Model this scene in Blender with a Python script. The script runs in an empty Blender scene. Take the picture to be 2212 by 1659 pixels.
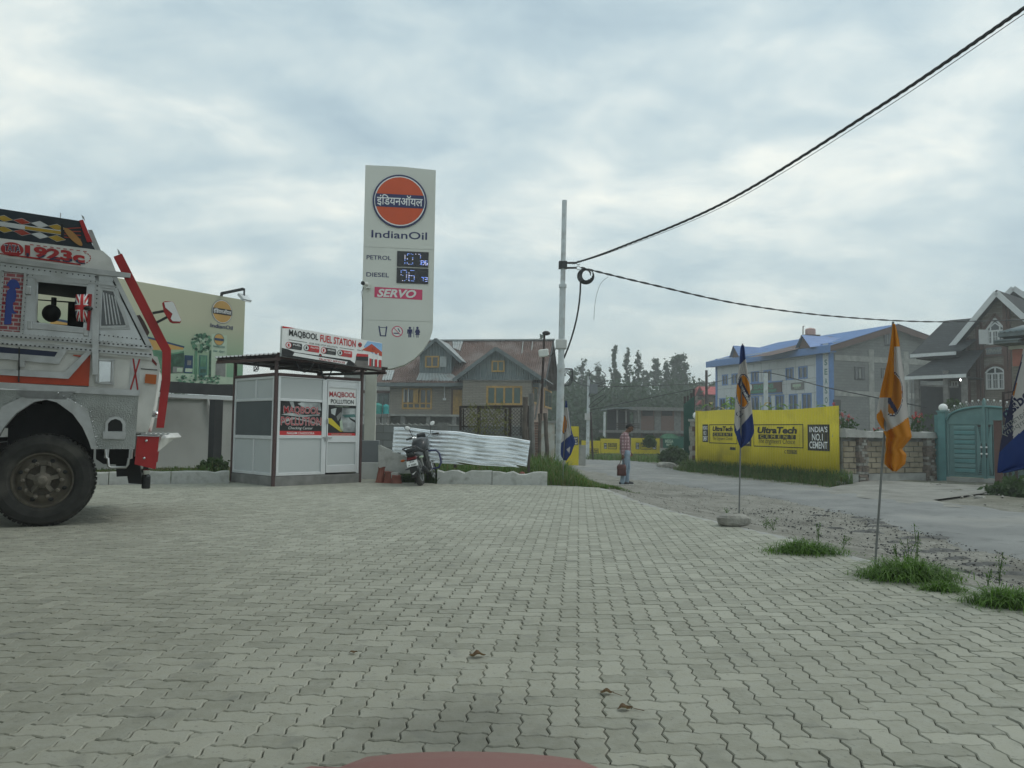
import bpy,math,random
import numpy as np
from mathutils import Vector,Matrix,Euler
R=math.radians
rnd=random.Random(7)
nrs=np.random.RandomState(11)
scene=bpy.context.scene
COL=scene.collection
# ---------------------------------------------------------------- camera
CAMH=1.17;PITCH=R(3.48);ROLL=R(0.72);FOC=1664.0
_cp,_sp=math.cos(PITCH),math.sin(PITCH)
_Rv=Vector((1,0,0));_Uv=Vector((0,-_sp,_cp));_Fv=Vector((0,_cp,_sp))
CR=_Rv*math.cos(ROLL)+_Uv*math.sin(ROLL)
CU=_Uv*math.cos(ROLL)-_Rv*math.sin(ROLL)
cam_d=bpy.data.cameras.new('camera');cam=bpy.data.objects.new('camera',cam_d);COL.objects.link(cam)
cam_d.sensor_width=36.0;cam_d.lens=36.0*FOC/2212.0;cam_d.clip_start=0.05;cam_d.clip_end=6000
mw=Matrix((CR,CU,-_Fv)).transposed().to_4x4();mw.translation=(0,0,CAMH);cam.matrix_world=mw
scene.camera=cam
# ---------------------------------------------------------------- sky, sun, exposure
SUN_EL,SUN_AZ=R(52),R(75)
world=bpy.data.worlds.new('World');scene.world=world;world.use_nodes=True
wt=world.node_tree;wt.nodes.clear()
def wn(t,**k):
    n=wt.nodes.new(t)
    for a,b in k.items():setattr(n,a,b)
    return n
w_out=wn('ShaderNodeOutputWorld');w_bg=wn('ShaderNodeBackground');w_bg.inputs[1].default_value=1.0
w_sky=wn('ShaderNodeTexSky',sky_type='NISHITA',sun_disc=False,sun_elevation=SUN_EL,sun_rotation=SUN_AZ,dust_density=3.0)
w_tc=wn('ShaderNodeTexCoord');w_sep=wn('ShaderNodeSeparateXYZ');wt.links.new(w_tc.outputs['Generated'],w_sep.inputs[0])
def wmath(op,a,b=None,c=None):
    n=wn('ShaderNodeMath',operation=op)
    for i,q in enumerate((a,b,c)):
        if q is None:continue
        if isinstance(q,(int,float)):n.inputs[i].default_value=q
        else:wt.links.new(q,n.inputs[i])
    return n.outputs[0]
zc=wmath('ADD',wmath('MAXIMUM',w_sep.outputs[2],0.0),0.30)
w_comb=wn('ShaderNodeCombineXYZ')
wt.links.new(wmath('DIVIDE',w_sep.outputs[0],zc),w_comb.inputs[0]);wt.links.new(wmath('DIVIDE',w_sep.outputs[1],zc),w_comb.inputs[1])
def wnoise(scale,detail,rough,dist,off):
    mp=wn('ShaderNodeMapping');mp.inputs['Location'].default_value=off;mp.inputs['Scale'].default_value=(1.0,1.25,1.0)
    wt.links.new(w_comb.outputs[0],mp.inputs[0])
    n=wn('ShaderNodeTexNoise');n.inputs['Scale'].default_value=scale;n.inputs['Detail'].default_value=detail
    n.inputs['Roughness'].default_value=rough;n.inputs['Distortion'].default_value=dist
    wt.links.new(mp.outputs[0],n.inputs[0]);return n.outputs[0]
def wramp(fac,stops):
    n=wn('ShaderNodeValToRGB');e=n.color_ramp.elements
    e[0].position,e[0].color=stops[0][0],(*stops[0][1],1);e[1].position,e[1].color=stops[-1][0],(*stops[-1][1],1)
    for p,c in stops[1:-1]:
        q=e.new(p);q.color=(*c,1)
    wt.links.new(fac,n.inputs[0]);return n.outputs[0]
def wmix(fac,a,b):
    n=wn('ShaderNodeMix',data_type='RGBA')
    for i,q in((0,fac),(6,a),(7,b)):
        if isinstance(q,(int,float)):n.inputs[i].default_value=q
        elif isinstance(q,tuple):n.inputs[i].default_value=(*q,1)
        else:wt.links.new(q,n.inputs[i])
    return n.outputs[2]
big=wnoise(1.5,6.0,0.52,0.35,(3.1,1.7,0));fine=wnoise(4.2,8.0,0.55,0.3,(9.0,4.0,0))
dens=wmath('ADD',wmath('MULTIPLY',big,0.6),wmath('MULTIPLY',fine,0.4))
cloud=wramp(dens,[(0.36,(0.42,0.555,0.63)),(0.44,(0.53,0.665,0.715)),(0.51,(0.66,0.775,0.79)),(0.575,(0.84,0.915,0.885)),(0.66,(1.06,1.08,0.98))])
w_sk=wn('ShaderNodeMix',data_type='RGBA',blend_type='MULTIPLY');w_sk.inputs[0].default_value=1.0
wt.links.new(w_sky.outputs[0],w_sk.inputs[6]);w_sk.inputs[7].default_value=(0.10,0.10,0.10,1)
veil=wmix(0.88,w_sk.outputs[2],cloud)
hz=wmath('POWER',wmath('SUBTRACT',1.0,wmath('MINIMUM',wmath('MAXIMUM',w_sep.outputs[2],0.0),1.0)),7.0)
w_fin=wmix(wmath('MULTIPLY',hz,0.7),veil,(0.72,0.83,0.80))
wt.links.new(w_fin,w_bg.inputs[0]);wt.links.new(w_bg.outputs[0],w_out.inputs[0])
sun_d=bpy.data.lights.new('sun','SUN');sun=bpy.data.objects.new('sun',sun_d);COL.objects.link(sun)
sun_d.energy=0.7;sun_d.angle=R(16);sun_d.color=(1.0,0.97,0.9)
_sd=Vector((math.sin(SUN_AZ)*math.cos(SUN_EL),math.cos(SUN_AZ)*math.cos(SUN_EL),math.sin(SUN_EL)))
sun.rotation_euler=(-_sd).to_track_quat('-Z','Y').to_euler();sun.location=(20,-10,40)
vs=scene.view_settings;vs.view_transform='Standard';vs.look='None';vs.exposure=0.13;vs.gamma=1.0;vs.use_curve_mapping=False
scene.render.engine='CYCLES'
cy=scene.cycles;cy.use_denoising=True;cy.max_bounces=5;cy.diffuse_bounces=3;cy.glossy_bounces=3;cy.transmission_bounces=4
cy.volume_bounces=0;cy.transparent_max_bounces=8;cy.caustics_reflective=False;cy.caustics_refractive=False
cy.sample_clamp_indirect=4.0
# ---------------------------------------------------------------- layout helpers
def ray(u,v):
    return(_Fv+CR*((u-1106.0)/FOC)+CU*((829.5-v)/FOC))
def proj(p):
    q=Vector(p)-Vector((0,0,CAMH));d=q.dot(_Fv)
    return 1106.0+FOC*q.dot(CR)/d,829.5-FOC*q.dot(CU)/d,d
def G(u,v,z=0.0):
    d=ray(u,v);t=(z-CAMH)/d.z;return Vector((d.x*t,d.y*t,z))
def W(u,v,Y):
    d=ray(u,v);t=Y/d.y;return Vector((d.x*t,Y,CAMH+d.z*t))
class Fr:
    """a vertical plane standing in the place: origin, heading of its local x"""
    def __init__(s,x,y,ang,z=0.0):
        s.o=Vector((x,y,z));s.a=R(ang);s.ex=Vector((math.cos(s.a),math.sin(s.a),0));s.ey=Vector((-math.sin(s.a),math.cos(s.a),0))
    def hit(s,uv,ly=0.0):
        d=ray(*uv);c=Vector((0,0,CAMH))-s.o
        t=(ly-c.dot(s.ey))/d.dot(s.ey);p=c+d*t
        return p.dot(s.ex),p.z
    def w(s,x,y,z):return s.o+s.ex*x+s.ey*y+Vector((0,0,z))
    def loc(s,p):
        q=Vector(p)-s.o;return Vector((q.dot(s.ex),q.dot(s.ey),q.z))
def zoomer(x0,y0,w,ow):
    k=w/ow
    return lambda x,y:((x0+x*k)/1.8228,(y0+y*k)/1.8228)
ZA=zoomer(0,780,800,2212);ZB=zoomer(0,1350,960,1991);ZC=zoomer(850,1250,700,1659);ZD=zoomer(1380,620,400,830)
ZE=zoomer(1480,1280,800,2042);ZF=zoomer(2180,1300,600,1580);ZG=zoomer(2680,1250,700,1659);ZH=zoomer(3330,1100,702,1323)
ZI=zoomer(3600,1100,432,1792);ZJ=zoomer(1540,1620,240,1244);ZK=zoomer(480,1080,520,1659);ZL=zoomer(2150,760,350,1037)
ZM=zoomer(2200,1800,1832,2212);ZN=zoomer(2250,1400,750,2212);ZO=zoomer(1400,1650,900,2212)
# ---------------------------------------------------------------- materials
M={}
def s2l(c):
    return tuple((x/255/12.92)if x/255<=0.04045 else((x/255+0.055)/1.055)**2.4 for x in c)
def mat(name,col,rough=0.75,metal=0.0,var=0.18,scale=4.0,bump=0.0,bscale=40.0,spec=0.4,dirt=None,dscale=1.5,damt=0.5,emit=0.0,kind=None):
    m=bpy.data.materials.new(name);m.use_nodes=True;t=m.node_tree;b=t.nodes['Principled BSDF'];L=t.links.new
    b.inputs['Roughness'].default_value=rough;b.inputs['Metallic'].default_value=metal;b.inputs['Specular IOR Level'].default_value=spec
    tc=t.nodes.new('ShaderNodeTexCoord');co=tc.outputs['Object']
    def noise(sc,det=4.0):
        n=t.nodes.new('ShaderNodeTexNoise');n.inputs['Scale'].default_value=sc;n.inputs['Detail'].default_value=det;L(co,n.inputs['Vector']);return n.outputs[0]
    def mixc(f,a,bb,bt='MIX'):
        n=t.nodes.new('ShaderNodeMix');n.data_type='RGBA';n.blend_type=bt
        for i,q in((0,f),(6,a),(7,bb)):
            if isinstance(q,(int,float)):n.inputs[i].default_value=q
            elif isinstance(q,tuple):n.inputs[i].default_value=(*q[:3],1)
            else:L(q,n.inputs[i])
        return n.outputs[2]
    def mr(f,a,bb,c,d):
        n=t.nodes.new('ShaderNodeMapRange');L(f,n.inputs[0])
        for i,q in enumerate((a,bb,c,d)):n.inputs[1+i].default_value=q
        return n.outputs[0]
    lo=tuple(max(0,c*(1-var))for c in col);hi=tuple(min(1,c*(1+var))for c in col)
    out=mixc(mr(noise(scale),.3,.7,0,1),lo,hi)if var else None
    if dirt is not None:
        f=mr(noise(dscale,6.0),.5,.72,0,damt);out=mixc(f,out if out is not None else tuple(col),dirt)
    if kind:out=kind(t,co,out,noise,mixc,mr,b)
    if out is None:b.inputs['Base Color'].default_value=(*col,1)
    else:L(out,b.inputs['Base Color'])
    if bump:
        bn=t.nodes.new('ShaderNodeBump');bn.inputs['Strength'].default_value=bump;bn.inputs['Distance'].default_value=0.02
        L(noise(bscale),bn.inputs['Height']);L(bn.outputs[0],b.inputs['Normal'])
    if emit:
        b.inputs['Emission Color'].default_value=(*col,1);b.inputs['Emission Strength'].default_value=emit
    M[name]=m;return m
def brickmat(name,c1,c2,mortar,bw,bh,ms=0.012,offs=0.5,rough=0.9,bias=0.0,sq=1.0):
    def k(t,co,out,noise,mixc,mr,b):
        L=t.links.new
        sp=t.nodes.new('ShaderNodeSeparateXYZ');L(co,sp.inputs[0]);ad=t.nodes.new('ShaderNodeMath');L(sp.outputs[0],ad.inputs[0]);L(sp.outputs[1],ad.inputs[1])
        cb=t.nodes.new('ShaderNodeCombineXYZ');L(ad.outputs[0],cb.inputs[0]);L(sp.outputs[2],cb.inputs[1])
        br=t.nodes.new('ShaderNodeTexBrick');L(cb.outputs[0],br.inputs['Vector'])
        br.inputs['Scale'].default_value=1.0;br.inputs['Brick Width'].default_value=bw;br.inputs['Row Height'].default_value=bh
        br.inputs['Mortar Size'].default_value=ms;br.inputs['Bias'].default_value=bias;br.offset=offs
        br.inputs['Color1'].default_value=(*c1,1);br.inputs['Color2'].default_value=(*c2,1);br.inputs['Mortar'].default_value=(*mortar,1)
        bn=t.nodes.new('ShaderNodeBump');bn.inputs['Strength'].default_value=0.6;bn.inputs['Distance'].default_value=0.02;bn.invert=True
        L(br.outputs['Fac'],bn.inputs['Height']);L(bn.outputs[0],b.inputs['Normal'])
        return mixc(mr(noise(1.3,5),.3,.7,0.15,0.75),br.outputs['Color'],out,'MULTIPLY')if False else mixc(mr(noise(1.1,6),.35,.7,0.0,0.45),br.outputs['Color'],mortar)
    return mat(name,c1,rough,var=0.1,kind=k)
mat('white_paint',(.62,.63,.61),.5,var=.06,dirt=(.36,.35,.31),damt=.5)
mat('sign_white',(.74,.75,.71),.55,var=.03,scale=.8)
mat('cream_paint',(.60,.60,.52),.6,var=.06,dirt=(.4,.39,.33),damt=.35)
mat('navy',(.025,.03,.11),.5,var=.05);mat('orange',(.62,.085,.02),.5,var=.04);mat('pink',(.62,.06,.15),.5,var=.04)
mat('window_dark',(.085,.10,.105),.25,var=.05);mat('flag_pole',(.2,.205,.2),.5,.4,var=.15);mat('black',(.012,.013,.014),.5,var=.2);mat('dark',(.03,.032,.034),.6,var=.2);mat('flatwhite',(.80,.81,.80),.55,var=.03)
mat('rubber',(.032,.032,.03),.92,var=.3,scale=9,dirt=(.10,.095,.082),damt=.85,dscale=3);mat('black_gloss',(.012,.013,.015),.18,var=0,spec=.6)
mat('chrome',(.62,.64,.65),.18,1.0,var=.08);mat('steel',(.50,.51,.51),.36,1.0,var=.12,scale=7,dirt=(.2,.19,.17),damt=.4,dscale=4)
mat('alu',(.66,.68,.69),.42,.55,var=.05,dirt=(.4,.4,.38),damt=.25);mat('alu_frame',(.70,.72,.73),.4,.3,var=.04)
mat('galv',(.86,.88,.89),.17,1.0,var=.05,scale=3,dirt=(.55,.55,.53),damt=.35,dscale=1.2)
mat('red',(.38,.018,.02),.42,var=.12,dirt=(.14,.02,.02),damt=.3);mat('redorange',(.50,.065,.025),.45,var=.08)
mat('maroon_steel',(.075,.042,.04),.6,var=.2);mat('panel_grey',(.49,.52,.52),.5,var=.04,scale=.7);mat('panel_dull',(.34,.36,.37),.55,var=.05)
mat('glass',(.03,.04,.045),.07,0,var=0,spec=.8);mat('glass_green',(.03,.075,.06),.1,var=.2,spec=.7)
mat('wood_yellow',(.42,.25,.06),.55,var=.25,scale=6,dirt=(.2,.11,.03),damt=.4);mat('wood_old',(.12,.10,.085),.9,var=.35,scale=5,bump=.4)
mat('wood_grey',(.18,.175,.165),.9,var=.3,bump=.3);mat('rust_iron',(.045,.03,.026),.8,var=.4,scale=8)
mat('concrete',(.33,.33,.31),.9,var=.2,scale=2.5,bump=.3,dirt=(.16,.16,.145),damt=.6);mat('concrete_dark',(.2,.2,.19),.92,var=.25,bump=.3)
mat('plaster',(.50,.51,.49),.85,var=.08,scale=1.2,dirt=(.3,.3,.28),damt=.55,dscale=.9,bump=.15)
mat('grey_box',(.19,.205,.215),.6,var=.08);mat('pole_grey',(.56,.60,.61),.55,.2,var=.1,scale=5,dirt=(.30,.27,.24),damt=.55,dscale=4)
mat('cable',(.02,.022,.024),.6,var=.2);mat('cable_white',(.55,.55,.53),.6,var=.1)
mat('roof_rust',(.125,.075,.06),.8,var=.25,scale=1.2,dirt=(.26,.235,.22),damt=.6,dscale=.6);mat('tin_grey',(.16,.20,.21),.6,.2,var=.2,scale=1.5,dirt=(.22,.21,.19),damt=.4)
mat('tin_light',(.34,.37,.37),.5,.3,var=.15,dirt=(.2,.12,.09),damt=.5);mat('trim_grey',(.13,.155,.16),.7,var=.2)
mat('yellow',(.62,.50,.014),.6,var=.1,scale=.8,dirt=(.26,.2,.02),damt=.55,dscale=1.0);mat('yellow_print',(.02,.02,.018),.7,var=.2)
mat('blue_paint',(.085,.20,.46),.5,var=.1);mat('blue_roof',(.075,.18,.42),.45,.1,var=.1,scale=.6);mat('acp',(.53,.56,.57),.4,var=.04,scale=.5)
mat('block_grey',(.24,.25,.245),.92,var=.2,scale=.7);mat('teal',(.125,.235,.235),.5,var=.1,dirt=(.05,.14,.14),damt=.4);mat('teal_dark',(.085,.215,.22),.55,var=.12)
mat('shingle',(.045,.052,.055),.9,var=.25,scale=2);mat('white_trim',(.62,.64,.65),.5,var=.05);mat('brown_trim',(.105,.056,.046),.7,var=.15)
mat('pinkwall',(.42,.16,.12),.8,var=.1);mat('green_sheet',(.012,.10,.07),.6,var=.1);mat('red_roof',(.42,.05,.05),.6,var=.1)
mat('skin',(.155,.075,.045),.55,var=.08);mat('hair',(.009,.008,.008),.55,var=.3,scale=60,bump=.6,bscale=120);mat('jeans',(.23,.30,.37),.9,var=.25,scale=9)
mat('leather',(.085,.025,.02),.5,var=.3,scale=12);mat('shoe',(.02,.022,.026),.6,var=.2);mat('sole',(.5,.5,.48),.7)
mat('bark',(.10,.095,.085),.95,var=.3,scale=3,bump=.5);mat('car_paint',(.26,.095,.08),.45,.1,var=.03,spec=.6)
mat('tank_green',(.02,.28,.24),.5,var=.1);mat('tank_pink',(.52,.34,.31),.6,var=.08);mat('stone',(.29,.28,.25),.95,var=.3,scale=6,bump=.7,bscale=25)
mat('yellow_tank',(.55,.36,.05),.5);mat('amber',(.42,.10,.012),.3,var=.1);mat('taillight',(.16,.012,.012),.25,var=.1)
mat('led_black',(.012,.013,.018),.25,var=0,spec=.5);mat('led_blue',(.25,.4,1.0),.5,var=0,emit=.55);mat('led_white',(.85,.8,1.0),.5,var=0,emit=.6);mat('bulb',(1,1,.98),.5,var=0,emit=9)
mat('petal',(.55,.05,.06),.6,var=.3);mat('drygrass',(.26,.21,.09),.9,var=.3)
def leafmat(name,col,var=.45,scale=1.2):
    m=mat(name,col,.65,var=var,scale=scale,spec=.25)
    t=m.node_tree;b=t.nodes['Principled BSDF'];o=t.nodes['Material Output']
    tr=t.nodes.new('ShaderNodeBsdfTranslucent');tr.inputs[0].default_value=(col[0]*1.3,col[1]*1.5,col[2]*.8,1)
    mx=t.nodes.new('ShaderNodeMixShader');mx.inputs[0].default_value=.28
    t.links.new(b.outputs[0],mx.inputs[1]);t.links.new(tr.outputs[0],mx.inputs[2]);t.links.new(mx.outputs[0],o.inputs[0]);return m
leafmat('leaf_far',(.032,.066,.032));leafmat('leaf_mid',(.045,.085,.03));leafmat('leaf_bush',(.04,.075,.022));leafmat('grass_green',(.075,.145,.028),scale=6);leafmat('grass_lush',(.085,.17,.02),scale=8)
leafmat('grass_dry',(.15,.145,.055),scale=6);leafmat('leaf_corn',(.15,.24,.07));leafmat('fallen',(.16,.10,.06),scale=25)
brickmat('brick_pale',(.32,.285,.24),(.255,.225,.185),(.17,.16,.14),.5,.12,.018);brickmat('brick_side',(.38,.25,.18),(.31,.20,.14),(.21,.185,.16),.5,.12,.018)
brickmat('brick_red',(.25,.13,.10),(.20,.105,.08),(.18,.15,.135),.24,.08,.012);brickmat('stone_clad',(.19,.165,.135),(.30,.275,.235),(.10,.095,.08),.42,.11,.008,bias=-.3)
brickmat('block_wall',(.22,.23,.225),(.18,.19,.185),(.13,.13,.125),.6,.26,.014);brickmat('brick_small',(.20,.14,.11),(.25,.18,.14),(.13,.11,.10),.22,.075,.01)
brickmat('shingle_tex',(.05,.058,.062),(.034,.04,.043),(.018,.02,.022),.30,.17,.012)
brickmat('brick_art',(.34,.02,.03),(.30,.02,.03),(.55,.5,.5),.098,.047,.006)
# ---------------------------------------------------------------- mesh helpers
_txt={}
def text_geo(body,shear=0.0,bold=0.0,space=1.0):
    key=(body,shear,bold,space)
    if key in _txt:return _txt[key]
    cu=bpy.data.curves.new('lettering_curve','FONT');cu.body=body;cu.shear=shear;cu.offset=bold;cu.space_character=space;cu.resolution_u=3;cu.align_x='LEFT'
    ob=bpy.data.objects.new('lettering_curve',cu);me=ob.to_mesh()
    v=np.array([x.co[:2]for x in me.vertices]).reshape(-1,2);f=[tuple(p.vertices)for p in me.polygons]
    ob.to_mesh_clear();bpy.data.objects.remove(ob);bpy.data.curves.remove(cu)
    if len(v)==0:v=np.zeros((1,2));f=[]
    lo,hi=v.min(0),v.max(0);v=(v-lo)/np.maximum(hi-lo,1e-6)
    _txt[key]=(v,f);return _txt[key]
class MB:
    def __init__(s,m='white_paint'):s.v=[];s.f=[];s.mi=[];s.sm=[];s.ms=[];s.m=m
    def _mi(s,m):
        m=m or s.m
        if m not in s.ms:s.ms.append(m)
        return s.ms.index(m)
    def add(s,vs,fs,m=None,smooth=False):
        b=len(s.v);s.v.extend([tuple(p)for p in vs]);i=s._mi(m)
        for f in fs:s.f.append(tuple(b+k for k in f));s.mi.append(i);s.sm.append(smooth)
        return s
    def box(s,x0,y0,z0,x1,y1,z1,m=None):
        vs=[(x,y,z)for z in(z0,z1)for y in(y0,y1)for x in(x0,x1)]
        return s.add(vs,[(0,2,3,1),(4,5,7,6),(0,1,5,4),(2,6,7,3),(0,4,6,2),(1,3,7,5)],m)
    def obox(s,c,size,rot=(0,0,0),m=None):
        e=Euler(rot).to_matrix();h=Vector(size)/2;c=Vector(c)
        vs=[c+e @ Vector((x*h.x,y*h.y,z*h.z))for z in(-1,1)for y in(-1,1)for x in(-1,1)]
        return s.add(vs,[(0,2,3,1),(4,5,7,6),(0,1,5,4),(2,6,7,3),(0,4,6,2),(1,3,7,5)],m)
    def bar(s,a,b,w,h=None,m=None,up=(0,0,1)):
        a=Vector(a);b=Vector(b);d=(b-a).normalized();up=Vector(up)
        if abs(d.dot(up))>.98:up=Vector((0,1,0))
        x=d.cross(up).normalized()*(w/2);y=x.cross(d).normalized()*((h or w)/2)
        vs=[p+i*x+j*y for p in(a,b)for i,j in((-1,-1),(1,-1),(1,1),(-1,1))]
        return s.add(vs,[(0,1,2,3),(7,6,5,4),(0,4,5,1),(1,5,6,2),(2,6,7,3),(3,7,4,0)],m)
    def prism(s,poly,y0,y1,m=None,ax='y'):
        n=len(poly)
        f={'y':lambda p,t:(p[0],t,p[1]),'x':lambda p,t:(t,p[0],p[1]),'z':lambda p,t:(p[0],p[1],t)}[ax]
        vs=[f(p,y0)for p in poly]+[f(p,y1)for p in poly]
        return s.add(vs,[tuple(range(n)),tuple(range(2*n-1,n-1,-1))]+[(i,(i+1)%n,n+(i+1)%n,n+i)for i in range(n)],m)
    def face(s,pts,m=None):return s.add(pts,[tuple(range(len(pts)))],m)
    def tube(s,pts,r,n=8,m=None,cap=True,smooth=True):
        pts=[Vector(p)for p in pts];N=len(pts);rs=r if isinstance(r,(list,tuple))else[r]*N
        vs=[];up=Vector((0,0,1));prev=None
        for i,p in enumerate(pts):
            d=(pts[min(i+1,N-1)]-pts[max(i-1,0)])
            d=d.normalized()if d.length>1e-9 else Vector((0,0,1))
            if prev is None:x=d.cross(Vector((0,0,1))if abs(d.z)<.95 else Vector((1,0,0))).normalized()
            else:x=(prev-d*prev.dot(d)).normalized()
            prev=x;y=d.cross(x)
            for k in range(n):
                a=2*math.pi*k/n;vs.append(p+(x*math.cos(a)+y*math.sin(a))*rs[i])
        fs=[(i*n+k,i*n+(k+1)%n,(i+1)*n+(k+1)%n,(i+1)*n+k)for i in range(N-1)for k in range(n)]
        s.add(vs,fs,m,smooth)
        if cap:s.add(vs[:n],[tuple(range(n-1,-1,-1))],m);s.add(vs[-n:],[tuple(range(n))],m)
        return s
    def lathe(s,prof,c=(0,0,0),ax='z',n=24,m=None,smooth=True,mats=None):
        c=Vector(c);vs=[]
        for r,t in prof:
            for k in range(n):
                a=2*math.pi*k/n;p=(r*math.cos(a),r*math.sin(a),t)
                if ax=='y':p=(p[0],t,p[1])
                elif ax=='x':p=(t,p[0],p[1])
                vs.append(c+Vector(p))
        for i in range(len(prof)-1):
            s.add(vs[i*n:(i+2)*n],[(k,(k+1)%n,n+(k+1)%n,n+k)for k in range(n)],(mats[i]if mats else m),smooth)
        return s
    def ball(s,c,r,m=None,n=10,rings=6,rot=None):
        c=Vector(c);r=r if isinstance(r,(tuple,list))else(r,r,r);vs=[];e=Euler(rot).to_matrix()if rot else Matrix.Identity(3)
        for i in range(rings+1):
            t=math.pi*i/rings
            for k in range(n):
                a=2*math.pi*k/n;vs.append(c+e @ Vector((r[0]*math.sin(t)*math.cos(a),r[1]*math.sin(t)*math.sin(a),r[2]*math.cos(t))))
        return s.add(vs,[(i*n+k,(i+1)*n+k,(i+1)*n+(k+1)%n,i*n+(k+1)%n)for i in range(rings)for k in range(n)],m,True)
    def text(s,body,x0,z0,x1,z1,y,m=None,shear=0,bold=0.0,space=1.0,map=None,flip=False):
        v,f=text_geo(body,shear,bold,space)
        if flip:v=np.stack([1-v[:,0],v[:,1]],1)
        if map:vs=[map(float(a),float(b))for a,b in v]
        else:vs=[(x0+a*(x1-x0),y,z0+b*(z1-z0))for a,b in v]
        return s.add(vs,f,m)
    def disc(s,cx,cz,rx,y,m=None,rz=None,n=36,a0=0,a1=360):
        rz=rz or rx;full=a1-a0>=360
        return s.face([(cx+rx*math.cos(R(a0+(a1-a0)*k/(n if full else n-1))),y,cz+rz*math.sin(R(a0+(a1-a0)*k/(n if full else n-1))))for k in range(n)],m)
    def build(s,name,parent=None,bevel=0.0,recalc=True):
        me=bpy.data.meshes.new(name);me.from_pydata(s.v,[],s.f)
        for m in s.ms:me.materials.append(M[m])
        me.polygons.foreach_set('material_index',s.mi);me.polygons.foreach_set('use_smooth',s.sm);me.update()
        return link(name,me,parent,bevel)
def link(name,me,parent=None,bevel=0.0):
    o=bpy.data.objects.new(name,me);COL.objects.link(o)
    if parent is not None:o.parent=parent
    if bevel:
        b=o.modifiers.new('edge','BEVEL');b.width=bevel;b.segments=2;b.limit_method='ANGLE'
    return o
def tag(o,label=None,cat=None,group=None,kind=None):
    for k,q in(('label',label),('category',cat),('group',group),('kind',kind)):
        if q:o[k]=q
    return o
def thing(name,label,cat,fr=None,group=None,loc=None,rot=None):
    o=bpy.data.objects.new(name,None);COL.objects.link(o);o.empty_display_size=.2
    if fr is not None:o.location=fr.o;o.rotation_euler=(0,0,fr.a)
    if loc is not None:o.location=loc
    if rot is not None:o.rotation_euler=rot
    return tag(o,label,cat,group)
def copy_tree(o,parent=None):
    c=o.copy();COL.objects.link(c);c.parent=parent
    for ch in list(o.children):copy_tree(ch,c)
    return c
def wall_open(mb,x0,z0,x1,z1,y0,y1,holes,m=None):
    """a wall slab with rectangular openings, cut into boxes"""
    xs=sorted({x0,x1,*[h[0]for h in holes],*[h[2]for h in holes]});xs=[x for x in xs if x0<=x<=x1]
    for a,b in zip(xs[:-1],xs[1:]):
        cur=z0;c=(a+b)/2
        for h in sorted([h for h in holes if h[0]<c<h[2]],key=lambda q:q[1]):
            if h[1]>cur:mb.box(a,y0,cur,b,y1,h[1],m)
            cur=h[3]
        if z1>cur:mb.box(a,y0,cur,b,y1,z1,m)
    return mb
def roundel(mb,cx,cz,r,y,org='orange',rim='navy',dev=True,band='navy'):
    mb.disc(cx,cz,r,y,rim);mb.disc(cx,cz,r*.94,y-.003,'flatwhite');mb.disc(cx,cz,r*.90,y-.006,org)
    h=r*.245;pts=[]
    for k in range(9):
        z=-h+2*h*k/8;pts.append((math.sqrt(r*r*.83-z*z),z))
    mb.face([(cx+a,y-.009,cz+b)for a,b in pts]+[(cx-a,y-.009,cz+b)for a,b in pts[::-1]],band)
    if dev:mb.text('इंिडयनऑयल',cx-r*.84,cz-h*.86,cx+r*.84,cz+h*.92,y-.012,'flatwhite',bold=.012)
def leafcards(mb_name,C,S,m,parent=None,aspect=.55,seed=1,up=0.0):
    """many leaf-sized faces at centres C with sizes S"""
    rs=np.random.RandomState(seed);n=len(C);C=np.asarray(C,float);S=np.asarray(S,float).reshape(-1,1)
    a=rs.normal(size=(n,3));a[:,2]+=up;a/=np.linalg.norm(a,axis=1,keepdims=True)
    b=np.cross(a,rs.normal(size=(n,3)));b/=np.linalg.norm(b,axis=1,keepdims=True)
    v=np.stack([C-a*S,C+b*S*aspect-a*S*.1,C+a*S,C-b*S*aspect-a*S*.1],1).reshape(-1,3)
    me=bpy.data.meshes.new(mb_name);me.vertices.add(4*n);me.vertices.foreach_set('co',v.ravel())
    me.loops.add(4*n);me.loops.foreach_set('vertex_index',np.arange(4*n,dtype=np.int32));me.polygons.add(n)
    me.polygons.foreach_set('loop_start',np.arange(0,4*n,4,dtype=np.int32));me.materials.append(M[m]);me.update(calc_edges=True)
    return link(mb_name,me,parent)
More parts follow.
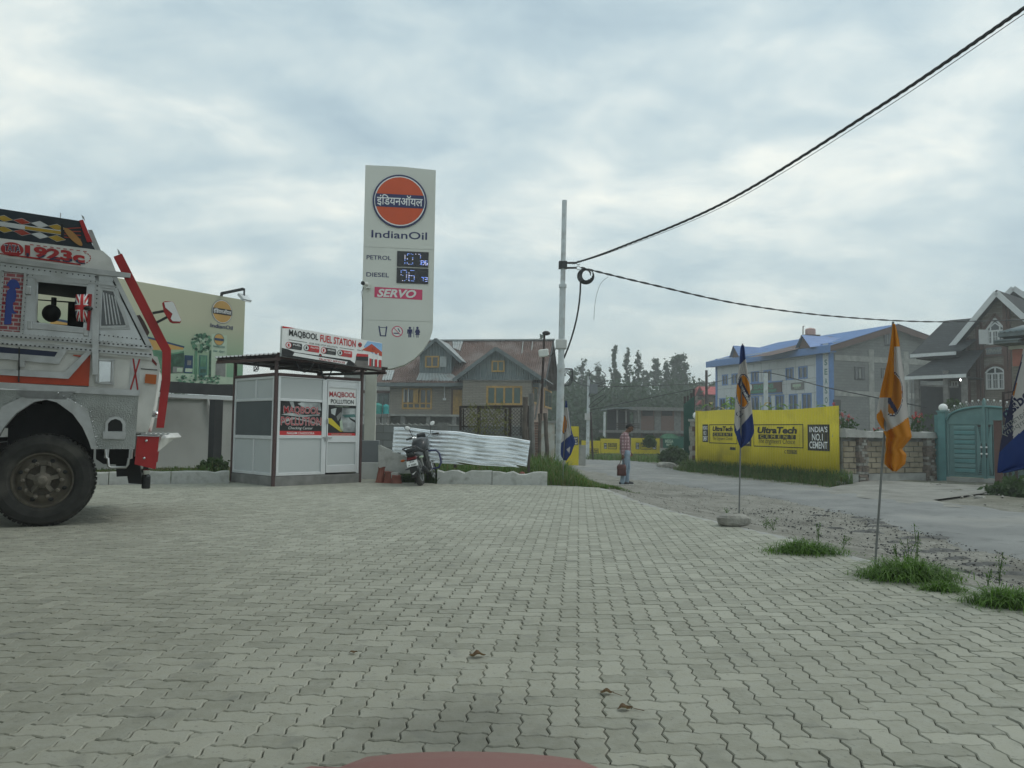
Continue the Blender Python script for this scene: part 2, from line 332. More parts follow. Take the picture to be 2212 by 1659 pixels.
def blades(name,P,H,Wd,m,parent=None,lean=.5,seed=1,mats=None):
    """curved grass blades rooted at P (n,3)"""
    rs=np.random.RandomState(seed);n=len(P);P=np.asarray(P,float);H=np.asarray(H,float).reshape(-1,1)
    az=rs.uniform(0,2*np.pi,n);d=np.stack([np.cos(az),np.sin(az),np.zeros(n)],1);sd=np.stack([-np.sin(az),np.cos(az),np.zeros(n)],1)*Wd
    L=rs.uniform(.15,1,(n,1))*lean;z=np.array([0,0,1.])
    p1=P+z*H*.5+d*H*L*.3;p2=P+z*H*(.9-.25*L)+d*H*L*.8;p3=P+z*H*(1-.55*L)+d*H*L*1.4
    v=np.stack([P-sd,P+sd,p1-sd*.85,p1+sd*.85,p2-sd*.55,p2+sd*.55,p3],1).reshape(-1,3)
    b=np.arange(n)[:,None]*7
    q=np.concatenate([b+np.array([[0,1,3,2]]),b+np.array([[2,3,5,4]])],1).reshape(-1,4);t=(b+np.array([[4,5,6]]))
    me=bpy.data.meshes.new(name);me.vertices.add(7*n);me.vertices.foreach_set('co',v.ravel())
    idx=np.concatenate([q.ravel(),t.ravel()]).astype(np.int32);me.loops.add(len(idx));me.loops.foreach_set('vertex_index',idx)
    me.polygons.add(3*n);ls=np.concatenate([np.arange(0,8*n,4),8*n+np.arange(0,3*n,3)]).astype(np.int32);me.polygons.foreach_set('loop_start',ls)
    for mm in(mats or[m]):me.materials.append(M[mm])
    if mats:
        pick=(rs.rand(n)>.72).astype(np.int32)*(len(mats)>1);me.polygons.foreach_set('material_index',np.concatenate([np.repeat(pick,2),pick]))
    me.update(calc_edges=True);return link(name,me,parent)
# ================================================================ ground, road, paved yard
YARD=[(-14,-2),(4.1,-2),(4.0,2.5),(3.86,4.2),(3.70,5.53),(3.56,6.12),(3.36,7.2),(3.08,9.1),(2.76,10.2),(2.36,11.97),(2.1,13.6),(2.0,15.1),(1.86,16.4),
        (0.75,16.85),(-1.55,16.95),(-2.0,17.5),(-3.0,18.0),(-3.4,18.6),(-6.4,17.0),(-5.9,16.4),(-8.45,15.27),(-14,12.75)]
YA=np.array(YARD)
def in_poly(x,y,P=YA):
    x=np.asarray(x,float);y=np.asarray(y,float);c=np.zeros(x.shape,bool);j=len(P)-1
    for i in range(len(P)):
        xi,yi=P[i];xj,yj=P[j]
        c^=((yi>y)!=(yj>y))&(x<(xj-xi)*(y-yi)/(yj-yi+1e-12)+xi);j=i
    return c
def poly_dist(x,y,P=YA):
    x=np.asarray(x,float);y=np.asarray(y,float);d=np.full(x.shape,1e9);j=len(P)-1
    for i in range(len(P)):
        a=P[j];b=P[i];e=b-a;t=np.clip(((x-a[0])*e[0]+(y-a[1])*e[1])/(e @ e),0,1)
        d=np.minimum(d,np.hypot(x-a[0]-t*e[0],y-a[1]-t*e[1]));j=i
    return d
def sst(a,b,x):
    t=np.clip((np.asarray(x,float)-a)/(b-a),0,1);return t*t*(3-2*t)
def zg(x,y):
    x=np.asarray(x,float);y=np.asarray(y,float)
    sd=np.where(in_poly(x,y),0,poly_dist(x,y))
    b=-0.3*sst(0.9,2.6,x)+0.10*(1-sst(-1,1.5,x));b=np.where(y>26,b+(-0.3-b)*sst(26,34,y),b)
    far=sst(9.3,11.5,x)*(1-sst(36,44,y))*.1
    z=b*sst(0,2.2,sd)+far+0.012*np.sin(x*2.3+y*1.1)*np.cos(y*1.7-x)*sst(0,1,sd)-.012*np.sin(x*5.3-y*4.1)*sst(0,1,sd)
    return np.where(sd<=0,-0.07,z-.02)
def zgs(x,y):return float(zg(np.array([x]),np.array([y]))[0])
def ground_kind(t,co,out,noise,mixc,mr,b):
    at=t.nodes.new('ShaderNodeAttribute');at.attribute_name='zone';at.attribute_type='GEOMETRY'
    grav=mixc(mr(noise(3.0,6),.35,.68,0,1),(.215,.208,.18),(.315,.308,.275));grav=mixc(mr(noise(22,5),.45,.62,0,.55),grav,(.14,.135,.115))
    grav=mixc(mr(noise(.55,4),.52,.66,0,.7),grav,(.12,.115,.10))
    soil=mixc(mr(noise(1.5,6),.35,.65,0,1),(.06,.075,.03),(.12,.11,.06))
    bn=t.nodes.new('ShaderNodeBump');bn.inputs['Strength'].default_value=.8;bn.inputs['Distance'].default_value=.03
    t.links.new(noise(16,8),bn.inputs['Height']);t.links.new(bn.outputs[0],b.inputs['Normal'])
    return mixc(at.outputs['Fac'],grav,soil)
mat('ground',(.2,.19,.16),.97,var=.1,spec=.1,kind=ground_kind)
def road_kind(t,co,out,noise,mixc,mr,b):
    c=mixc(mr(noise(.9,5),.35,.65,0,1),(.20,.205,.20),(.275,.28,.27));c=mixc(mr(noise(3.2,6),.58,.70,0,.6),c,(.11,.112,.11))
    c=mixc(mr(noise(60,3),.4,.7,0,.4),c,(.15,.15,.145));c=mixc(mr(noise(.35,3),.55,.68,0,.55),c,(.34,.33,.30))
    bn=t.nodes.new('ShaderNodeBump');bn.inputs['Strength'].default_value=.5;bn.inputs['Distance'].default_value=.012
    t.links.new(noise(45,6),bn.inputs['Height']);t.links.new(bn.outputs[0],b.inputs['Normal']);return c
mat('asphalt',(.2,.2,.2),.9,var=.1,spec=.2,kind=road_kind)
mat('asphalt_broken',(.12,.12,.115),.95,var=.45,scale=7,bump=.9,bscale=22,spec=.15)
def paver_kind(t,co,out,noise,mixc,mr,b):
    L=t.links.new
    at=t.nodes.new('ShaderNodeAttribute');at.attribute_name='tone';oi=t.nodes.new('ShaderNodeObjectInfo')
    ad=t.nodes.new('ShaderNodeMath');L(at.outputs['Fac'],ad.inputs[0]);L(oi.outputs['Random'],ad.inputs[1]);fr=t.nodes.new('ShaderNodeMath');fr.operation='FRACT';L(ad.outputs[0],fr.inputs[0])
    ge=t.nodes.new('ShaderNodeNewGeometry')
    def pn(sc,det):
        n=t.nodes.new('ShaderNodeTexNoise');n.inputs['Scale'].default_value=sc;n.inputs['Detail'].default_value=det;L(ge.outputs['Position'],n.inputs['Vector']);return n.outputs[0]
    base=mixc(fr.outputs[0],(.28,.281,.23),(.405,.402,.335))
    base=mixc(mr(pn(.55,5),.35,.68,0,.5),base,(.25,.248,.195));base=mixc(mr(pn(14,6),.4,.66,0,.35),base,(.40,.405,.36));base=mixc(mr(pn(38,4),.60,.72,0,.5),base,(.16,.165,.15))
    base=mixc(mr(pn(4.5,7),.60,.72,0,.55),base,(.20,.205,.18))
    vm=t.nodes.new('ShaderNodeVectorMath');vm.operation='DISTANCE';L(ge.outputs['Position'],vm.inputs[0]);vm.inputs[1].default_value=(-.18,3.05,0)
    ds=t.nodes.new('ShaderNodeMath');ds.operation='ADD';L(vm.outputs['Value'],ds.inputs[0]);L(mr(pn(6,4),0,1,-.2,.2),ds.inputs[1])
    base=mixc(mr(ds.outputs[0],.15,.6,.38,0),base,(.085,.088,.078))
    bn=t.nodes.new('ShaderNodeBump');bn.inputs['Strength'].default_value=.35;bn.inputs['Distance'].default_value=.006;L(pn(55,6),bn.inputs['Height']);L(bn.outputs[0],b.inputs['Normal'])
    return base
mat('paver',(.3,.3,.28),.86,var=.05,spec=.25,kind=paver_kind)
def sand_kind(t,co,out,noise,mixc,mr,b):
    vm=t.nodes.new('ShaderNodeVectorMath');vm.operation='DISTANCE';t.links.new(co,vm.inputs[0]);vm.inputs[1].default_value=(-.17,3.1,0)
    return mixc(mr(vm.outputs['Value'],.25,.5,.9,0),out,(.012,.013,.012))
mat('joint_sand',(.12,.122,.102),.97,var=.35,scale=4,spec=.1,kind=sand_kind)
def grid_axis(segs):
    o=[]
    for a,b,n in segs:o+=list(np.linspace(a,b,n,endpoint=False))
    return np.array(o+[segs[-1][1]])
gx=grid_axis([(-1000,-200,6),(-200,-30,12),(-30,-4,40),(-4,14,90),(14,40,40),(40,200,14),(200,1000,6)])
gy=grid_axis([(-800,-60,6),(-60,-4,10),(-4,34,150),(34,60,50),(60,200,20),(200,1000,8)])
X,Y=np.meshgrid(gx,gy);Z=zg(X,Y);nx,ny=len(gx),len(gy)
zone=np.clip(sst(-.2,1.2,1.8-X)*(Y>16.6)+sst(9.0,11.5,X)+sst(33,36,Y)*(X<3)+(Y>46)+(X<-10),0,1)
zone=np.where((X>9)&(X<16)&(Y<26),zone*.35,zone)
me=bpy.data.meshes.new('ground')
me.from_pydata(np.stack([X,Y,Z],-1).reshape(-1,3).tolist(),[],[(j*nx+i,j*nx+i+1,(j+1)*nx+i+1,(j+1)*nx+i)for j in range(ny-1)for i in range(nx-1)])
at=me.attributes.new('zone','FLOAT','POINT');at.data.foreach_set('value',zone.ravel().astype(np.float32));me.materials.append(M['ground'])
me.polygons.foreach_set('use_smooth',[True]*len(me.polygons));me.update()
tag(link('ground',me),'gravel shoulder and earth around the paved yard',None,None,'structure')
# road
RL=[(6.3,-60),(6.25,0),(6.1,9.35),(5.95,10.9),(6.2,13.3),(6.3,15.6),(6.05,17.4),(5.4,19),(4.72,21.8),(3.9,24.4),(3.1,27),(2.6,31),(1.6,35),(-1.0,38),(-6,39.4),(-60,42)]
RR=[(10.8,-60),(10.6,0),(10.4,9.5),(10.3,12),(10.15,15.2),(9.5,18.5),(8.9,21),(8.3,23),(7.5,25.7),(7.0,27.5),(6.7,30),(6.8,34),(7.0,39),(4.5,42.4),(-4,43.4),(-60,46)]
def resample(P,n):
    P=np.array(P,float);d=np.r_[0,np.cumsum(np.hypot(*np.diff(P,axis=0).T))];t=np.interp(np.linspace(0,len(P)-1,n),np.arange(len(P)),d)
    return np.stack([np.interp(t,d,P[:,0]),np.interp(t,d,P[:,1])],1)
nr,nc=240,14
A=resample(RL,nr);B=resample(RR,nr)
jit=np.convolve(nrs.normal(size=nr+8),np.ones(9)/9,'valid')*.45;A[:,0]+=jit[:nr]
t=np.linspace(0,1,nc)[None,:,None];P=A[:,None]*(1-t)+B[:,None]*t
Zr=zg(P[...,0],P[...,1]);Zr=np.minimum(Zr,-.05)+.028+.03*(1-(2*t[...,0]-1)**2);Zr[:,0]-=.05;Zr[:,-1]-=.05
me=bpy.data.meshes.new('road');me.from_pydata(np.concatenate([P,Zr[...,None]],-1).reshape(-1,3).tolist(),[],[(j*nc+i,j*nc+i+1,(j+1)*nc+i+1,(j+1)*nc+i)for j in range(nr-1)for i in range(nc-1)])
me.materials.append(M['asphalt']);me.polygons.foreach_set('use_smooth',[True]*len(me.polygons));me.update()
tag(link('road',me),'worn grey asphalt road curving past the yard',None,None,'structure')
# broken asphalt patches along the near road edge
mb=MB('asphalt_broken')
for(cx,cy_,rx,ry,s)in[*[(rnd.gauss(5.3+.14*(q-8),.35),q+rnd.uniform(-.3,.3),rnd.uniform(.1,.42),rnd.uniform(.06,.2),i)for i,q in enumerate(list(np.linspace(6.8,14.5,26)))]]:
    rs=random.Random(s);n=14;ring=[]
    for k in range(n):
        a=2*math.pi*k/n;q=rs.uniform(.6,1.15);ring.append((cx+rx*q*math.cos(a),cy_+ry*q*math.sin(a)))
    vs=[(cx,cy_,zgs(cx,cy_)+.025)]+[(x,y,max(zgs(x,y)+.012,0*zgs(x,y)-.33))for x,y in[((a+cx)/2,(b+cy_)/2)for a,b in ring]]+[(x,y,zgs(x,y)-.01)for x,y in ring]
    for i in range(1,n+1):vs[i]=(vs[i][0],vs[i][1],vs[i][2]+.012)
    mb.add(vs,[(0,1+k,1+(k+1)%n)for k in range(n)]+[(1+k,n+1+k,n+1+(k+1)%n,1+(k+1)%n)for k in range(n)],smooth=True)
tag(mb.build('road_patch'),'dark crumbled asphalt along the road edge',None,None,'structure')
# loose stones on the shoulder
def pebbles(n,xr,yr,smin,smax,seed,mt='stone'):
    rs=np.random.RandomState(seed);m=MB(mt);k=0
    while k<n:
        x=rs.uniform(*xr);y=rs.uniform(*yr)
        if bool(in_poly(np.array([x]),np.array([y]))[0]):continue
        k+=1;s=smin+(smax-smin)*rs.rand()**3;z=zgs(x,y)+.02;e=rs.uniform(.6,1.3,6)
        m.add([(x+s*e[0],y,z+s*.2),(x,y+s*e[1],z+s*.1),(x-s*e[2],y,z+s*.2),(x,y-s*e[3],z+s*.15),(x+s*.1,y,z+s*.7*e[4]),(x,y,z-s*.5)],
              [(0,1,4),(1,2,4),(2,3,4),(3,0,4),(1,0,5),(2,1,5),(3,2,5),(0,3,5)])
    return m
mat('tar_bit',(.06,.06,.058),.95,var=.3)
tag(pebbles(1700,(4.3,6.5),(6.5,15.5),.005,.026,15,'tar_bit').build('rubble'),'dark asphalt crumbs along the road edge','rubble',None,'stuff')
tag(pebbles(4200,(1.9,6.6),(4.5,24),.004,.024,5).build('gravel'),'loose gravel strewn over the roadside','gravel',None,'stuff')
tag(pebbles(160,(9.9,13.5),(11,23),.012,.07,6).build('rubble'),'small stones and rubble before the teal gate','rubble',None,'stuff')
# driveway apron before the teal gate
mat('apron',(.25,.245,.22),.95,var=.2,scale=1.5,bump=.3,dirt=(.15,.145,.125),damt=.8,dscale=1.2);mb=MB('apron');pl=[G(*ZM(1210,158),-.25),G(*ZM(1300,135),-.25),G(*ZM(1480,118),-.25),G(*ZM(2080,150),-.25),G(*ZM(2020,185),-.25),G(*ZM(1720,205),-.25),G(*ZM(1950,240),-.26),G(*ZM(1700,222),-.26),G(*ZM(1350,182),-.27)]
cxx=sum(p.x for p in pl)/len(pl);cyy=sum(p.y for p in pl)/len(pl)
mb.add([(cxx,cyy,zgs(cxx,cyy)+.06)]+[(p.x,p.y,zgs(p.x,p.y)+.045)for p in pl],[(0,k+1,(k+1)%len(pl)+1)for k in range(len(pl))])
tag(mb.build('driveway'),'worn concrete apron before the teal gate',None,None,'structure')
# paved yard: joint bed, pavers
bed=MB('joint_sand');bed.add([(x,y,-.0115)for x,y in YARD],[tuple(range(len(YARD)))])
yard=tag(bed.build('paved_yard'),'forecourt paved with interlocking grey blocks',None,None,'structure')
U=.1125;AMP=.075*U;GAP=.0022
def paver_outline(vert):
    cor=[(0,0),(1,0),(2,0),(2,1),(1,1),(0,1)]if not vert else[(0,0),(1,0),(1,1),(1,2),(0,2),(0,1)]
    pts=[]
    for i in range(6):
        a=np.array(cor[i],float)*U;b=np.array(cor[(i+1)%6],float)*U;d=b-a;nn=np.array([d[1],-d[0]])/U
        pts+=[a,a+d*.26+nn*AMP,a+d*.74-nn*AMP]
    return np.array(pts)
def offset(P,g):
    a=np.roll(P,1,0);c=np.roll(P,-1,0)
    def nrm(d):n=np.stack([-d[:,1],d[:,0]],1);return n/np.linalg.norm(n,axis=1,keepdims=True)
    n1=nrm(P-a);n2=nrm(c-P);m_=n1+n2;m_/=np.linalg.norm(m_,axis=1,keepdims=True)
    return P+m_*(g/np.clip((m_*n1).sum(1,keepdims=True),.5,1))
shapes=[]
for vert in(False,True):
    o=paver_outline(vert);c=o.mean(0);shapes.append((offset(o,GAP)-c,offset(o,GAP+.0045)-c,c))
YROT=R(-5);cr_,sr_=math.cos(YROT),math.sin(YROT)
I,J=np.meshgrid(np.arange(-160,80),np.arange(-30,190));I=I.ravel();J=J.ravel();cc=(I-J)%4
cand=[]
for kind,sel in((0,cc==0),(1,cc==3)):
    px=I[sel]*U+shapes[kind][2][0];py=J[sel]*U+shapes[kind][2][1]
    wx=px*cr_-py*sr_;wy=px*sr_+py*cr_
    ok=in_poly(wx,wy)&(poly_dist(wx,wy)>.06)&(wy>1.2)
    uu=1106+FOC*wx/np.maximum(wy,.1);ok &=(uu>-500)&(uu<2700)
    cand+=[(kind,a,b)for a,b in zip(wx[ok],wy[ok])]
cand.sort(key=lambda q:q[1]**2+q[2]**2)
def inframe(q):
    u,v,d=proj((q[1],q[2],0));return-10<u<2222 and v<1640
near=[q for q in cand if inframe(q)][:300];nset=set(id(q)for q in near);rest=[q for q in cand if id(q)not in nset]
pm=[]
for kind in(0,1):
    o,i_,c=shapes[kind];n=len(o)
    v=[(*p,-.016)for p in o]+[(*p,-.0045)for p in o]+[(*p,0)for p in i_]
    f=[(k,(k+1)%n,n+(k+1)%n,n+k)for k in range(n)]+[(n+k,n+(k+1)%n,2*n+(k+1)%n,2*n+k)for k in range(n)]+[tuple(range(2*n,3*n))]
    m_=bpy.data.meshes.new('paver');m_.from_pydata(v,[],f);m_.materials.append(M['paver']);m_.update();pm.append(m_)
for kind,x,y in near:
    o=bpy.data.objects.new('paver',pm[kind]);COL.objects.link(o);o.parent=yard
    o.location=(x,y,rnd.uniform(-.002,.0015));o.rotation_euler=(rnd.gauss(0,.006),rnd.gauss(0,.006),YROT+rnd.gauss(0,.004))
V=[];T=[];n=18
kk=np.array([q[0]for q in rest]);xy=np.array([(q[1],q[2])for q in rest]);nt=len(rest)
rings=[np.stack([shapes[k][0]for k in kk]),np.stack([shapes[k][1]for k in kk])]
rot=np.array([[cr_,sr_],[-sr_,cr_]]);hz_=nrs.uniform(-.002,.0015,(nt,1));tx=nrs.normal(0,.007,(nt,1));ty=nrs.normal(0,.007,(nt,1))
allv=[]
for ring,zz in((rings[0],-.009),(rings[1],0.0)):
    p=ring @ rot;z=zz+hz_+p[...,0]*tx+p[...,1]*ty
    allv.append(np.concatenate([p+xy[:,None],z[...,None]],-1))
allv=np.concatenate(allv,1)
b=(np.arange(nt)*36)[:,None];kx=np.arange(18);k2=(kx+1)%18
quads=np.stack([kx,k2,18+k2,18+kx],1).ravel()[None]+b;tops=(18+kx)[None]+b
me=bpy.data.meshes.new('pavers_beyond');me.vertices.add(nt*36);me.vertices.foreach_set('co',allv.ravel())
idx=np.concatenate([quads,tops],1).ravel().astype(np.int32);me.loops.add(len(idx));me.loops.foreach_set('vertex_index',idx)
ls=(np.arange(nt)*90)[:,None]+np.r_[np.arange(0,72,4),72][None];me.polygons.add(nt*19);me.polygons.foreach_set('loop_start',ls.ravel().astype(np.int32))
at=me.attributes.new('tone','FLOAT','FACE');at.data.foreach_set('value',np.repeat(nrs.rand(nt),19).astype(np.float32));me.materials.append(M['paver']);me.polygons.foreach_set('use_smooth',np.zeros(nt*19,bool));me.update(calc_edges=True)
tag(link('paver_field',me,yard),None,None,None,'stuff')
# mortar haunch along the road side of the yard
ed=MB('concrete');E=resample(YARD[2:14],70);inn=[];out_=[]
for k in range(70):
    a=E[max(k-1,0)];c=E[min(k+1,69)];d=c-a;d/=np.linalg.norm(d);nn=np.array([d[1],-d[0]])
    w_=.10+.05*rnd.random();p=E[k]-nn*.09;q=E[k]+nn*w_;q2=E[k]+nn*(w_+.12)
    inn.append([(p[0],p[1],-.006),(E[k][0],E[k][1],-.002+rnd.uniform(-.006,.004)),(q[0],q[1],-.025),(q2[0],q2[1],-.16)])
ed.add([p for r in inn for p in r],[(k*4+i,k*4+i+1,k*4+i+5,k*4+i+4)for k in range(69)for i in range(3)],smooth=True)
ed.build('edging',yard)
cn=MB('sign_white');cn.box(-15,-14,5.2,-.3,6.0,5.9)  # unseen canopy, inferred from near shade, added and sized to darken the left forecourt
for x_,y_ in((-12.5,1.5),(-12.5,-11),(-4.5,-11)):cn.box(x_-.3,y_-.3,0,x_+.3,y_+.3,5.2)
tag(cn.build('canopy_roof'),None,None,None,'structure')
# kerbs
def kerb(name,label,a,b,n,w,h,m,seed,z0=-.03,chip=.02):
    rs=random.Random(seed);a=Vector(a);b=Vector(b);t_=thing(name,label,'kerb',loc=(a.x,a.y,0),rot=(0,0,math.atan2(b.y-a.y,b.x-a.x)));L=(b-a).length
    for k in range(n):
        x0=L*k/n+.008;x1=L*(k+1)/n-.008;mb=MB(m);m_=9;hh=h*rs.uniform(.94,1.05);dy=rs.uniform(-.012,.012)
        prof=[]
        for i in range(m_):
            c=rs.random()**7*chip*2.5;prof.append((x0+(x1-x0)*i/(m_-1),hh-c,c))
        vs=[]
        for x,z,c in prof:vs+=[(x,dy,z0),(x,dy+.01+rs.random()*.006,z-.02),(x,dy+.025+c*.5,z),(x,dy+w-.02,z+rs.uniform(-.01,.005)),(x,dy+w,z0)]
        fs=[(i*5+j,i*5+j+1,i*5+j+6,i*5+j+5)for i in range(m_-1)for j in range(4)]+[(0,1,2,3,4),tuple(5*(m_-1)+j for j in(4,3,2,1,0))]
        mb.add(vs,fs);mb.build('kerb_block',t_)
    return t_
mat('kerb_white',(.50,.505,.475),.9,var=.12,scale=5,bump=.4,bscale=14,dirt=(.22,.22,.19),damt=.75,dscale=5)
kerb('kerb','white concrete kerb running from the truck to the booth',(-13.2,13.11),(-5.96,16.42),7,.22,.26,'kerb_white',3)
kerb('kerb','chipped pale kerb blocks below the corrugated metal sheet',(-1.62,16.96),(.80,16.86),2,.2,.30,'kerb_white',9,chip=.05)
# ================================================================ white boundary wall, billboard, pylon, booth
wl=Fr(-14.2,15.07,45.4);wt_=thing('boundary_wall','white plastered boundary wall behind the billboard post','wall',wl)
MB('plaster').box(0,0,-.05,12.0,.22,1.90).build('wall',wt_);mb=MB('concrete');mb.box(-.02,-.04,1.90,12.02,.26,1.975);mb.build('coping',wt_)
mb=MB('cable_white');a=wl.hit(ZB(1685,430));b_=wl.hit(ZB(1745,790));mb.tube([(a[0]-.02,.1,a[1]+.02),(a[0],-.05,a[1]+.01),(a[0]+.06,-.06,a[1]-.3),(b_[0]-.02,-.05,b_[1]+.3),(b_[0],-.05,b_[1]-.4)],.028,8);mb.build('drain_pipe',wt_)
# billboard
B=Fr(-7.08,20.2,56)
bt=thing('billboard','large cream and green fuel billboard standing behind the truck','billboard',B)
zt=B.hit(ZK(1515,320))[1];zb=B.hit(ZK(1418,1385))[1];zbm=zb-.30
MB('dark').box(-6.0,.03,zb-.02,0,.10,zt-.01).build('backing',bt)
mb=MB('dark');mb.box(-6.0,-.05,zbm,.02,.09,zb-.03);mb.build('lower_beam',bt)
mb=MB('alu');mb.box(-6.0,-.03,zbm-.11,.0,.06,zbm-.02);mb.build('beam_flange',bt)
px_=B.hit(ZK(1205,1560))[0]
for q in(px_,px_-3.6):MB('dark').box(q-.12,-.06,-.05,q+.12,.16,zbm-.12).build('post',bt)
# printed vinyl
def vin(t,co,out,noise,mixc,mr,b):
    sp=t.nodes.new('ShaderNodeSeparateXYZ');t.links.new(co,sp.inputs[0]);return mixc(mr(sp.outputs[2],zb+.3,zt-.7,1,0),(.46,.46,.335),(.20,.37,.24))
mat('vinyl',(.4,.4,.3),.6,var=.03,kind=vin)
mat('pr_green',(.10,.24,.15),.6,var=.35,scale=5);mat('pr_dkgreen',(.035,.085,.055),.6,var=.5,scale=8);mat('pr_pale',(.42,.52,.40),.6,var=.1);mat('pr_blue',(.02,.055,.12),.6,var=.2)
mat('pr_ochre',(.50,.30,.09),.6,var=.06);mat('pr_teal',(.06,.16,.15),.6,var=.3);mat('pr_grey',(.2,.21,.2),.6,var=.2);mat('pr_red',(.55,.03,.035),.5,var=.08)
pr=MB('vinyl');pr.face([(-6,0,zb),(0,0,zb),(0,0,zt),(-6,0,zt)])
def bp(x,y,k=1):a,c=B.hit(ZK(x,y));return(a,-.003*k,c)
pr.face([bp(-900,1260),bp(700,1240),bp(1418,1300),bp(1415,1382),bp(-900,1382)],'pr_pale')
pr.face([bp(-900,560),bp(300,790),bp(780,912),bp(770,945),bp(420,950),bp(-900,930)],'pr_ochre');pr.face([bp(-900,540,2),bp(300,775,2),bp(785,905,2),bp(780,925,2),bp(300,800,2),bp(-900,570,2)],'pr_blue')
pr.face([bp(-900,960),bp(420,950),bp(640,990),bp(780,960),bp(770,1240),bp(440,1260),bp(-900,1290)],'pr_green')
pr.face([bp(600,1010,2),bp(780,985,2),bp(776,1235,2),bp(600,1245,2)],'pr_dkgreen')
for x0,y0,x1,y1,m_,k in((785,1015,890,1240,'pr_blue',3),(795,1180,885,1225,'pr_pale',4),(820,1080,870,1140,'pr_grey',4),(915,960,945,1330,'pr_green',3),(970,1015,1070,1330,'pr_teal',3),(985,1025,1060,1160,'pr_green',4),(985,1190,1060,1235,'pr_dkgreen',4),(640,1160,770,1235,'pr_grey',3),(690,1175,760,1225,'pr_pale',4)):
    pr.face([bp(x0,y0,k),bp(x1,y0+(x1-x0)*.06,k),bp(x1-6,y1+(x1-x0)*.03,k),bp(x0-6,y1,k)],m_)
rs=random.Random(4)
for k in range(90):
    a=rs.uniform(0,6.28);q=rs.random()**.5;x,y,s=1000+125*q*math.cos(a),860+120*q*math.sin(a),rs.uniform(12,26)
    pr.face([bp(x+s*math.cos(t+rs.uniform(-.3,.3)),y+s*math.sin(t),2+(k%4)*.3)for t in(0,1.2,2.4,3.6,4.9)],rs.choice(['pr_green','pr_dkgreen','pr_green','pr_pale']))
for k in range(70):
    x,y,s=rs.uniform(690,1230),rs.uniform(1275,1365),rs.uniform(10,24)
    pr.face([bp(x+s*math.cos(t),y+s*.7*math.sin(t),5+(k%4)*.3)for t in(0,1.2,2.4,3.6,4.9)],rs.choice(['pr_green','pr_pale','pr_dkgreen','pr_green']))
pr.face([bp(1095,960,1),bp(1125,950,1),bp(1120,1330,1),bp(1085,1330,1)],'pr_dkgreen')
pr.face([bp(1125,750,2),bp(1320,770,2),bp(1310,1310,2),bp(1118,1290,2)],'pr_pale')
pr.face([bp(1175,1110,3),bp(1300,1115,3),bp(1298,1290,3),bp(1172,1270,3)],'pr_grey')
for x,y,r_ in((1217,820,66),):
    c=bp(x,y);r2=abs(bp(x+r_,y)[0]-c[0]);pr.disc(c[0],c[2],r2,-.010,'pr_teal');pr.disc(c[0],c[2],r2*.9,-.012,'pr_ochre');pr.box(c[0]-r2*.85,-.016,c[2]-r2*.2,c[0]+r2*.85,-.014,c[2]+r2*.2,'pr_blue')
def btext(s,x0,y0,x1,y1,m_,k=4,**kw):
    a=bp(x0,y0);c=bp(x1,y1);c2=bp(x1,y1-(y1-y0)*.74);pr.text(s,a[0],c[2],c[0],c2[2],-.003*k,m_,**kw)
btext('IndianOil',1145,893,1285,928,'pr_teal',5,bold=.02);btext('SW  GAT',1145,955,1285,990,'pr_teal',5,bold=.02)
btext('IndianOil',1110,635,1390,700,'navy',4,bold=.02)
c=bp(1258,470);r2=(bp(1390,470)[0]-bp(1125,470)[0])/2
roundel(pr,c[0],c[2],r2,-.006,'pr_ochre','pr_grey',True,'dark');pr.build('printed_sheet',bt)
# floodlight on the billboard
fl=thing('floodlight','small floodlight on an arm over the billboard corner','floodlight',B)
a=B.hit(ZK(1260,240));b_=B.hit(ZK(1525,185),-.7)
mb=MB('dark');mb.bar((a[0],.02,a[1]),(b_[0],-.7,b_[1]),.06);mb.bar((a[0],.06,a[1]-.4),(a[0],.02,a[1]+.02),.05);mb.build('arm',fl)
MB('pole_grey').obox((b_[0]+.03,-.72,b_[1]-.22),(.30,.24,.07),(.75,0,.2)).build('lamp_head',fl,.01);MB('flatwhite').obox((b_[0]+.03,-.75,b_[1]-.26),(.25,.19,.01),(.75,0,.2)).build('lens',fl);MB('dark').obox((b_[0]+.03,-.70,b_[1]-.1),(.03,.03,.24)).build('bracket',fl)
# fuel price pylon
P=Fr(-3.5,18.3,7.5)
pt=thing('pylon_sign','tall white fuel price pylon with round orange emblem','sign',P)
def pd(x,y):return P.hit(ZD(x,y))
ztop=pd(130,66)[1];xl=-.0;xr=pd(688,400)[0];xl=pd(118,400)[0]
prof=[(xl,pd(60,1720)[1])];prof+=[pd(x,y)for x,y in((245,1725),(330,1722),(440,1690),(520,1640),(590,1570),(640,1490),(668,1410))]+[(xr,pd(672,1340)[1])]
z1,z2=pd(395,742)[1],pd(395,1335)[1]
low=[(x,z)for x,z in prof if z<z2-.01]
mat('pylon_white',(.66,.67,.61),.5,var=.04,scale=.5,dirt=(.5,.5,.44),damt=.3,dscale=.8)
def bulged(poly_pts,name):
    return MB('pylon_white').prism(poly_pts,0,.36).build(name,pt,.012)
bulged([(xl,z2-.006)]+[(xl,low[0][1])]+low[1:]+[(xr,z2-.006)],'lower_panel')
bulged([(xl,z2+.006),(xr,z2+.006),(xr,z1-.006),(xl,z1-.006)],'price_panel')
bulged([(xl,z1+.006),(xr,z1+.006),(xr,ztop-.03),((xl+xr)/2,ztop+.01),(xl,ztop)],'emblem_panel')
MB('concrete_dark').box(xl+.03,.06,prof[1][1]+.05,xr-.06,.3,ztop-.06).build('core',pt)if False else None
ca,cb=P.hit(ZC(1385,900))[0],P.hit(ZC(1490,900))[0]
MB('cream_paint').box(ca,.04,.8,cb,.30,low[0][1]+.02).build('column',pt,.01)
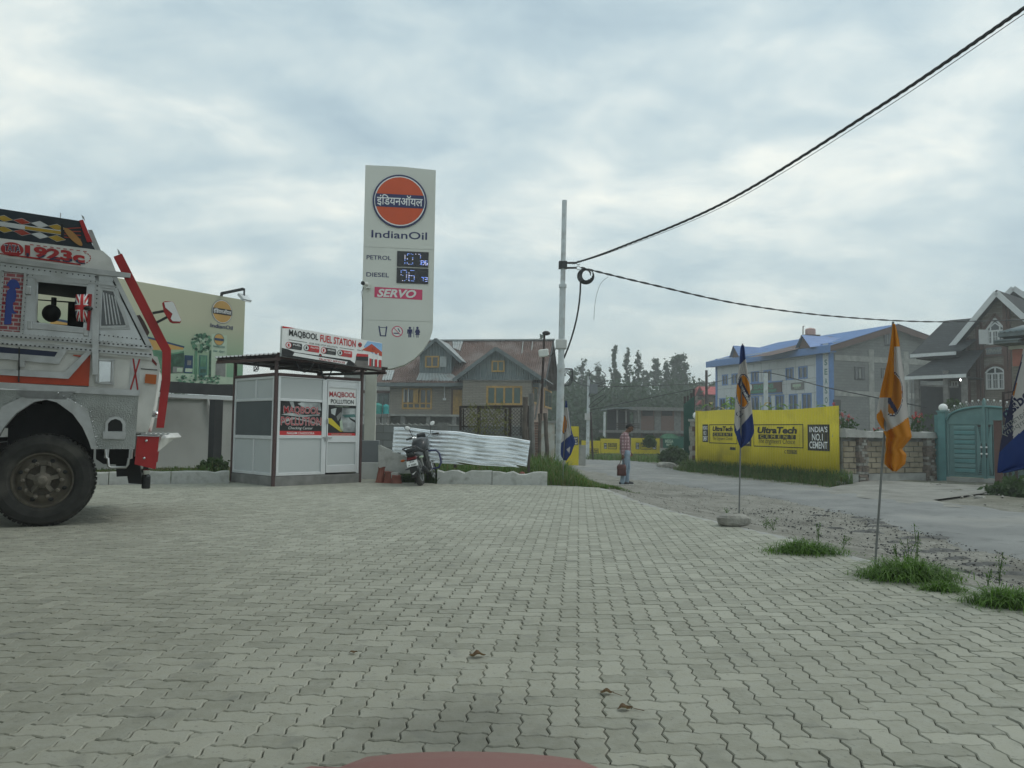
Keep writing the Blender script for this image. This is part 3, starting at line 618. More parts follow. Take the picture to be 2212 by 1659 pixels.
zbx=P.hit(ZC(1440,1350))[1];zby=P.hit(ZC(1440,1148))[1]
MB('grey_box').box(P.hit(ZC(1362,1200))[0]-.1,-.06,zbx,P.hit(ZC(1523,1200))[0],.4,zby).build('base_box',pt,.01)
MB('white_paint').box(P.hit(ZC(1350,1400))[0]-.1,-.12,-.03,P.hit(ZC(1562,1400))[0],.46,zbx-.004).build('plinth',pt,.015)
c=pd(404,360);r2=(pd(626,360)[0]-pd(182,360)[0])/2
em=MB('navy');em.lathe([(r2,-.035),(r2,.0)],(c[0],0,c[1]),'y',48);roundel(em,c[0],c[1],r2,-.036);em.build('emblem',pt)
le=MB('navy')
def ptext(s,x0,y0,x1,y1,m_=None,mbx=le,y=-.004,**k):
    a=pd(x0,y0);c_=pd(x1,y1);mbx.text(s,a[0],c_[1],c_[0],a[1],y,m_,**k)
for _t in(('IndianOil',172,592,625,674),('PETROL',132,797,333,840),('DIESEL',130,937,315,980)):le=MB('navy');ptext(*_t,mbx=le,bold=.012);le.build('lettering',pt)
ds=MB('led_black');seg={'0':'abcdef','1':'bc','7':'abc','9':'abcdfg','6':'acdefg','5':'acdfg','8':'abcdefg','3':'abcdg'}
rs=random.Random(5)
for(x0,y0,x1,y1,big_,sm_)in((382,765,636,900,'107','86'),(379,900,634,1035,'96','73')):
    a=pd(x0,y0);c_=pd(x1,y1);ds=MB('led_black');ds.box(a[0],-.02,c_[1],c_[0],.01,a[1]);W_=c_[0]-a[0];H_=a[1]-c_[1]
    def digit(ch,ox,oz,w_,h_):
        P_={'a':(0,1,1,1),'b':(1,.5,1,1),'c':(1,0,1,.5),'d':(0,0,1,0),'e':(0,0,0,.5),'f':(0,.5,0,1),'g':(0,.5,1,.5)}
        for s_ in seg[ch]:
            p=P_[s_];nd=5
            for k in range(nd):
                if rs.random()<.35:continue
                t=(k+.5)/nd;xx=ox+w_*(p[0]+(p[2]-p[0])*t);zz=oz+h_*(p[1]+(p[3]-p[1])*t)
                ds.face([(xx-.012,-.023,zz-.006),(xx+.012,-.023,zz-.006),(xx+.012,-.023,zz+.006),(xx-.012,-.023,zz+.006)],rs.choice(['led_blue','led_blue','led_white']))
    wd=W_*.17
    for i,ch in enumerate(big_):digit(ch,a[0]+W_*(.08 if len(big_)==3 else .14)+i*wd*1.45,c_[1]+H_*.16,wd,H_*.68)
    for i,ch in enumerate(sm_):digit(ch,a[0]+W_*.77+i*wd*.7,c_[1]+H_*.16,wd*.45,H_*.26)
    ds.build('price_display',pt)
sv=MB('pink');a=pd(197,1057);c_=pd(586,1165);sv.face([(a[0],-.004,c_[1]+.03),(c_[0],-.004,c_[1]),(c_[0],-.004,a[1]-.03),(a[0],-.004,a[1])])
ptext('SERVO',218,1072,536,1150,'sign_white',sv,-.007,shear=.25,bold=.035);sv.build('oil_brand_panel',pt)
ic=MB('navy')
def pp(x,y,k=1):a=pd(x,y);return(a[0],-.004*k,a[1])
ic.face([pp(227,1376),pp(238,1377),pp(250,1452),pp(282,1454),pp(290,1380),pp(301,1381),pp(291,1463),pp(240,1460)]);ic.face([pp(238,1386),pp(292,1388),pp(291,1393),pp(239,1391)])
c=pp(382,1422);r2=pp(428,1422)[0]-c[0];ic.disc(c[0],c[2],r2,-.004,'pink');ic.disc(c[0],c[2],r2*.84,-.007,'sign_white');ic.face([pp(352,1432,2.5),pp(400,1434,2.5),pp(400,1442,2.5),pp(352,1440,2.5)],'navy')
ic.face([pp(385,1398,2.5),pp(392,1396,2.5),pp(408,1426,2.5),pp(402,1428,2.5)],'navy');q=r2*.66;ic.face([(c[0]-q,-.0115,c[2]+q*.9),(c[0]-q*.85,-.0115,c[2]+q),(c[0]+q,-.0115,c[2]-q*.9),(c[0]+q*.85,-.0115,c[2]-q)],'pink')
for x,skirt in((485,0),(547,1)):
    h=pp(x,1393);ic.disc(h[0],h[2],.03,-.004,'navy',n=14)
    if skirt:ic.face([pp(x-12,1404),pp(x+14,1404),pp(x+23,1430),pp(x+14,1436),pp(x+20,1450),pp(x-18,1450),pp(x-12,1434),pp(x-22,1430)]);ic.face([pp(x-8,1450),pp(x-2,1450),pp(x-2,1472),pp(x-8,1472)]);ic.face([pp(x+3,1450),pp(x+9,1450),pp(x+9,1472),pp(x+3,1472)])
    else:ic.face([pp(x-20,1404),pp(x+20,1404),pp(x+22,1440),pp(x+15,1440),pp(x+12,1414),pp(x+12,1470),pp(x+2,1470),pp(x+1,1440),pp(x-1,1440),pp(x-2,1470),pp(x-12,1470),pp(x-12,1414),pp(x-15,1440),pp(x-22,1440)])
ic.face([pp(515,1385),pp(519,1385),pp(519,1470),pp(515,1470)]);ic.build('pictogram',pt)
a=pd(120,1042);mb=MB('sign_white');mb.box(a[0]+.03,-.12,a[1]-.09,a[0]+.12,-.002,a[1]+.02);mb.tube([(a[0]-.03,-.22,a[1]),(a[0]+.06,-.12,a[1])],.045,10);cm=mb.build('camera_unit',pt);MB('black').tube([(a[0]-.05,-.25,a[1]),(a[0]-.028,-.215,a[1])],.047,10).build('camera_lens',pt)
mb=MB('cable');p0=pd(102,1060);p1=pd(100,1190);p2=pd(98,1370);p3=pd(88,1480);mb.tube([(p0[0]+.02,-.01,p0[1]),(p0[0]-.03,-.01,p0[1]-.12),(p1[0],-.01,p1[1]),(p2[0],-.01,p2[1]),(p3[0],-.01,p3[1])],.006,5);mb.build('camera_cable',pt)
# pollution check booth
K=Fr(-4.76,15.53,46.5);KL=Fr(-4.76,15.53,136.5)
kt=thing('booth','grey panelled pollution checking booth with maroon steel frame','booth',K)
def kp(x,y):return K.hit(ZC(x,y))
def kl(x,y):return KL.hit(ZC(x,y))
KW=kp(1352,900)[0];KD=kl(172,900)[0];zw=kp(600,545)[1];zp=kp(600,1478)[1]
mb=MB('concrete_dark');mb.box(-.03,-.03,-.04,KW+.03,KD+.03,zp-.01);mb.build('plinth',kt,.01)
zroof=kp(600,372)[1]
for nm,x,y in(('post',-.01,-.01),('post',KW,-.01),('post',-.01,KD),('post',KW,KD)):
    MB('maroon_steel').box(x-.028,y-.028,-.03,x+.028,y+.028,zroof+(.02 if x<.5 else-.12)).build(nm,kt)
mb=MB('maroon_steel');mb.box(.03,-.035,zw,KW-.04,.03,zw+.06);mb.box(-.04,.03,zw,.025,KD-.04,zw+.06);mb.box(.03,KD-.03,zw,KW-.04,KD+.03,zw+.06);mb.box(KW-.03,.03,zw,KW+.035,KD-.04,zw+.06);mb.build('ring_beam',kt)
# closed panelled back and right side, ceiling
mb=MB('panel_dull');mb.box(.04,KD-.02,zp,KW-.04,KD,zw);mb.build('back_panel',kt);mb=MB('panel_grey');mb.box(KW-.02,.04,zp,KW,KD-.03,zw);mb.build('side_panel',kt)
mb=MB('panel_dull');mb.box(.04,.04,zw-.03,KW-.04,KD-.04,zw-.005);mb.build('ceiling',kt)
# front frame
xm0=kp(990,900)[0];xm1=kp(1030,900)[0]
def zz(x,y):return kp(x,y)[1]
r1,r2_=zz(810,775),zz(810,1115);rt=zz(800,560)
fm=MB('alu_frame');x0=.035;xe=KW-.04
for a,c_ in((x0,x0+.055),(xm0-.012,xm1-.006),(xe-.06,xe)):fm.box(a,-.03,zp,c_,.03,zw-.002)
for z0_,z1_ in((zp,zp+.06),(r2_-.03,r2_+.035),(r1-.025,r1+.025),(rt-.02,zw-.003)):fm.box(x0+.056,-.028,z0_,xm0-.013,.028,z1_)
fm.box(xm1-.005,-.028,rt-.03,xe-.061,.028,zw-.003);fm.build('front_frame',kt,.004)
for nm,a,c_,m_ in(('front_panel',rt-.02,r1+.025,'panel_grey'),('front_panel',r2_-.03,zp+.06,'panel_grey')):MB(m_).box(x0+.05,-.008,c_-.005,xm0,.01,a+.005).build(nm,kt)
# window poster
pz0,pz1=r2_+.035,r1-.025;pw=MB('black');pw.box(x0+.05,-.012,pz0-.004,xm0,.01,pz1+.004);fp=pw.build('window_panel',kt)
def poster(mb,x0,z0,x1,z1,y,items):
    for it in items:
        if it[0]=='p':mb.face([(x0+(x1-x0)*a,y-.002*it[3],z0+(z1-z0)*b)for a,b in it[1]],it[2])
        else:_,s_,a,b,c2,d,m_,k,kw=it;mb.text(s_,x0+(x1-x0)*a,z0+(z1-z0)*b,x0+(x1-x0)*c2,z0+(z1-z0)*d,y-.002*k,m_,**kw)
pa=MB('black');X0=x0+.06
mat('pr_chrome',(.35,.38,.38),.5,var=.6,scale=4);mat('pr_yellow',(.55,.45,.03),.5,var=.1);mat('pr_sky',(.25,.45,.7),.5,var=.2,scale=2);mat('pr_redtext',(.40,.025,.035),.5,var=.1);mat('pr_asph',(.16,.15,.14),.7,var=.2)
poster(pa,X0,pz0,xm0-.01,pz1,-.014,[('p',[(0,.12),(1,.12),(1,1),(0,1)],'black',0),
    ('p',[(.2,1),(.3,1),(.34,.8),(.27,.82)],'pr_chrome',1),('p',[(.5,.99),(.95,.99),(.98,.75),(.6,.8),(.4,.93)],'pr_chrome',1),('p',[(.02,.6),(.25,.66),(.6,.6),(.9,.64),(.95,.6),(.5,.54),(.2,.58)],'pr_chrome',1),('p',[(.05,.35),(.35,.48),(.8,.36),(1,.28),(1,.33),(.7,.44),(.3,.53),(.05,.42)],'pr_chrome',1),
    ('p',[(0,0),(1,0),(1,.125),(0,.125)],'pr_red',2),
    ('t','MAQBOOL',.075,.595,.945,.86,'flatwhite',3,dict(bold=.03)),('t','MAQBOOL',.08,.60,.94,.855,'pr_redtext',4,dict(bold=.005)),
    ('t','POLLUTION',.02,.285,.99,.545,'flatwhite',3,dict(bold=.03)),('t','POLLUTION',.025,.29,.985,.54,'pr_redtext',4,dict(bold=.005)),
    ('t','Checking Center',.2,.15,.78,.255,'flatwhite',3,dict(shear=.25)),('t','NAGAM CHADOORA',.17,.025,.82,.10,'flatwhite',4,dict(bold=.01))])
pa.build('poster',kt)
# door
dx0,dx1=xm1+.004,xe-.066;dz1=rt-.035;dz0=zp+.03
dr=MB('alu_frame')
px0,px1=kp(1042,880)[0],kp(1303,880)[0];dpz0,dpz1=zz(1170,1103),zz(1170,660);lz0,lz1=zz(1155,1375),zz(1155,1165)
wall_open(dr,dx0,dz0,dx1,dz1,-.034,.02,[(px0,dpz0,px1,dpz1),(px0,lz0,px1,lz1)]);door=dr.build('door',kt,.004)
MB('panel_grey').box(px0,-.012,lz0,px1,.01,lz1).build('door_panel',door)
pb=MB('black');pb.box(px0,-.012,dpz0,px1,.01,dpz1)
poster(pb,px0,dpz0,px1,dpz1,-.014,[('p',[(0,.62),(1,.62),(1,1),(0,1)],'flatwhite',0),('p',[(0,.585),(1,.585),(1,.64),(0,.64)],'black',1),('p',[(.5,.58),(1,.58),(1,.08),(.55,.08),(.45,.3)],'pr_chrome',1),('p',[(.5,.44),(.95,.46),(1,.4),(.6,.38)],'pr_teal',2),('p',[(.72,.4),(.98,.33),(1,.27),(.8,.34)],'black',2),('p',[(.45,.1),(.56,.1),(.5,.34),(.42,.3)],'pr_pale',2),
    ('p',[(0,.36),(.12,.36),(.52,.13),(.52,.085),(.45,.085),(0,.27)],'pr_yellow',2),('p',[(.1,.55),(.3,.58),(.25,.42),(.12,.46)],'pr_chrome',1),('p',[(.3,.4),(.45,.5),(.5,.44),(.36,.3)],'pr_grey',1),
    ('p',[(0,0),(1,0),(1,.055),(0,.055)],'pr_red',2),('t','MAQBOOL',.03,.79,.97,.92,'pr_redtext',3,dict(bold=.02)),('t','POLLUTION',.09,.67,.91,.76,'black',3,dict(bold=.015)),('t','Checking Center',.26,.595,.74,.628,'pr_pale',3,dict(shear=.25)),('t','NAGAM CHADOORA',.14,.008,.86,.046,'pr_pale',4,{})])
pb.build('door_poster',door)
mb=MB('steel');h=kp(1030,970);mb.bar((h[0],-.06,h[1]+.05),(h[0],-.06,h[1]-.05),.02);mb.bar((h[0],-.06,h[1]+.05),(h[0],-.03,h[1]+.05),.015);mb.bar((h[0],-.06,h[1]-.05),(h[0],-.03,h[1]-.05),.015);mb.build('door_handle',door)
mb=MB('steel');h=kp(990,1120);h2=kp(1072,1122);mb.bar((h[0],-.045,h[1]),(h2[0],-.045,h2[1]),.022);mb.box(h[0]+.05,-.06,h[1]-.08,h[0]+.1,-.036,h[1]+.02);mb.build('hasp',door)
# left side face panels (plane x = 0, running back along y)
def lbox(mb,y0,z0,y1,z1,xo,xi,m_=None):mb.box(xo,y0,z0,xi,y1,z1,m_)
lf=MB('alu_frame');ya,yb=.035,KD-.045;lz=[zp,kl(350,1115)[1],kl(380,768)[1],zw-.003];ymt=kl(385,660)[0];ymb=kl(358,1270)[0]
for y0,y1 in((ya,ya+.055),(yb-.055,yb)):lbox(lf,y0,zp,y1,zw-.002,-.03,.03)
for z0_,z1_ in((lz[0],lz[0]+.06),(lz[1]-.035,lz[1]+.035),(lz[2]-.03,lz[2]+.03),(lz[3]-.05,lz[3])):lbox(lf,ya+.056,z0_,yb-.056,z1_,-.028,.028)
lbox(lf,ymt-.03,lz[2]+.031,ymt+.03,lz[3]-.051,-.027,.027);lbox(lf,ymb-.03,lz[0]+.061,ymb+.03,lz[1]-.036,-.027,.027);lf.build('side_frame',kt,.004)
for y0,y1,z0_,z1_,m_ in((ya+.05,ymt,lz[2]+.02,lz[3]-.04,'panel_grey'),(ymt,yb-.05,lz[2]+.02,lz[3]-.04,'panel_grey'),(ya+.05,yb-.05,lz[1]+.03,lz[2]-.025,'window_dark'),(ya+.05,ymb,lz[0]+.05,lz[1]-.03,'panel_grey'),(ymb,yb-.05,lz[0]+.05,lz[1]-.03,'panel_grey')):
    mb=MB(m_);lbox(mb,y0,z0_,y1,z1_,-.008,.008);mb.build('side_window' if m_=='window_dark' else 'side_panel',kt)
# roof sheet (drops towards the right), purlins
def zat(uv,x,y):
    p=K.w(x,y,0);d=ray(*uv);return CAMH+d.z*p.y/d.y
fx0,fx1,fy,by=-.12,KW+.55,-.22,KD+.75
zc={(0,0):zat(ZC(590,350),fx0,fy),(0,1):zat(ZC(0,385),fx0,by),(1,0):zat(ZC(1545,488),fx1,fy)};zc[(1,1)]=zc[(1,0)]+zc[(0,1)]-zc[(0,0)]
def rz(a,b):return(zc[(0,0)]*(1-a)+zc[(1,0)]*a)*(1-b)+(zc[(0,1)]*(1-a)+zc[(1,1)]*a)*b
rf=MB('tin_light');NB,NA=90,6;vs=[]
for i in range(NB+1):
    b_=i/NB;ph=(b_*15)%1;hgt=.035 if ph<.12 else 0
    for j in range(NA+1):
        a_=j/NA;vs.append((fx0+(fx1-fx0)*a_,fy+(by-fy)*b_,rz(a_,b_)+.02+hgt))
for i in range(NB+1):
    for j in range(NA+1):v_=vs[i*(NA+1)+j];vs.append((v_[0],v_[1],v_[2]-.012))
o_=(NB+1)*(NA+1);n_=NA+1
rf.add(vs,[(i*n_+j,i*n_+j+1,(i+1)*n_+j+1,(i+1)*n_+j)for i in range(NB)for j in range(NA)],'tin_light')
rf.add(vs,[(o_+i*n_+j,o_+(i+1)*n_+j,o_+(i+1)*n_+j+1,o_+i*n_+j+1)for i in range(NB)for j in range(NA)],'maroon_steel')
rf.build('roof_sheet',kt)
mb=MB('maroon_steel')
for b_ in(.03,.5,.97):mb.bar((fx0+.02,fy+(by-fy)*b_,rz(.01,b_)-.03),(fx1-.02,fy+(by-fy)*b_,rz(.99,b_)-.03),.05,.06)
for a_ in(.02,.5,.98):mb.bar((fx0+(fx1-fx0)*a_,fy,rz(a_,0)-.075),(fx0+(fx1-fx0)*a_,by,rz(a_,1)-.075),.05,.06)
mb.build('roof_frame',kt)
mb=MB('cable');
for s0,s1,y_,dz in((.35,.8,-.1,.22),(.95,1.3,-.05,.3),(1.3,1.9,-.1,.14)):
    mb.tube([(s0+(s1-s0)*t,y_,rz(s0/2.2,.05)-.06-dz*math.sin(math.pi*t))for t in np.linspace(0,1,9)],.013,6)
y0=KD*.45
for k in range(5):mb.tube([(-.03,y0+.11*math.cos(t+k),zw+.2+.09*math.sin(t)+.01*k)for t in np.linspace(0,6.3,14)],.006,5)
mb.build('hanging_wire',kt)
# sign board on the roof edge
bx0,bx1=-.10,None
sA=kp(612,365);sB=kp(1545,488);sC=kp(622,82);sD=kp(1550,238)
st=thing('sign_board','white red and black fuel station sign board on the booth roof','sign',K)
yb_=-.28
def sp(x,y,k=0):a,c_=K.hit(ZC(x,y),yb_);return(a,yb_-.002*k,c_)
A0,B0,C0,D0=sp(612,362),sp(1545,490),sp(622,80),sp(1550,238)
MB('alu').prism([(A0[0],A0[2]),(B0[0],B0[2]),(D0[0],D0[2]),(C0[0],C0[2])],yb_+.002,yb_+.07).build('backing',st)
pr=MB('flatwhite')
def sq(a,b,k=1):
    x=(A0[0]*(1-a)+B0[0]*a);z=(A0[2]*(1-a)+B0[2]*a)*(1-b)+(C0[2]*(1-a)+D0[2]*a)*b;return(x,yb_-.002*k,z)
def st_(s_,a,b,c_,d,m_,k=4,**kw):pr.text(s_,0,0,0,0,0,m_,map=lambda u,v:sq(a+(c_-a)*u,b+(d-b)*v,k),**kw)
pr.face([sq(0,0,0),sq(1,0,0),sq(1,1,0),sq(0,1,0)])
pr.face([sq(0,0),sq(.74,0),sq(.70,.12),sq(.66,.2),sq(.12,.2),sq(.06,.26),sq(0,.28)],'black');pr.face([sq(.1,.07,2),sq(.62,.02,2),sq(.635,.13,2),sq(.115,.18,2)],'flatwhite');pr.face([sq(0,1),sq(0,.93),sq(.08,.97),sq(.12,1)],'pr_red')
pr.face([sq(.70,0),sq(1,0),sq(1,.35),sq(.8,.36),sq(.72,.25)],'pr_asph');pr.face([sq(.84,.98),sq(1,.98),sq(1,.5),sq(.9,.55),sq(.8,.75)],'pr_sky')
pr.face([sq(.78,.62,3),sq(.885,.9,3),sq(1,.66,3),sq(1,.5,3),sq(.89,.6,3)],'redorange');pr.face([sq(.72,.36,3),sq(.86,.42,3),sq(.86,.5,3),sq(.73,.47,3)],'pr_red');pr.face([sq(.72,.22,2),sq(.86,.26,2),sq(.86,.42,2),sq(.72,.36,2)],'dark')
for a in(.85,.905,.95):pr.face([sq(a,.1,4),sq(a+.013,.1,4),sq(a+.013,.6,4),sq(a,.6,4)],'flatwhite')
for a in(.862,.925,.97):pr.face([sq(a,.08,5),sq(a+.022,.08,5),sq(a+.022,.36,5),sq(a,.36,5)],'pr_red')
c=sq(.905,.74);pr.disc(c[0],c[2],.035,yb_-.01,'navy',n=20);pr.disc(c[0],c[2],.03,yb_-.012,'redorange',n=20)
c=sq(.76,.80);pr.disc(c[0],c[2],.05,yb_-.006,'pr_red',n=24);pr.box(c[0]-.045,yb_-.009,c[2]-.012,c[0]+.045,yb_-.007,c[2]+.012,'dark');st_('IndianOil',.73,.58,.79,.63,'black')
st_('MAQBOOL',.06,.68,.335,.93,'black',bold=.02);st_('FUEL STATION',.355,.68,.715,.93,'pr_red',bold=.02);st_('OUR ONE STOP SOLUTION',.25,.545,.53,.605,'black')
for a,b in((.06,.23),(.55,.70)):pr.face([sq(a,.575,2),sq(b,.575,2),sq(b,.59,2),sq(a,.59,2)],'black')
for i,(s_,m1,m2)in enumerate((('FUEL','pr_red','dark'),('POLLUTION','dark','pr_red'),('INSURANCE','pr_red','dark'),('VEH. DOCUMENTS','dark','pr_red'))):
    a=.03+.165*i;pr.face([sq(a+.03,.29,2),sq(a+.15,.29,2),sq(a+.155,.34,2),sq(a+.155,.47,2),sq(a+.15,.51,2),sq(a+.03,.51,2)],m2);c=sq(a+.03,.40);pr.disc(c[0],c[2],.065,yb_-.006,m1,n=22);pr.disc(c[0],c[2],.052,yb_-.008,'flatwhite',n=22);pr.box(c[0]-.02,yb_-.011,c[2]-.03,c[0]+.02,yb_-.009,c[2]+.03,m1)
    st_(s_,a+.07,.41,a+.145,.47,'flatwhite',5,bold=.02);pr.face([sq(a+.07,.35,4),sq(a+.135,.35,4),sq(a+.135,.36,4),sq(a+.07,.36,4)],'pr_grey');pr.face([sq(a+.07,.315,4),sq(a+.12,.315,4),sq(a+.12,.325,4),sq(a+.07,.325,4)],'pr_grey')
st_('QUALITY FUEL,',.125,.085,.325,.145,'black',shear=.25,bold=.015);st_('TRUSTED SERVICES',.345,.045,.61,.115,'pr_redtext',shear=.25,bold=.015);c=sq(.36,.21);pr.disc(c[0],c[2],.035,yb_-.009,'dark',n=16);pr.disc(c[0],c[2],.015,yb_-.011,'pr_red',n=10)
pr.build('printed_face',st)
mb=MB('maroon_steel');
for a in(.2,.55,.85):q=sq(a,.0);mb=MB('maroon_steel');mb.bar((q[0],yb_+.04,q[2]-.05),(q[0],yb_+.3,q[2]+.02),.03);mb.bar((q[0],yb_+.08,q[2]),(q[0],yb_+.08,q[2]+.35),.03);mb.build('bracket',st)
# ================================================================ decorated truck
_c=G(70,1138);T=Fr(_c.x,_c.y,24.0)
tt=thing('truck','silver decorated goods truck with red trim, cut off by the picture edge','truck',T)
def ta(x,y,ly=0.0):return T.hit(ZA(x,y),ly)
def tb(x,y,ly=0.0):return T.hit(ZB(x,y),ly)
def pan(name,pts,y0,y1,m,parent=None,bevel=.004,fn=None,f=tb):return MB(m).prism([f(*p)if len(p)==2 else p[:2]for p in pts],y0,y1).build(name,parent or tt,bevel)
TW=2.35
mat('diamond_plate',(.40,.42,.41),.42,.75,var=.12,scale=5,bump=.5,bscale=60,dirt=(.2,.2,.18),damt=.5,dscale=2)
mat('truck_white',(.66,.66,.63),.35,var=.06,dirt=(.36,.35,.31),damt=.6,dscale=2.5);mat('truck_navy',(.02,.03,.075),.4,var=.15);mat('interior',(.02,.022,.024),.7,var=.3)
mat('wheel_dirty',(.13,.115,.09),.9,var=.3,scale=8,dirt=(.05,.045,.04),damt=.6)
mat('hub_dirty',(.15,.135,.11),.85,var=.3,scale=10)
# --- wheel
def wheel(cx,cz,r,yo,parent):
    ty=MB('rubber');w=.28;ty.lathe([(r*.60,yo+.0),(r*.66,yo-.035),(r*.8,yo-.05),(r*.93,yo-.035),(r*.985,yo+.01),(r,yo+.05),(r,yo+w-.05),(r*.985,yo+w),(r*.8,yo+w+.02),(r*.6,yo+w)],(cx,0,cz),'y',56)
    for k in range(60):
        a=2*math.pi*k/60;ca,sa=math.cos(a),math.sin(a)
        ty.obox((cx+ca*(r+.004),yo+.06+.02*(k%2),cz+sa*(r+.004)),(.02,.09,r*.07),(0,-a,0));ty.obox((cx+ca*(r+.004),yo+w-.08,cz+sa*(r+.004)),(.02,.09,r*.07),(0,-a,0))
    wh=bpy.data.objects.new('wheel',None);COL.objects.link(wh);wh.parent=parent;ty.build('tyre',wh)
    rm=MB('wheel_dirty');rm.lathe([(r*.605,yo-.005),(r*.575,yo-.012),(r*.55,yo+.03),(r*.53,yo+.05),(r*.50,yo+.045),(r*.42,yo+.012),(r*.33,yo+.006),(r*.32,yo+.055),(r*.18,yo+.06)],(cx,0,cz),'y',44)
    for k in range(8):
        a=2*math.pi*(k+.5)/8;rm.ball((cx+r*.45*math.cos(a),yo+.018,cz+r*.45*math.sin(a)),(.03,.012,.024),'black',8,4)
    rm.build('rim',wh)
    hb_=MB('hub_dirty');hb_.lathe([(r*.19,yo+.06),(r*.17,yo-.02),(r*.11,yo-.035),(r*.10,yo-.07),(r*.06,yo-.08),(0.001,yo-.08)],(cx,0,cz),'y',20)
    for k in range(5):a=2*math.pi*k/5+.3;hb_.bar((cx+r*.12*math.cos(a),yo-.005,cz+r*.12*math.sin(a)),(cx+r*.3*math.cos(a),yo+.03,cz+r*.3*math.sin(a)),.05,.05)
    hb_.build('hub',wh)
    for k in range(10):
        a=2*math.pi*k/10;MB('hub_dirty').lathe([(.026,yo+.02),(.026,yo-.025),(.014,yo-.045),(.001,yo-.045)],(cx+r*.37*math.cos(a),0,cz+r*.37*math.sin(a)),'y',6,smooth=False).build('wheel_nut',wh)
    return wh
hubx=tb(345,1120)[0];RW=.53
wheel(hubx,RW,RW,.02,tt);wheel(hubx-.2,RW,RW,TW-.3,tt)
# --- lower cab side: plate with wheel arch
arch_out=[(130,385),(470,400),(715,540),(795,865)];arch_in=[(130,455),(330,450),(470,485),(600,580),(680,690),(730,800),(750,865)]
pan('wing_plate',[(470,402),(1128,432),(1100,865),(797,865),(717,542)],0,.03,'diamond_plate')
xa0=2*hubx-tb(750,865)[0];mir=lambda p:(2*hubx-p[0],p[1])
ao=[tb(*p)for p in arch_out];ai=[tb(*p)for p in arch_in]
arch=ao[::-1]+[mir(p)for p in ao]+[mir(p)for p in ai[::-1]]+ai
MB('steel').prism(arch[::-1],-.045,.03).build('arch_flare',tt,.006)
z_t=tb(470,400)[1];mb=MB('diamond_plate');o2=[mir(p)for p in ao];mb.prism([(o2[1][0],o2[1][1]),(o2[2][0],o2[2][1]),(o2[3][0],o2[3][1]),(o2[3][0]-.6,o2[3][1]),(o2[3][0]-.6,ao[0][1])],0,.03);mb.build('wing_plate',tt)
mb=MB('interior')
for a,b_ in zip(ai[:-1],ai[1:]):mb.box(min(a[0],b_[0])-.01,.03,max(a[1],b_[1])-.02,max(a[0],b_[0])+.01,TW-.05,max(a[1],b_[1])+.03);p=mir(a);q=mir(b_);mb.box(min(p[0],q[0])-.01,.03,max(p[1],q[1])-.02,max(p[0],q[0])+.01,TW-.05,max(p[1],q[1])+.03)
mb.box(xa0+.05,.5,.35,ai[-1][0]-.02,.54,ai[0][1]);mb.build('wheel_well',tt)
pan('sill_trim',[(-1200,248),(0,325),(1140,390),(1138,432),(700,412),(470,400),(0,368),(-1200,290)],-.03,.02,'steel')
rv=MB('chrome')
for a,b_,n in(((740,560),(800,850),8),((480,410),(710,545),6),((820,862),(1090,862),7)):
    for k in range(n):
        t=k/(n-1);p=tb(a[0]+(b_[0]-a[0])*t,a[1]+(b_[1]-a[1])*t);rv.ball((p[0],-.048 if a[0]<800 else-.004,p[1]),.009,None,6,4)
for a,b_,n in(((310,840),(1040,915),16),((1062,960),(1030,1560),14),((1090,1490),(1530,1540),10),((1075,1555),(1610,1610),12),((1240,900),(1600,1610),16),((300,850),(250,1480),14),((40,800),(-8,1470),12),((260,1520),(990,1590),16),((280,1490),(990,1545),16),((0,735),(1040,860),18)):
    for k in range(n):t=k/(n-1);p=ta(a[0]+(b_[0]-a[0])*t,a[1]+(b_[1]-a[1])*t);rv.ball((p[0],-.026,p[1]),.008,'dark',6,4)
tag(rv.build('rivets',tt),None,None,None,'stuff')
# wing lamp recess
pan('lamp_recess',[(878,720),(880,660),(905,630),(945,618),(985,632),(1005,665),(1003,720)],-.002,.001,'black');pan('recess_frame',[(862,725),(865,650),(895,615),(945,604),(995,618),(1022,655),(1018,725),(1003,722),(1005,665),(985,632),(945,618),(905,630),(880,660),(878,722)],-.022,0,'steel')
pan('recess_step',[(846,725),(1025,732),(1018,785),(848,780)],-.05,0,'steel')
# --- middle band
pan('band_panel',[(-1200,-75),(0,20),(735,70),(725,352),(0,322),(-1200,245)],.0,.03,'truck_white')
pan('navy_stripe',[(-1200,-60),(0,28),(490,55),(452,116),(0,82),(-1200,0)],-.008,-.001,'truck_navy')
for pts in([(-1200,0),(0,84),(450,118),(490,55),(548,58),(478,172),(0,128),(-1200,45)],[(-1200,130),(0,218),(530,246),(700,80),(745,82),(560,292),(0,260),(-1200,170)]):pan('band_moulding',pts,-.028,-.002,'steel')
pan('red_stripe',[(-1200,175),(0,264),(560,296),(738,84),(722,350),(0,320),(-1200,242)],-.01,-.001,'redorange')
pan('red_arrow',[(598,98),(700,108),(690,122),(600,105)],-.012,-.009,'redorange')
pan('door_seam',[(158,40),(164,40),(160,320),(154,320)],-.03,-.005,'dark');pan('door_lock',[(170,130),(205,133),(200,195),(172,195)],-.05,-.002,'steel')
pan('grab_rail',[(766,-250),(805,-250),(795,255),(768,255)],-.09,-.05,'steel',bevel=.01);pan('nose_panel',[(740,80),(1150,110),(1138,392),(725,360)],0,.03,'truck_white')
pan('mirror_tile',[(810,150),(905,155),(900,315),(812,318)],-.004,-.001,'chrome');pan('tile_frame',[(795,128),(942,134),(936,342),(778,330),(800,318),(900,318),(905,155),(812,150),(808,316),(780,326)],-.02,0,'steel')if False else None
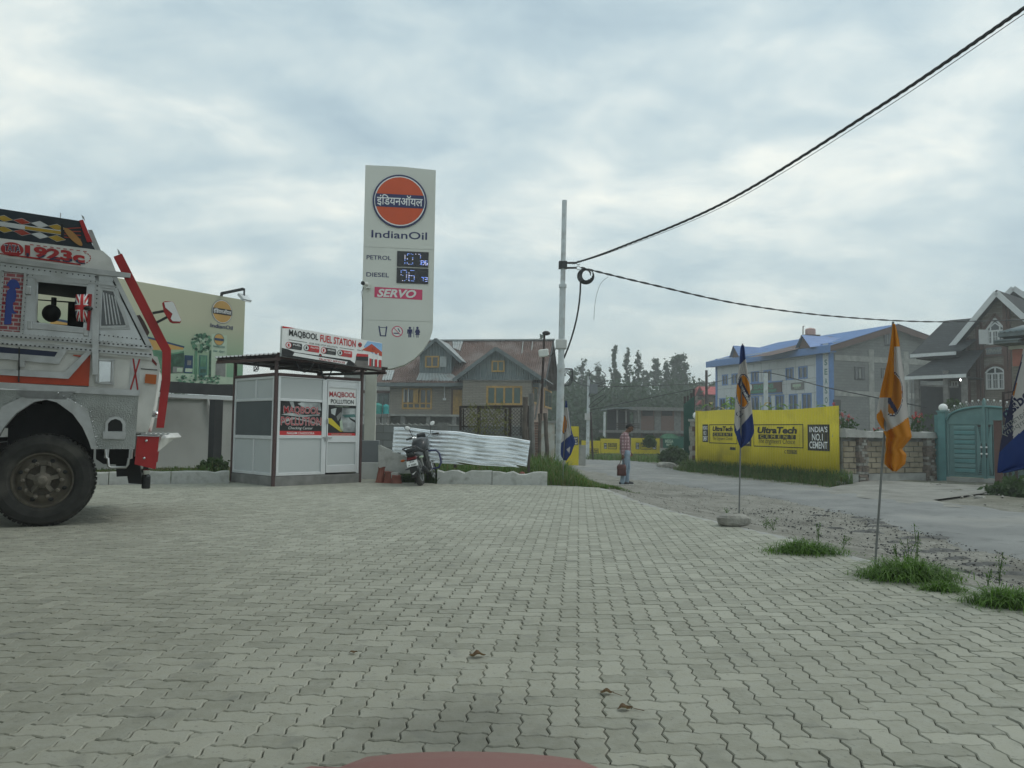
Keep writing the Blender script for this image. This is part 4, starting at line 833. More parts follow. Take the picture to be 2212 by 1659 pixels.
for a,b_ in(((788,138),(938,143)),((780,325),(935,335)),((795,140),(788,328)),((922,143),(918,335))):
    p,q=tb(*a),tb(*b_);MB('steel').bar((p[0],-.012,p[1]),(q[0],-.012,q[1]),.022,.035,up=(0,1,0)).build('tile_frame',tt)
pan('cross_panel',[(1070,112),(1150,118),(1130,388),(1055,384)],-.005,-.001,'steel')
for a,b_ in(((1086,115),(1125,385)),((1145,120),(1066,382))):p,q=tb(*a),tb(*b_);MB('red').bar((p[0],-.011,p[1]),(q[0],-.011,q[1]),.018,.006,up=(0,1,0)).build('cross_stripe',tt)
# belt trims with dark dashes
for y0,y1,k in((1490,1530,'steel'),(1535,1568,'truck_white'),(1572,1612,'steel'),(1614,1640,'truck_white')):
    s=.105;pan('belt_trim',[(-1500,y0-1500*s),(1640,y0+1640*s*.7),(1640,y1+1640*s*.7),(-1500,y1-1500*s)],-.035 if k=='steel' else-.02,.02,k,f=ta)
dsh=MB('black')
for row,y0 in((0,1500),(1,1585)):
    for k in range(-30,33):
        x=25+k*50;ya=y0+x*.0745;p=ta(x,ya);q=ta(x+22,ya+2);dsh.box(p[0],-.038,p[1]-.008,q[0],-.034,p[1]+.008)
tag(dsh.build('belt_dashes',tt),None,None,None,'stuff')
# --- cab front corner, front face
nose=[tb(*p)for p in((1135,100),(1268,130),(1285,190),(1278,260),(1262,350),(1238,500),(1212,620),(1190,712),(1122,706))]
MB('truck_white').prism(nose,.005,TW).build('nose',tt,.03)
pan('indicator',[(1195,262),(1272,268),(1266,332),(1190,322)],-.02,.01,'amber',bevel=.01);pan('nose_seam',[(1150,208),(1285,218),(1285,226),(1150,215)],0,.005,'dark',bevel=0)
pan('marker_lamp',[(1245,130),(1280,170),(1275,185),(1242,150)],.0,.2,'taillight');p=tb(1290,215);MB('truck_white').ball((p[0],.1,p[1]),.03).build('washer_nozzle',tt)
p=tb(1242,580);MB('chrome').ball((p[0]+.03,.25,p[1]),(.07,.09,.045)).build('horn',tt);q=tb(1205,690);MB('blue_paint').tube([(p[0]-.02,.2,p[1]-.03),(p[0]-.06,.18,p[1]-.12),(q[0],.2,q[1])],.008,6).build('horn_wire',tt)
# bumper: red end box and pointed white front
bmp=[(1128,766),(1292,770),(1262,1022),(1108,985)];MB('red').prism([tb(*p)for p in bmp],.0,.34).build('bumper_end',tt,.012)
e=[tb(*p)for p in((1115,757),(1300,762))];MB('chrome').bar((e[0][0],-.004,e[0][1]),(e[1][0],-.004,e[1][1]),.012,.012).build('bumper_edge',tt)
for x,y in((1195,800),(1177,942)):p=tb(x,y);MB('chrome').ball((p[0],-.004,p[1]),(.017,.012,.017),None,10,6).build('bumper_bolt',tt)
c0,c1=tb(1288,752),tb(1285,928);zt0,zt1=c0[1],c1[1];tip=T.hit(ZB(1468,775),1.15)[0]
mb=MB('truck_white');yv=[(.30,0),(.55,.35),(.85,.8),(1.10,.98),(1.25,.98),(1.5,.8),(1.8,.35),(2.05,0)]
vs=[]
for y,k in yv:
    x=c0[0]-.02+(tip-c0[0])*k;vs+=[(x,y,zt0-.0+.02*k),(x+.05,y,zt0-.04),(x-.02,y,zt1+.24*k),(c0[0]-.25,y,zt1),(c0[0]-.25,y,zt0)]
n=len(yv);mb.add(vs,[(i*5+j,i*5+(j+1)%5,(i+1)*5+(j+1)%5,(i+1)*5+j)for i in range(n-1)for j in range(5)]+[tuple(range(5)),tuple(range(5*n-1,5*n-6,-1))]);mb.build('bumper',tt,.01)
mb=MB('steel')
for k in range(6):p=tb(1160+40*k,735+4*k);mb.box(p[0],.04,zt0+.01,p[0]+.03,.5,zt0+.03)
mb.box(tb(1150,735)[0],.04,zt0,tb(1375,760)[0],.06,zt0+.012);tag(mb.build('bumper_grating',tt),None,None,None,'stuff')
MB('red').prism([tb(*p)for p in bmp],TW-.34,TW).build('bumper_end',tt,.012)
# underbody, tow lamp, step
pan('chassis',[(935,1000),(1130,1005),(1155,1170),(1040,1160),(1030,1100),(940,1105)],.35,.6,'interior');pan('axle_beam',[(760,880),(1110,880),(1100,1010),(820,1000),(760,960)],.45,TW-.4,'interior')
p=tb(1187,1060);mb=MB('chrome');mb.lathe([(.03,.0),(.045,.05),(.05,.08),(.03,.1)],(p[0],.2,p[1]-.06),'z',16);mb.build('lamp_cap',tt);q=tb(1187,1200);mb=MB('black_gloss');mb.lathe([(.042,0),(.05,.01),(.05,.15),(.045,.17)],(q[0],.2,q[1]),'z',16);mb.lathe([(.001,0),(.042,0)],(q[0],.2,q[1]),'z',16);mb.build('spot_lamp',tt)
MB('dark').box(p[0]-.03,.17,p[1]+.02,p[0]+.03,.23,p[1]+.16).build('lamp_bracket',tt)
stp=[tb(*q)for q in((862,872),(866,935),(884,945),(886,1005),(905,1018),(1030,1015),(1045,990),(1052,945),(1075,940),(1078,872))]
MB('steel').tube([(x,-.02,z)for x,z in stp],.016,8).build('step_bar',tt)
for x in(858,1058):pan('step_hanger',[(x,868),(x+30,868),(x+22,940),(x-6,938)],0,.04,'steel')
# --- upper cab side with door, windows
xback=ta(-1400,900)[0]
win=[(418,905),(945,958),(905,1410),(402,1352)];qwin=[(1125,1005),(1225,1020),(1370,1345),(1365,1390),(1110,1388),(1103,1370)]
def frame_with_hole(outer,hole,y0,y1,m,name,parent=tt):
    """panel between two polygons with the same number of corners"""
    mb=MB(m);n=len(outer);vs=[(p[0],y,p[1])for y in(y0,y1)for p in outer]+[(p[0],y,p[1])for y in(y0,y1)for p in hole]
    o0,o1,h0,h1=0,n,2*n,3*n;fs=[]
    for i in range(n):
        j=(i+1)%n;fs+=[(o0+i,o0+j,h0+j,h0+i),(o1+i,h1+i,h1+j,o1+j),(h0+i,h0+j,h1+j,h1+i),(o0+i,o1+i,o1+j,o0+j)]
    return mb.add(vs,fs).build(name,parent,.004)
W4=[ta(*p)for p in win];door_o=[ta(*p)for p in((300,830),(1045,905),(1000,1560),(245,1500))]
mat('cab_alu',(.60,.62,.63),.33,.85,var=.14,scale=3,dirt=(.30,.30,.28),damt=.55,dscale=3,bump=.12,bscale=6)
dr=frame_with_hole(door_o,W4,-.012,.02,'cab_alu','door')
Q4=[ta(*p)for p in((1118,1005),(1232,1022),(1372,1385),(1100,1392))];q_o=[ta(*p)for p in((1060,850),(1220,865),(1620,1620),(1010,1560))]
frame_with_hole(q_o,Q4,-.01,.02,'cab_alu','quarter_panel')
pan('quarter_glass',[(1118,1005),(1232,1022),(1372,1385),(1100,1392)],.004,.008,'glass',f=ta,bevel=0)
for k in range(5):p=ta(1128+30*k,1030+10*k);q=ta(1160+38*k,1375);MB('white_trim').bar((p[0],-.003,p[1]),(q[0],-.003,q[1]),.012).build('window_bar',tt)
for seq,w_ in((((1095,965),(1255,985),(1390,1400),(1075,1408)),.03),(((1075,940),(1270,965),(1415,1425),(1055,1432)),.012)):
    s4=[ta(*p)for p in seq]
    for i in range(4):a,b_=s4[i],s4[(i+1)%4];MB('steel').bar((a[0],-.018,a[1]),(b_[0],-.018,b_[1]),w_,.02,up=(0,1,0)).build('quarter_trim',tt)
for a,b_,w_ in(((385,870),(960,925),.05),((395,905),(945,960),.022),((330,1395),(945,1450),.06),((400,1352),(395,900),.016)):p,q=ta(*a),ta(*b_);MB('steel').bar((p[0],-.028,p[1]),(q[0],-.028,q[1]),w_,.035,up=(0,1,0)).build('window_trim',dr)
for x,y in((315,1010),(330,1385),(940,1460)):p=ta(x,y);MB('steel').box(p[0]-.025,-.05,p[1]-.05,p[0]+.025,-.012,p[1]+.05).build('door_hinge',dr,.006)
pan('door_pillar',[(1045,850),(1078,850),(1035,1570),(1000,1565)],-.02,.02,'steel',f=ta)
pan('a_pillar',[(1215,840),(1262,845),(1665,1640),(1615,1640)],-.035,.03,'steel',f=ta);pan('pillar_seal',[(1200,850),(1216,845),(1618,1640),(1596,1640)],-.018,.0,'black',f=ta)
# b pillar panel with brick art
pan('pillar_panel',[(-1500,640),(45,795),(300,830),(245,1500),(-10,1480),(-1500,1320)],0,.03,'cab_alu',f=ta)
bart=pan('brick_art',[(50,800),(270,822),(225,1462),(-5,1445)],-.006,-.001,'brick_art',f=ta,bevel=0)
mat('art_blue',(.03,.06,.27),.5,var=.1)
sil=[(70,960),(78,940),(110,895),(145,883),(185,895),(212,935),(225,988),(180,975),(165,990),(178,1010),(180,1080),(165,1130),(145,1140),(142,1200),(160,1240),(192,1252),(165,1262),(130,1258),(125,1370),(85,1380),(45,1375),(60,1200),(65,1100),(80,1010),(110,985),(95,960)]
MB('art_blue').face([(ta(*p)[0],-.011,ta(*p)[1])for p in sil]).build('painted_figure',bart)
for p4 in([(20,790),(50,795),(-5,1470),(-35,1470)],[(270,822),(302,828),(255,1500),(225,1480)]):pan('pillar_trim',p4,-.03,0,'steel',f=ta)
# drip rails
pan('drip_rail',[(-1500,508),(0,655),(1420,830),(1415,868),(1280,862),(0,700),(-1500,550)],-.06,-.02,'steel',f=ta);pan('drip_gutter',[(-1500,560),(0,705),(1210,850),(1240,905),(1060,905),(0,790),(-1500,640)],-.02,.02,'cab_alu',f=ta)
for k in range(1):p=ta(1050,880);
pan('header_strip',[(290,830),(1060,905),(1060,940),(295,865)],-.03,0,'steel',f=ta)
# roof: bulging white side with lettering
roof=[ta(*p)for p in((-1500,280),(0,455),(970,570),(1110,590),(1190,660),(1245,800),(1215,815),(0,655),(-1500,508))]
rb=MB('truck_white');n=len(roof);secs=[(-.015,1.0),(.02,1.0),(.12,1.0),(TW-.12,1.0),(TW,1.0)]
rb.prism(roof,-.012,TW).build('cab_roof',tt,.03)
rl=MB('red')
def rtx(x,y,k=1):a=ta(x,y);return(a[0],-.014-.003*k,a[1])
rl.face([rtx(135+125*math.cos(t),560+10*math.cos(t)+76*math.sin(t))for t in np.linspace(0,6.283,30)[:-1]],'red')
rl.text('TATA',0,0,0,0,0,'flatwhite',bold=.045,map=lambda u,v:rtx(45+182*u,585-82*v+14*u,1.6));rl.text('TATA',0,0,0,0,0,'truck_navy',bold=.02,map=lambda u,v:rtx(50+172*u,580-72*v+14*u,2.6))
rl.text('1923c',0,0,0,0,0,'red',bold=.05,map=lambda u,v:rtx(275+650*u,630-118*v+85*u,1.5));rl.text('1923c',0,0,0,0,0,'truck_navy',bold=.0,map=lambda u,v:rtx(290+640*u,640-88*v+85*u,2.5)if v<.45 else rtx(290+640*u,640-88*.45+85*u,2.5))
for k in range(9):x=330+72*k;rl.face([rtx(x,505+(x-330)*.125),rtx(x+40,510+(x-330)*.125),rtx(x+40,518+(x-330)*.125),rtx(x,513+(x-330)*.125)],'red')
for k in range(7):t=-1.4+k*.45;rl.face([rtx(905+88*math.cos(q)*w_,655+62*math.sin(q)*w_,1)for q,w_ in((t,1),(t+.3,1),(t+.3,.88),(t,.88))],'red')
rl.face([rtx(-1500,440),rtx(0,600),rtx(60,610),rtx(330,640),rtx(880,720),rtx(880,735),rtx(330,660),rtx(0,612),rtx(-1500,455)],'red')
rs=random.Random(2)
rl.build('roof_lettering',tt)
# crown board over the roof with painted diamonds
mat('crown_dark',(.018,.028,.04),.35,var=.3,dirt=(.08,.08,.075),damt=.4,dscale=3);mat('pt_yellow',(.42,.27,.03),.5,var=.15);mat('pt_red',(.35,.05,.03),.5,var=.15);mat('pt_white',(.55,.57,.57),.5,var=.1);mat('pt_gold',(.40,.20,.06),.4,var=.25)
crown=pan('crown_board',[(-1500,-65),(0,118),(500,195),(870,252),(1030,562),(0,432),(-1500,265)],.0,.06,'crown_dark',f=ta)
cp_=MB('pt_yellow')
def cr(x,y,k=1):a=ta(x,y);return(a[0],-.003*k,a[1])
cols=['pt_yellow','pt_red','pt_white']
for row,(bx,by_)in enumerate(((45,223),(45,343))):
    for k in range(-7,4):
        cx,cy_=bx+195*k,by_+195*k*.165;m_=cols[k%3]
        w_=100
        if k==3:cx-=10
        cp_.face([cr(cx-w_,cy_-w_*.165),cr(cx,cy_-38),cr(cx+w_,cy_+w_*.165),cr(cx,cy_+38)],'pt_white');cp_.face([cr(cx-w_*.92,cy_-w_*.15,2),cr(cx,cy_-33,2),cr(cx+w_*.92,cy_+w_*.15,2),cr(cx,cy_+33,2)],m_)
cp_.face([cr(-1500,30,3),cr(0,255,3),cr(670,355,3),cr(665,405,3),cr(0,305,3),cr(-1500,85,3)],'pt_white');cp_.face([cr(275,308,4),cr(668,364,4),cr(664,398,4),cr(272,340,4)],'pt_yellow')
cp_.face([cr(800+115*math.cos(t)*.85-40*math.sin(t)*.5,425+110*math.cos(t)*.85+30*math.sin(t),5)for t in np.linspace(0,6.283,26)[:-1]],'pt_gold')
cp_.face([cr(665,285,4),cr(690,290,4),cr(690,430,4),cr(665,425,4)],'black')
for k in range(4):cp_.face([cr(700,330+30*k,3),cr(880,318+42*k,3),cr(885,330+42*k,3),cr(700,340+30*k,3)],'pt_red')
cp_.build('painted_pattern',crown)
pan('crown_edge',[(868,252),(905,245),(1000,475),(955,482)],-.03,.06,'red',f=ta);pan('crown_side',[(960,345),(1000,345),(1092,565),(1030,560)],.02,TW-.1,'steel',f=ta)
for base,pts in(((905,245),[(885,180),(915,205),(925,250),(900,215)]),((1290,615),[(1275,548),(1300,575),(1318,610),(1292,605)])):MB('steel').prism([ta(*p)for p in pts]+[ta(*base)],.0,.02).build('finial',tt)
MB('crown_dark').prism([ta(*p)for p in((-1500,-65),(0,118),(870,252),(870,275),(0,150),(-1500,-30))],.06,TW-.06).build('crown_top',tt)
p=ta(655,200);MB('steel').tube([(p[0],.03,p[1]-.02),(p[0],.03,p[1]+.05)],.006,6).build('aerial',tt)
# --- red guard bar and mirrors
def tu(uv,ly=0):return T.hit(uv,ly)
barp=[tu(q,-.02)for q in(ZA(1243,640),ZA(1325,610),ZB(1362,0),ZB(1392,55),ZB(1388,300),ZB(1335,690),ZB(1280,690),ZB(1325,300),ZB(1330,70),ZA(1700,1540))]
MB('red').prism(barp,-.02,.07).build('guard_bar',tt,.006)
def mpt(x,y,ly=-.05):a,b_=T.hit(ZK(x,y),ly);return(a,ly,b_)
for a,b_ in(((385,488),(600,450)),((440,605),(640,500))):MB('dark').bar(mpt(*a),mpt(*b_),.028).build('mirror_arm',tt)
mpoly=[(520,370),(545,355),(625,355),(645,372),(732,578),(722,600),(640,602),(612,588),(540,470)]
MB('red').prism([mpt(*p)[::2]for p in mpoly],-.08,-.02).build('mirror',tt,.012);MB('flatwhite').prism([mpt(*p)[::2]for p in((536,362),(626,350),(650,370),(740,580),(728,594),(640,590),(618,560),(640,500),(550,420))],-.088,-.079).build('mirror_face',tt,.004)  # mirror face coloured white to imitate its bright sky reflection
q6=[(1480,1285),(1520,1280),(1560,1340),(1618,1460),(1600,1490),(1560,1470)];MB('maroon_steel').prism([ta(x,y,2.2)for x,y in q6],2.2,2.26).build('mirror',tt,.01)
# --- interior, far side, windscreen
fw=[(p[0]+.12,p[1])for p in W4];far_o=[ta(*p)for p in((-1500,640),(1220,865),(1610,1640),(-1500,1330))]
fh=[ta(x,y,TW)for x,y in((300,1105),(745,1140),(735,1385),(300,1352))]
frame_with_hole(far_o,fh,TW-.03,TW,'interior','far_side')
MB('interior').prism([ta(*p)for p in((-1500,505),(0,660),(1210,820),(1210,850),(0,690),(-1500,540))],.04,TW-.04).build('headliner',tt)
MB('interior').prism([ta(*p)for p in((-300,640),(-250,640),(-250,1500),(-300,1500))],.03,TW-.03).build('rear_panel',tt);MB('interior').prism([ta(*p)for p in((-300,1480),(1600,1620),(1600,1680),(-300,1540))],.03,TW-.03).build('cab_floor',tt)
MB('dark').prism([ta(*p)for p in((1150,1330),(1430,1400),(1560,1610),(1100,1600))],.1,TW-.1).build('dashboard',tt,.02)
for yy,nm in((.65,'seat'),(1.55,'seat')):
    a=ta(540,1250,yy);mb=MB('interior');mb.box(a[0]-.24,yy-.25,a[1]-.62,a[0]-.10,yy+.25,a[1]-.12);mb.box(a[0]-.2,yy-.25,a[1]-.62,a[0]+.35,yy+.25,a[1]-.48);mb.build(nm,tt,.04)
a=ta(560,1255,.65);mb=MB('black');mb.ball((a[0],.65,a[1]),(.105,.105,.11),None,16,10);mb.tube([(a[0]+.02,.65,a[1]+.1),(a[0]+.02,.65,a[1]+.2)],.03,8);mb.build('hanging_fan',tt)
MB('dark').tube([(ta(1000,1300,.6)[0]+.2*math.sin(t)*.5,.6+.22*math.cos(t),ta(1000,1330,.6)[1]+.2*math.sin(t))for t in np.linspace(0,6.28,22)],.016,6).build('steering_wheel',tt)
ws=[ta(*p)for p in((1235,850),(1255,850),(1655,1640),(1635,1640))];MB('glass').prism(ws,.06,TW-.06).build('windscreen',tt)
# union flag printed mirror cover beside the window
uj=MB('flatwhite');N=46;gx_=np.linspace(0,1,N+1);C4=[(825,1045),(965,1040),(945,1350),(835,1335)]
def ujp(u,v):
    x=(C4[0][0]*(1-u)+C4[1][0]*u)*(1-v)+(C4[3][0]*(1-u)+C4[2][0]*u)*v-18*math.sin(math.pi*v)*(1-u)+18*math.sin(math.pi*v)*u
    y=(C4[0][1]*(1-u)+C4[1][1]*u)*(1-v)+(C4[3][1]*(1-u)+C4[2][1]*u)*v;b_=(1-(2*u-1)**4)*(1-(2*v-1)**4)
    a=ta(x,y,-.06);return(a[0],-.03-.06*b_,a[1])
pts=[ujp(u,v)for v in gx_ for u in gx_]
def ujc(u,v):
    x,y=(u-.5)*2,(v-.5)*3.2
    if abs(x)<.22 or abs(y)<.26:return 'pr_red'
    if abs(x)<.34 or abs(y)<.42:return 'flatwhite'
    d=abs(abs(x)*1.6-abs(y))/1.89
    return 'pr_red' if d<.13 else 'flatwhite' if d<.30 else 'navy'
for j in range(N):
    for i in range(N):uj.add([pts[j*(N+1)+i],pts[j*(N+1)+i+1],pts[(j+1)*(N+1)+i+1],pts[(j+1)*(N+1)+i]],[(0,1,2,3)],ujc((i+.5)/N,(j+.5)/N))
uj.build('flag_mirror',tt)
a,b_=ta(985,1045,-.06),ta(958,1440,-.06);MB('red').bar((a[0],-.05,a[1]),(b_[0],-.05,b_[1]),.03).build('mirror_post',tt);p=ta(960,1200,-.1);MB('black').ball((p[0],-.1,p[1]),(.05,.03,.03),None,10,6).build('mirror_knob',tt)
# --- load body behind the cab
MB('truck_white').box(xback-4.2,-.05,1.0,xback-.05,TW+.05,3.3).build('load_body',tt);MB('interior').box(xback-4.2,.5,.55,xa0-.05,TW-.5,.95).build('chassis_rail',tt);wheel(xback-2.8,RW,RW,.02,tt)
MB('truck_white').prism([ta(*p)for p in((-1500,640),(-1480,640),(-1480,1480),(-1500,1480))],.0,TW).build('cab_back',tt)
# ================================================================ bike, corrugated sheet, walls, posts and the rusty-roofed house
def corr(fn,nu,nv,m,name,parent=None,waves=10,amp=.012,axis=0,thick=.004,smooth=True):
    """corrugated sheet over a patch fn(u,v)->point, normal; ridges run across `axis`"""
    vs=[]
    for j in range(nv+1):
        for i in range(nu+1):
            u,v=i/nu,j/nv;p,n_=fn(u,v);w_=u if axis==0 else v;vs.append(Vector(p)+Vector(n_)*amp*math.sin(2*math.pi*waves*w_))
    mb=MB(m);k=nu+1;mb.add(vs,[(j*k+i,j*k+i+1,(j+1)*k+i+1,(j+1)*k+i)for j in range(nv)for i in range(nu)],smooth=smooth)
    o=mb.build(name,parent);
    if thick:s_=o.modifiers.new('sheet','SOLIDIFY');s_.thickness=thick;s_.offset=0
    return o
def bilin(a,b,c,d):
    a,b,c,d=map(Vector,(a,b,c,d));n_=(b-a).cross(d-a).normalized()
    return lambda u,v:((a*(1-u)+b*u)*(1-v)+(d*(1-u)+c*u)*v,n_)
# galvanised sheet leaning behind the kerb
S=Fr(-2.9,17.25,0.5)
def so(x,y,ly=0.0):a,b_=S.hit(ZO(x,y),ly);return Vector((a,ly,b_))
st1=thing('corrugated_sheet','shiny corrugated metal sheet laid lengthwise behind the motorcycle','metal sheet',S)
TL,TR,BR,BL=so(372,76,.15),so(1690,205,.05),so(1655,470,-.02),so(352,272+60,.0);BMid=so(780,428,-.03);TMid=so(840,95,.12)
def shf(u,v):
    top=(TL*(1-u)+TR*u)+Vector((0,.03*math.sin(u*9),.025*math.sin(u*3.14)+.012*math.sin(u*17)));t=min(u/.33,1)
    bot=BL*(1-t)+BMid*t if u<.33 else BMid*(1-(u-.33)/.67)+BR*((u-.33)/.67)
    p=top*(1-v)+bot*v;p=p+Vector((0,-1,.1))*(.030*math.sin(2*math.pi*(top-bot).length*v/.093));dent=.02*math.exp(-((u-.6)/.06)**2-((v-.5)/.2)**2)+.012*math.sin(u*23+v*5)*math.sin(v*7);return p+Vector((0,dent,0)),(0,-1,.05)
corr(shf,60,168,'galv','sheet',st1,waves=10.5,amp=0,axis=1,thick=0)
for x,y0,y1 in((1672,190,515),(960,140,470)):a=so(x,y0,.16);b_=so(x+4,y1,.16);MB('wood_old').bar(a,b_,.06).build('prop_post',st1)
# low sloping white wall beside the pylon
ws_=thing('ramp_wall','low white wall sloping down beside the motorcycle','wall',S)
pl=[so(228,258,.0),so(300,290,0),so(500,375,0),so(545,400,0),so(545,520,0),so(228,520,0)];MB('kerb_white').prism([(p.x,p.z)for p in pl],-.02,.16).build('ramp_body',ws_,.015)
st2=thing('stub_kerb','short white concrete block behind the motorcycle','kerb',S);a,b_=so(312,515,-.35),so(415,590,-.35);MB('kerb_white').box(a.x,-.35,-.03,b_.x,-.1,a.z).build('kerb_block',st2,.02)
# broken clay pots
mat('clay',(.24,.085,.06),.85,var=.25,scale=9,bump=.4)
for i,(x,y,s_,lab)in enumerate(((240,390,.07,'pointed red clay shard leaning on the pylon plinth'),(298,432,.11,'red clay chunk lying topmost beside the pylon plinth'),(350,480,.13,'large red clay chunk resting on the ground by the white block'))):
    p=so(x,y,-.25);mb=MB('clay');rs=random.Random(i);e=[(rs.uniform(.6,1.2))for _ in range(10)]
    top=[(math.cos(a)*s_*.75*e[k],math.sin(a)*s_*.6,s_*.5+.03*e[k])for k,a in enumerate(np.linspace(0,6.28,8)[:-1])];bot=[(math.cos(a)*s_*e[k],math.sin(a)*s_*.8,-s_*.5)for k,a in enumerate(np.linspace(0,6.28,8)[:-1])]
    mb.add(top+bot,[tuple(range(7)),tuple(range(13,6,-1))]+[(k,(k+1)%7,7+(k+1)%7,7+k)for k in range(7)]);o=mb.build('clay_shard',None,.012)
    zt2=(.24,.19,.14)[i];o.scale=(1.4,1.2,zt2/s_);o.location=S.w(p.x+.06*i,-.25-.05*i,zt2*.5);o.rotation_euler=(0,.12-.1*i,i);tag(o,lab,'clay shard','clay shards by the pylon plinth')
p=G(*ZO(1603,600));mb=MB('clay');mb.lathe([(.001,0),(.09,.0),(.105,.05),(.10,.13),(.06,.2),(.03,.22),(.001,.19)],(0,0,0),'z',9,smooth=False);o=mb.build('clay_pot',None,.01);o.location=(p.x,p.y,0);o.rotation_euler=(.12,.1,.4);tag(o,'small broken red pot standing on the kerb end','pot')
# scalloped block wall
SW_=Fr(-9,27.0,1.0);sw=thing('block_wall','grey concrete block wall with scalloped coping before the house','wall',SW_)
zs=SW_.hit(ZO(500,62))[1];x0,x1=SW_.hit(ZO(-250,60))[0],SW_.hit(ZO(1700,60))[0];MB('block_wall').box(x0,0,-.05,x1,.2,zs).build('wall_body',sw)
pitch=(SW_.hit(ZO(980,50))[0]-SW_.hit(ZO(190,50))[0])/14.0;hs=SW_.hit(ZO(500,40))[1]-zs;k=x0;sc_=None
sm=MB('concrete');sm.prism([(0,0),(pitch*.96,0),(pitch*.9,hs*.35),(pitch*.72,hs*.6),(pitch*.5,hs*1.0),(pitch*.28,hs*.6),(pitch*.06,hs*.35)],.02,.18)
while k<x1-pitch:
    if sc_ is None:sc_=sm.build('scallop',sw);sc_.location.x=k;sc_.location.z=zs+.002
    else:o=sc_.copy();COL.objects.link(o);o.location.x=k
    k+=pitch
a=SW_.hit(ZO(842,35));MB('concrete_dark').box(a[0]-.18,-.04,-.05,a[0]+.18,.26,a[1]).build('pier',sw)
# mesh gate leaf standing in weeds
GF=Fr(-2.2,23.5,-1.5)
def ge(x,y):return GF.hit(ZE(x,y))
gt=thing('mesh_gate','dark iron gate frame with wire mesh below the house gable','gate',GF)
for a,b_,w_ in(((850,815),(850,1060),.07),((1528,812),(1530,1100),.06),((850,822),(1530,818),.07),((880,840),(880,1050),.035),((1038,820),(1036,1090),.10),((1305,840),(1303,1110),.07),((1348,820),(1346,1120),.10),((1460,835),(1458,1110),.03),((860,1018),(1035,1022),.05),((1040,838),(1300,838),.025)):
    p,q=ge(*a),ge(*b_);MB('rust_iron').bar((p[0],0,p[1]),(q[0],0,q[1]),w_,w_).build('gate_bar',gt)
a,b_=ge(855,830),ge(1525,1120);mm=MB('rust_iron');stp_=.11
def clipseg(x0,z0,x1,z1,A,Bx):
    pts=[]
    for t in np.linspace(0,1,60):
        x,z=x0+(x1-x0)*t,z0+(z1-z0)*t
        if A[0]<=x<=Bx[0]and Bx[1]<=z<=A[1]:pts.append((x,z))
    return(pts[0],pts[-1])if len(pts)>1 else None
hh=a[1]-b_[1];ww=b_[0]-a[0];k=-hh
while k<ww:
    for sg in(1,-1):
        s_=clipseg(a[0]+k,b_[1]if sg>0 else a[1],a[0]+k+hh,a[1]if sg>0 else b_[1],a,b_)
        if s_:mm.bar((s_[0][0],.03*sg,s_[0][1]),(s_[1][0],.03*sg,s_[1][1]),.012)
    k+=stp_
tag(mm.build('wire_mesh',gt),None,None,None,'stuff')
# timber posts by the gate
for i,(x,y0,y1,w_,dx,m_,lab)in enumerate(((1500,725,1150,.16,-6,'wood_old','weathered dark timber post tied to the mesh gate'),(1562,688,1330,.16,8,'wood_grey','tall grey timber post right of the mesh gate'),(1515,1022,1330,.2,6,'wood_old','short stout timber post at the corrugated sheet end'),(1650,890,1310,.11,-8,'wood_old','thin dark stake beside the iron lamp pole'),(1700,885,1290,.13,22,'wood_old','leaning dark timber post before the painted wall'))):
    d_=22.5+.3*i;p=W(*ZE(x,y0),d_);q=W(*ZE(x+dx,y1),d_);ln=q.copy();ln.z=min(q.z,.05)-.15;e=(q-p);t_=(ln.z-p.z)/e.z if abs(e.z)>.01 else 1;ln=p+e*t_
    mb=MB(m_);n=7;pts=[p+(ln-p)*k/n+Vector((rnd.uniform(-.012,.012),0,0))for k in range(n+1)];mb.tube(pts,[w_/2*rnd.uniform(.88,1.08)for _ in pts],7,smooth=False);tag(mb.build('timber_post'),lab,'post','timber posts by the mesh gate')
# short white wall piece and brick stub between posts
MW=Fr(1.2,25.5,0);mw_=thing('painted_wall','short white wall with peeling orange paint behind the timber posts','wall',MW)
a,b_=MW.hit(ZE(1665,985)),MW.hit(ZE(1795,1290));mat('peeling',(.52,.52,.48),.9,var=.1,scale=3,dirt=(.40,.22,.06),damt=.8,dscale=2.2);MB('peeling').box(a[0],0,-.1,b_[0],.2,a[1]).build('wall_body',mw_);MB('concrete').box(a[0]-.1,-.05,a[1],b_[0]+.05,.28,a[1]+.08).build('coping',mw_)
a,b_=MW.hit(ZE(1592,975)),MW.hit(ZE(1640,1290));bs=thing('brick_pier','narrow dark brick pier between the timber posts','pier',MW)
z=-.05
while z<a[1]-.05:MB('brick_red').box(a[0]+rnd.uniform(-.02,.02),.02+rnd.uniform(-.015,.015),z,b_[0]+rnd.uniform(-.02,.02),.3,z+.075).build('brick',bs);z+=.085
# iron lamp pole with a box
IP=W(*ZE(1695,70),26.0);q=W(*ZE(1660,890),26.0);ip=thing('iron_pole','dark rusty iron pole carrying a lamp and grey box','pole',loc=(q.x,26,0));L_=lambda p:Vector(p)-Vector((q.x,26,0))
MB('rust_iron').tube([L_((q.x-.05,26,-.1)),L_(q),L_(IP)],[.055,.05,.035],10).build('shaft',ip);p=L_(W(*ZE(1712,82),26));MB('black').ball(p,(.14,.1,.08)).build('lamp_head',ip);p=L_(W(*ZE(1686,282),25.9));MB('sign_white').obox(p,(.34,.14,.26),(0,-.15,0)).build('junction_box',ip,.04)
mb=MB('cable');p0=L_(W(*ZE(1720,300),26));p1=L_(W(*ZE(1790,280),25.2));p2=L_(W(*ZE(1830,170),24.6));mb.tube([p0,(p0+p1)/2+Vector((0,0,-.08)),p1,p2],.014,6);mb.build('service_cable',ip)
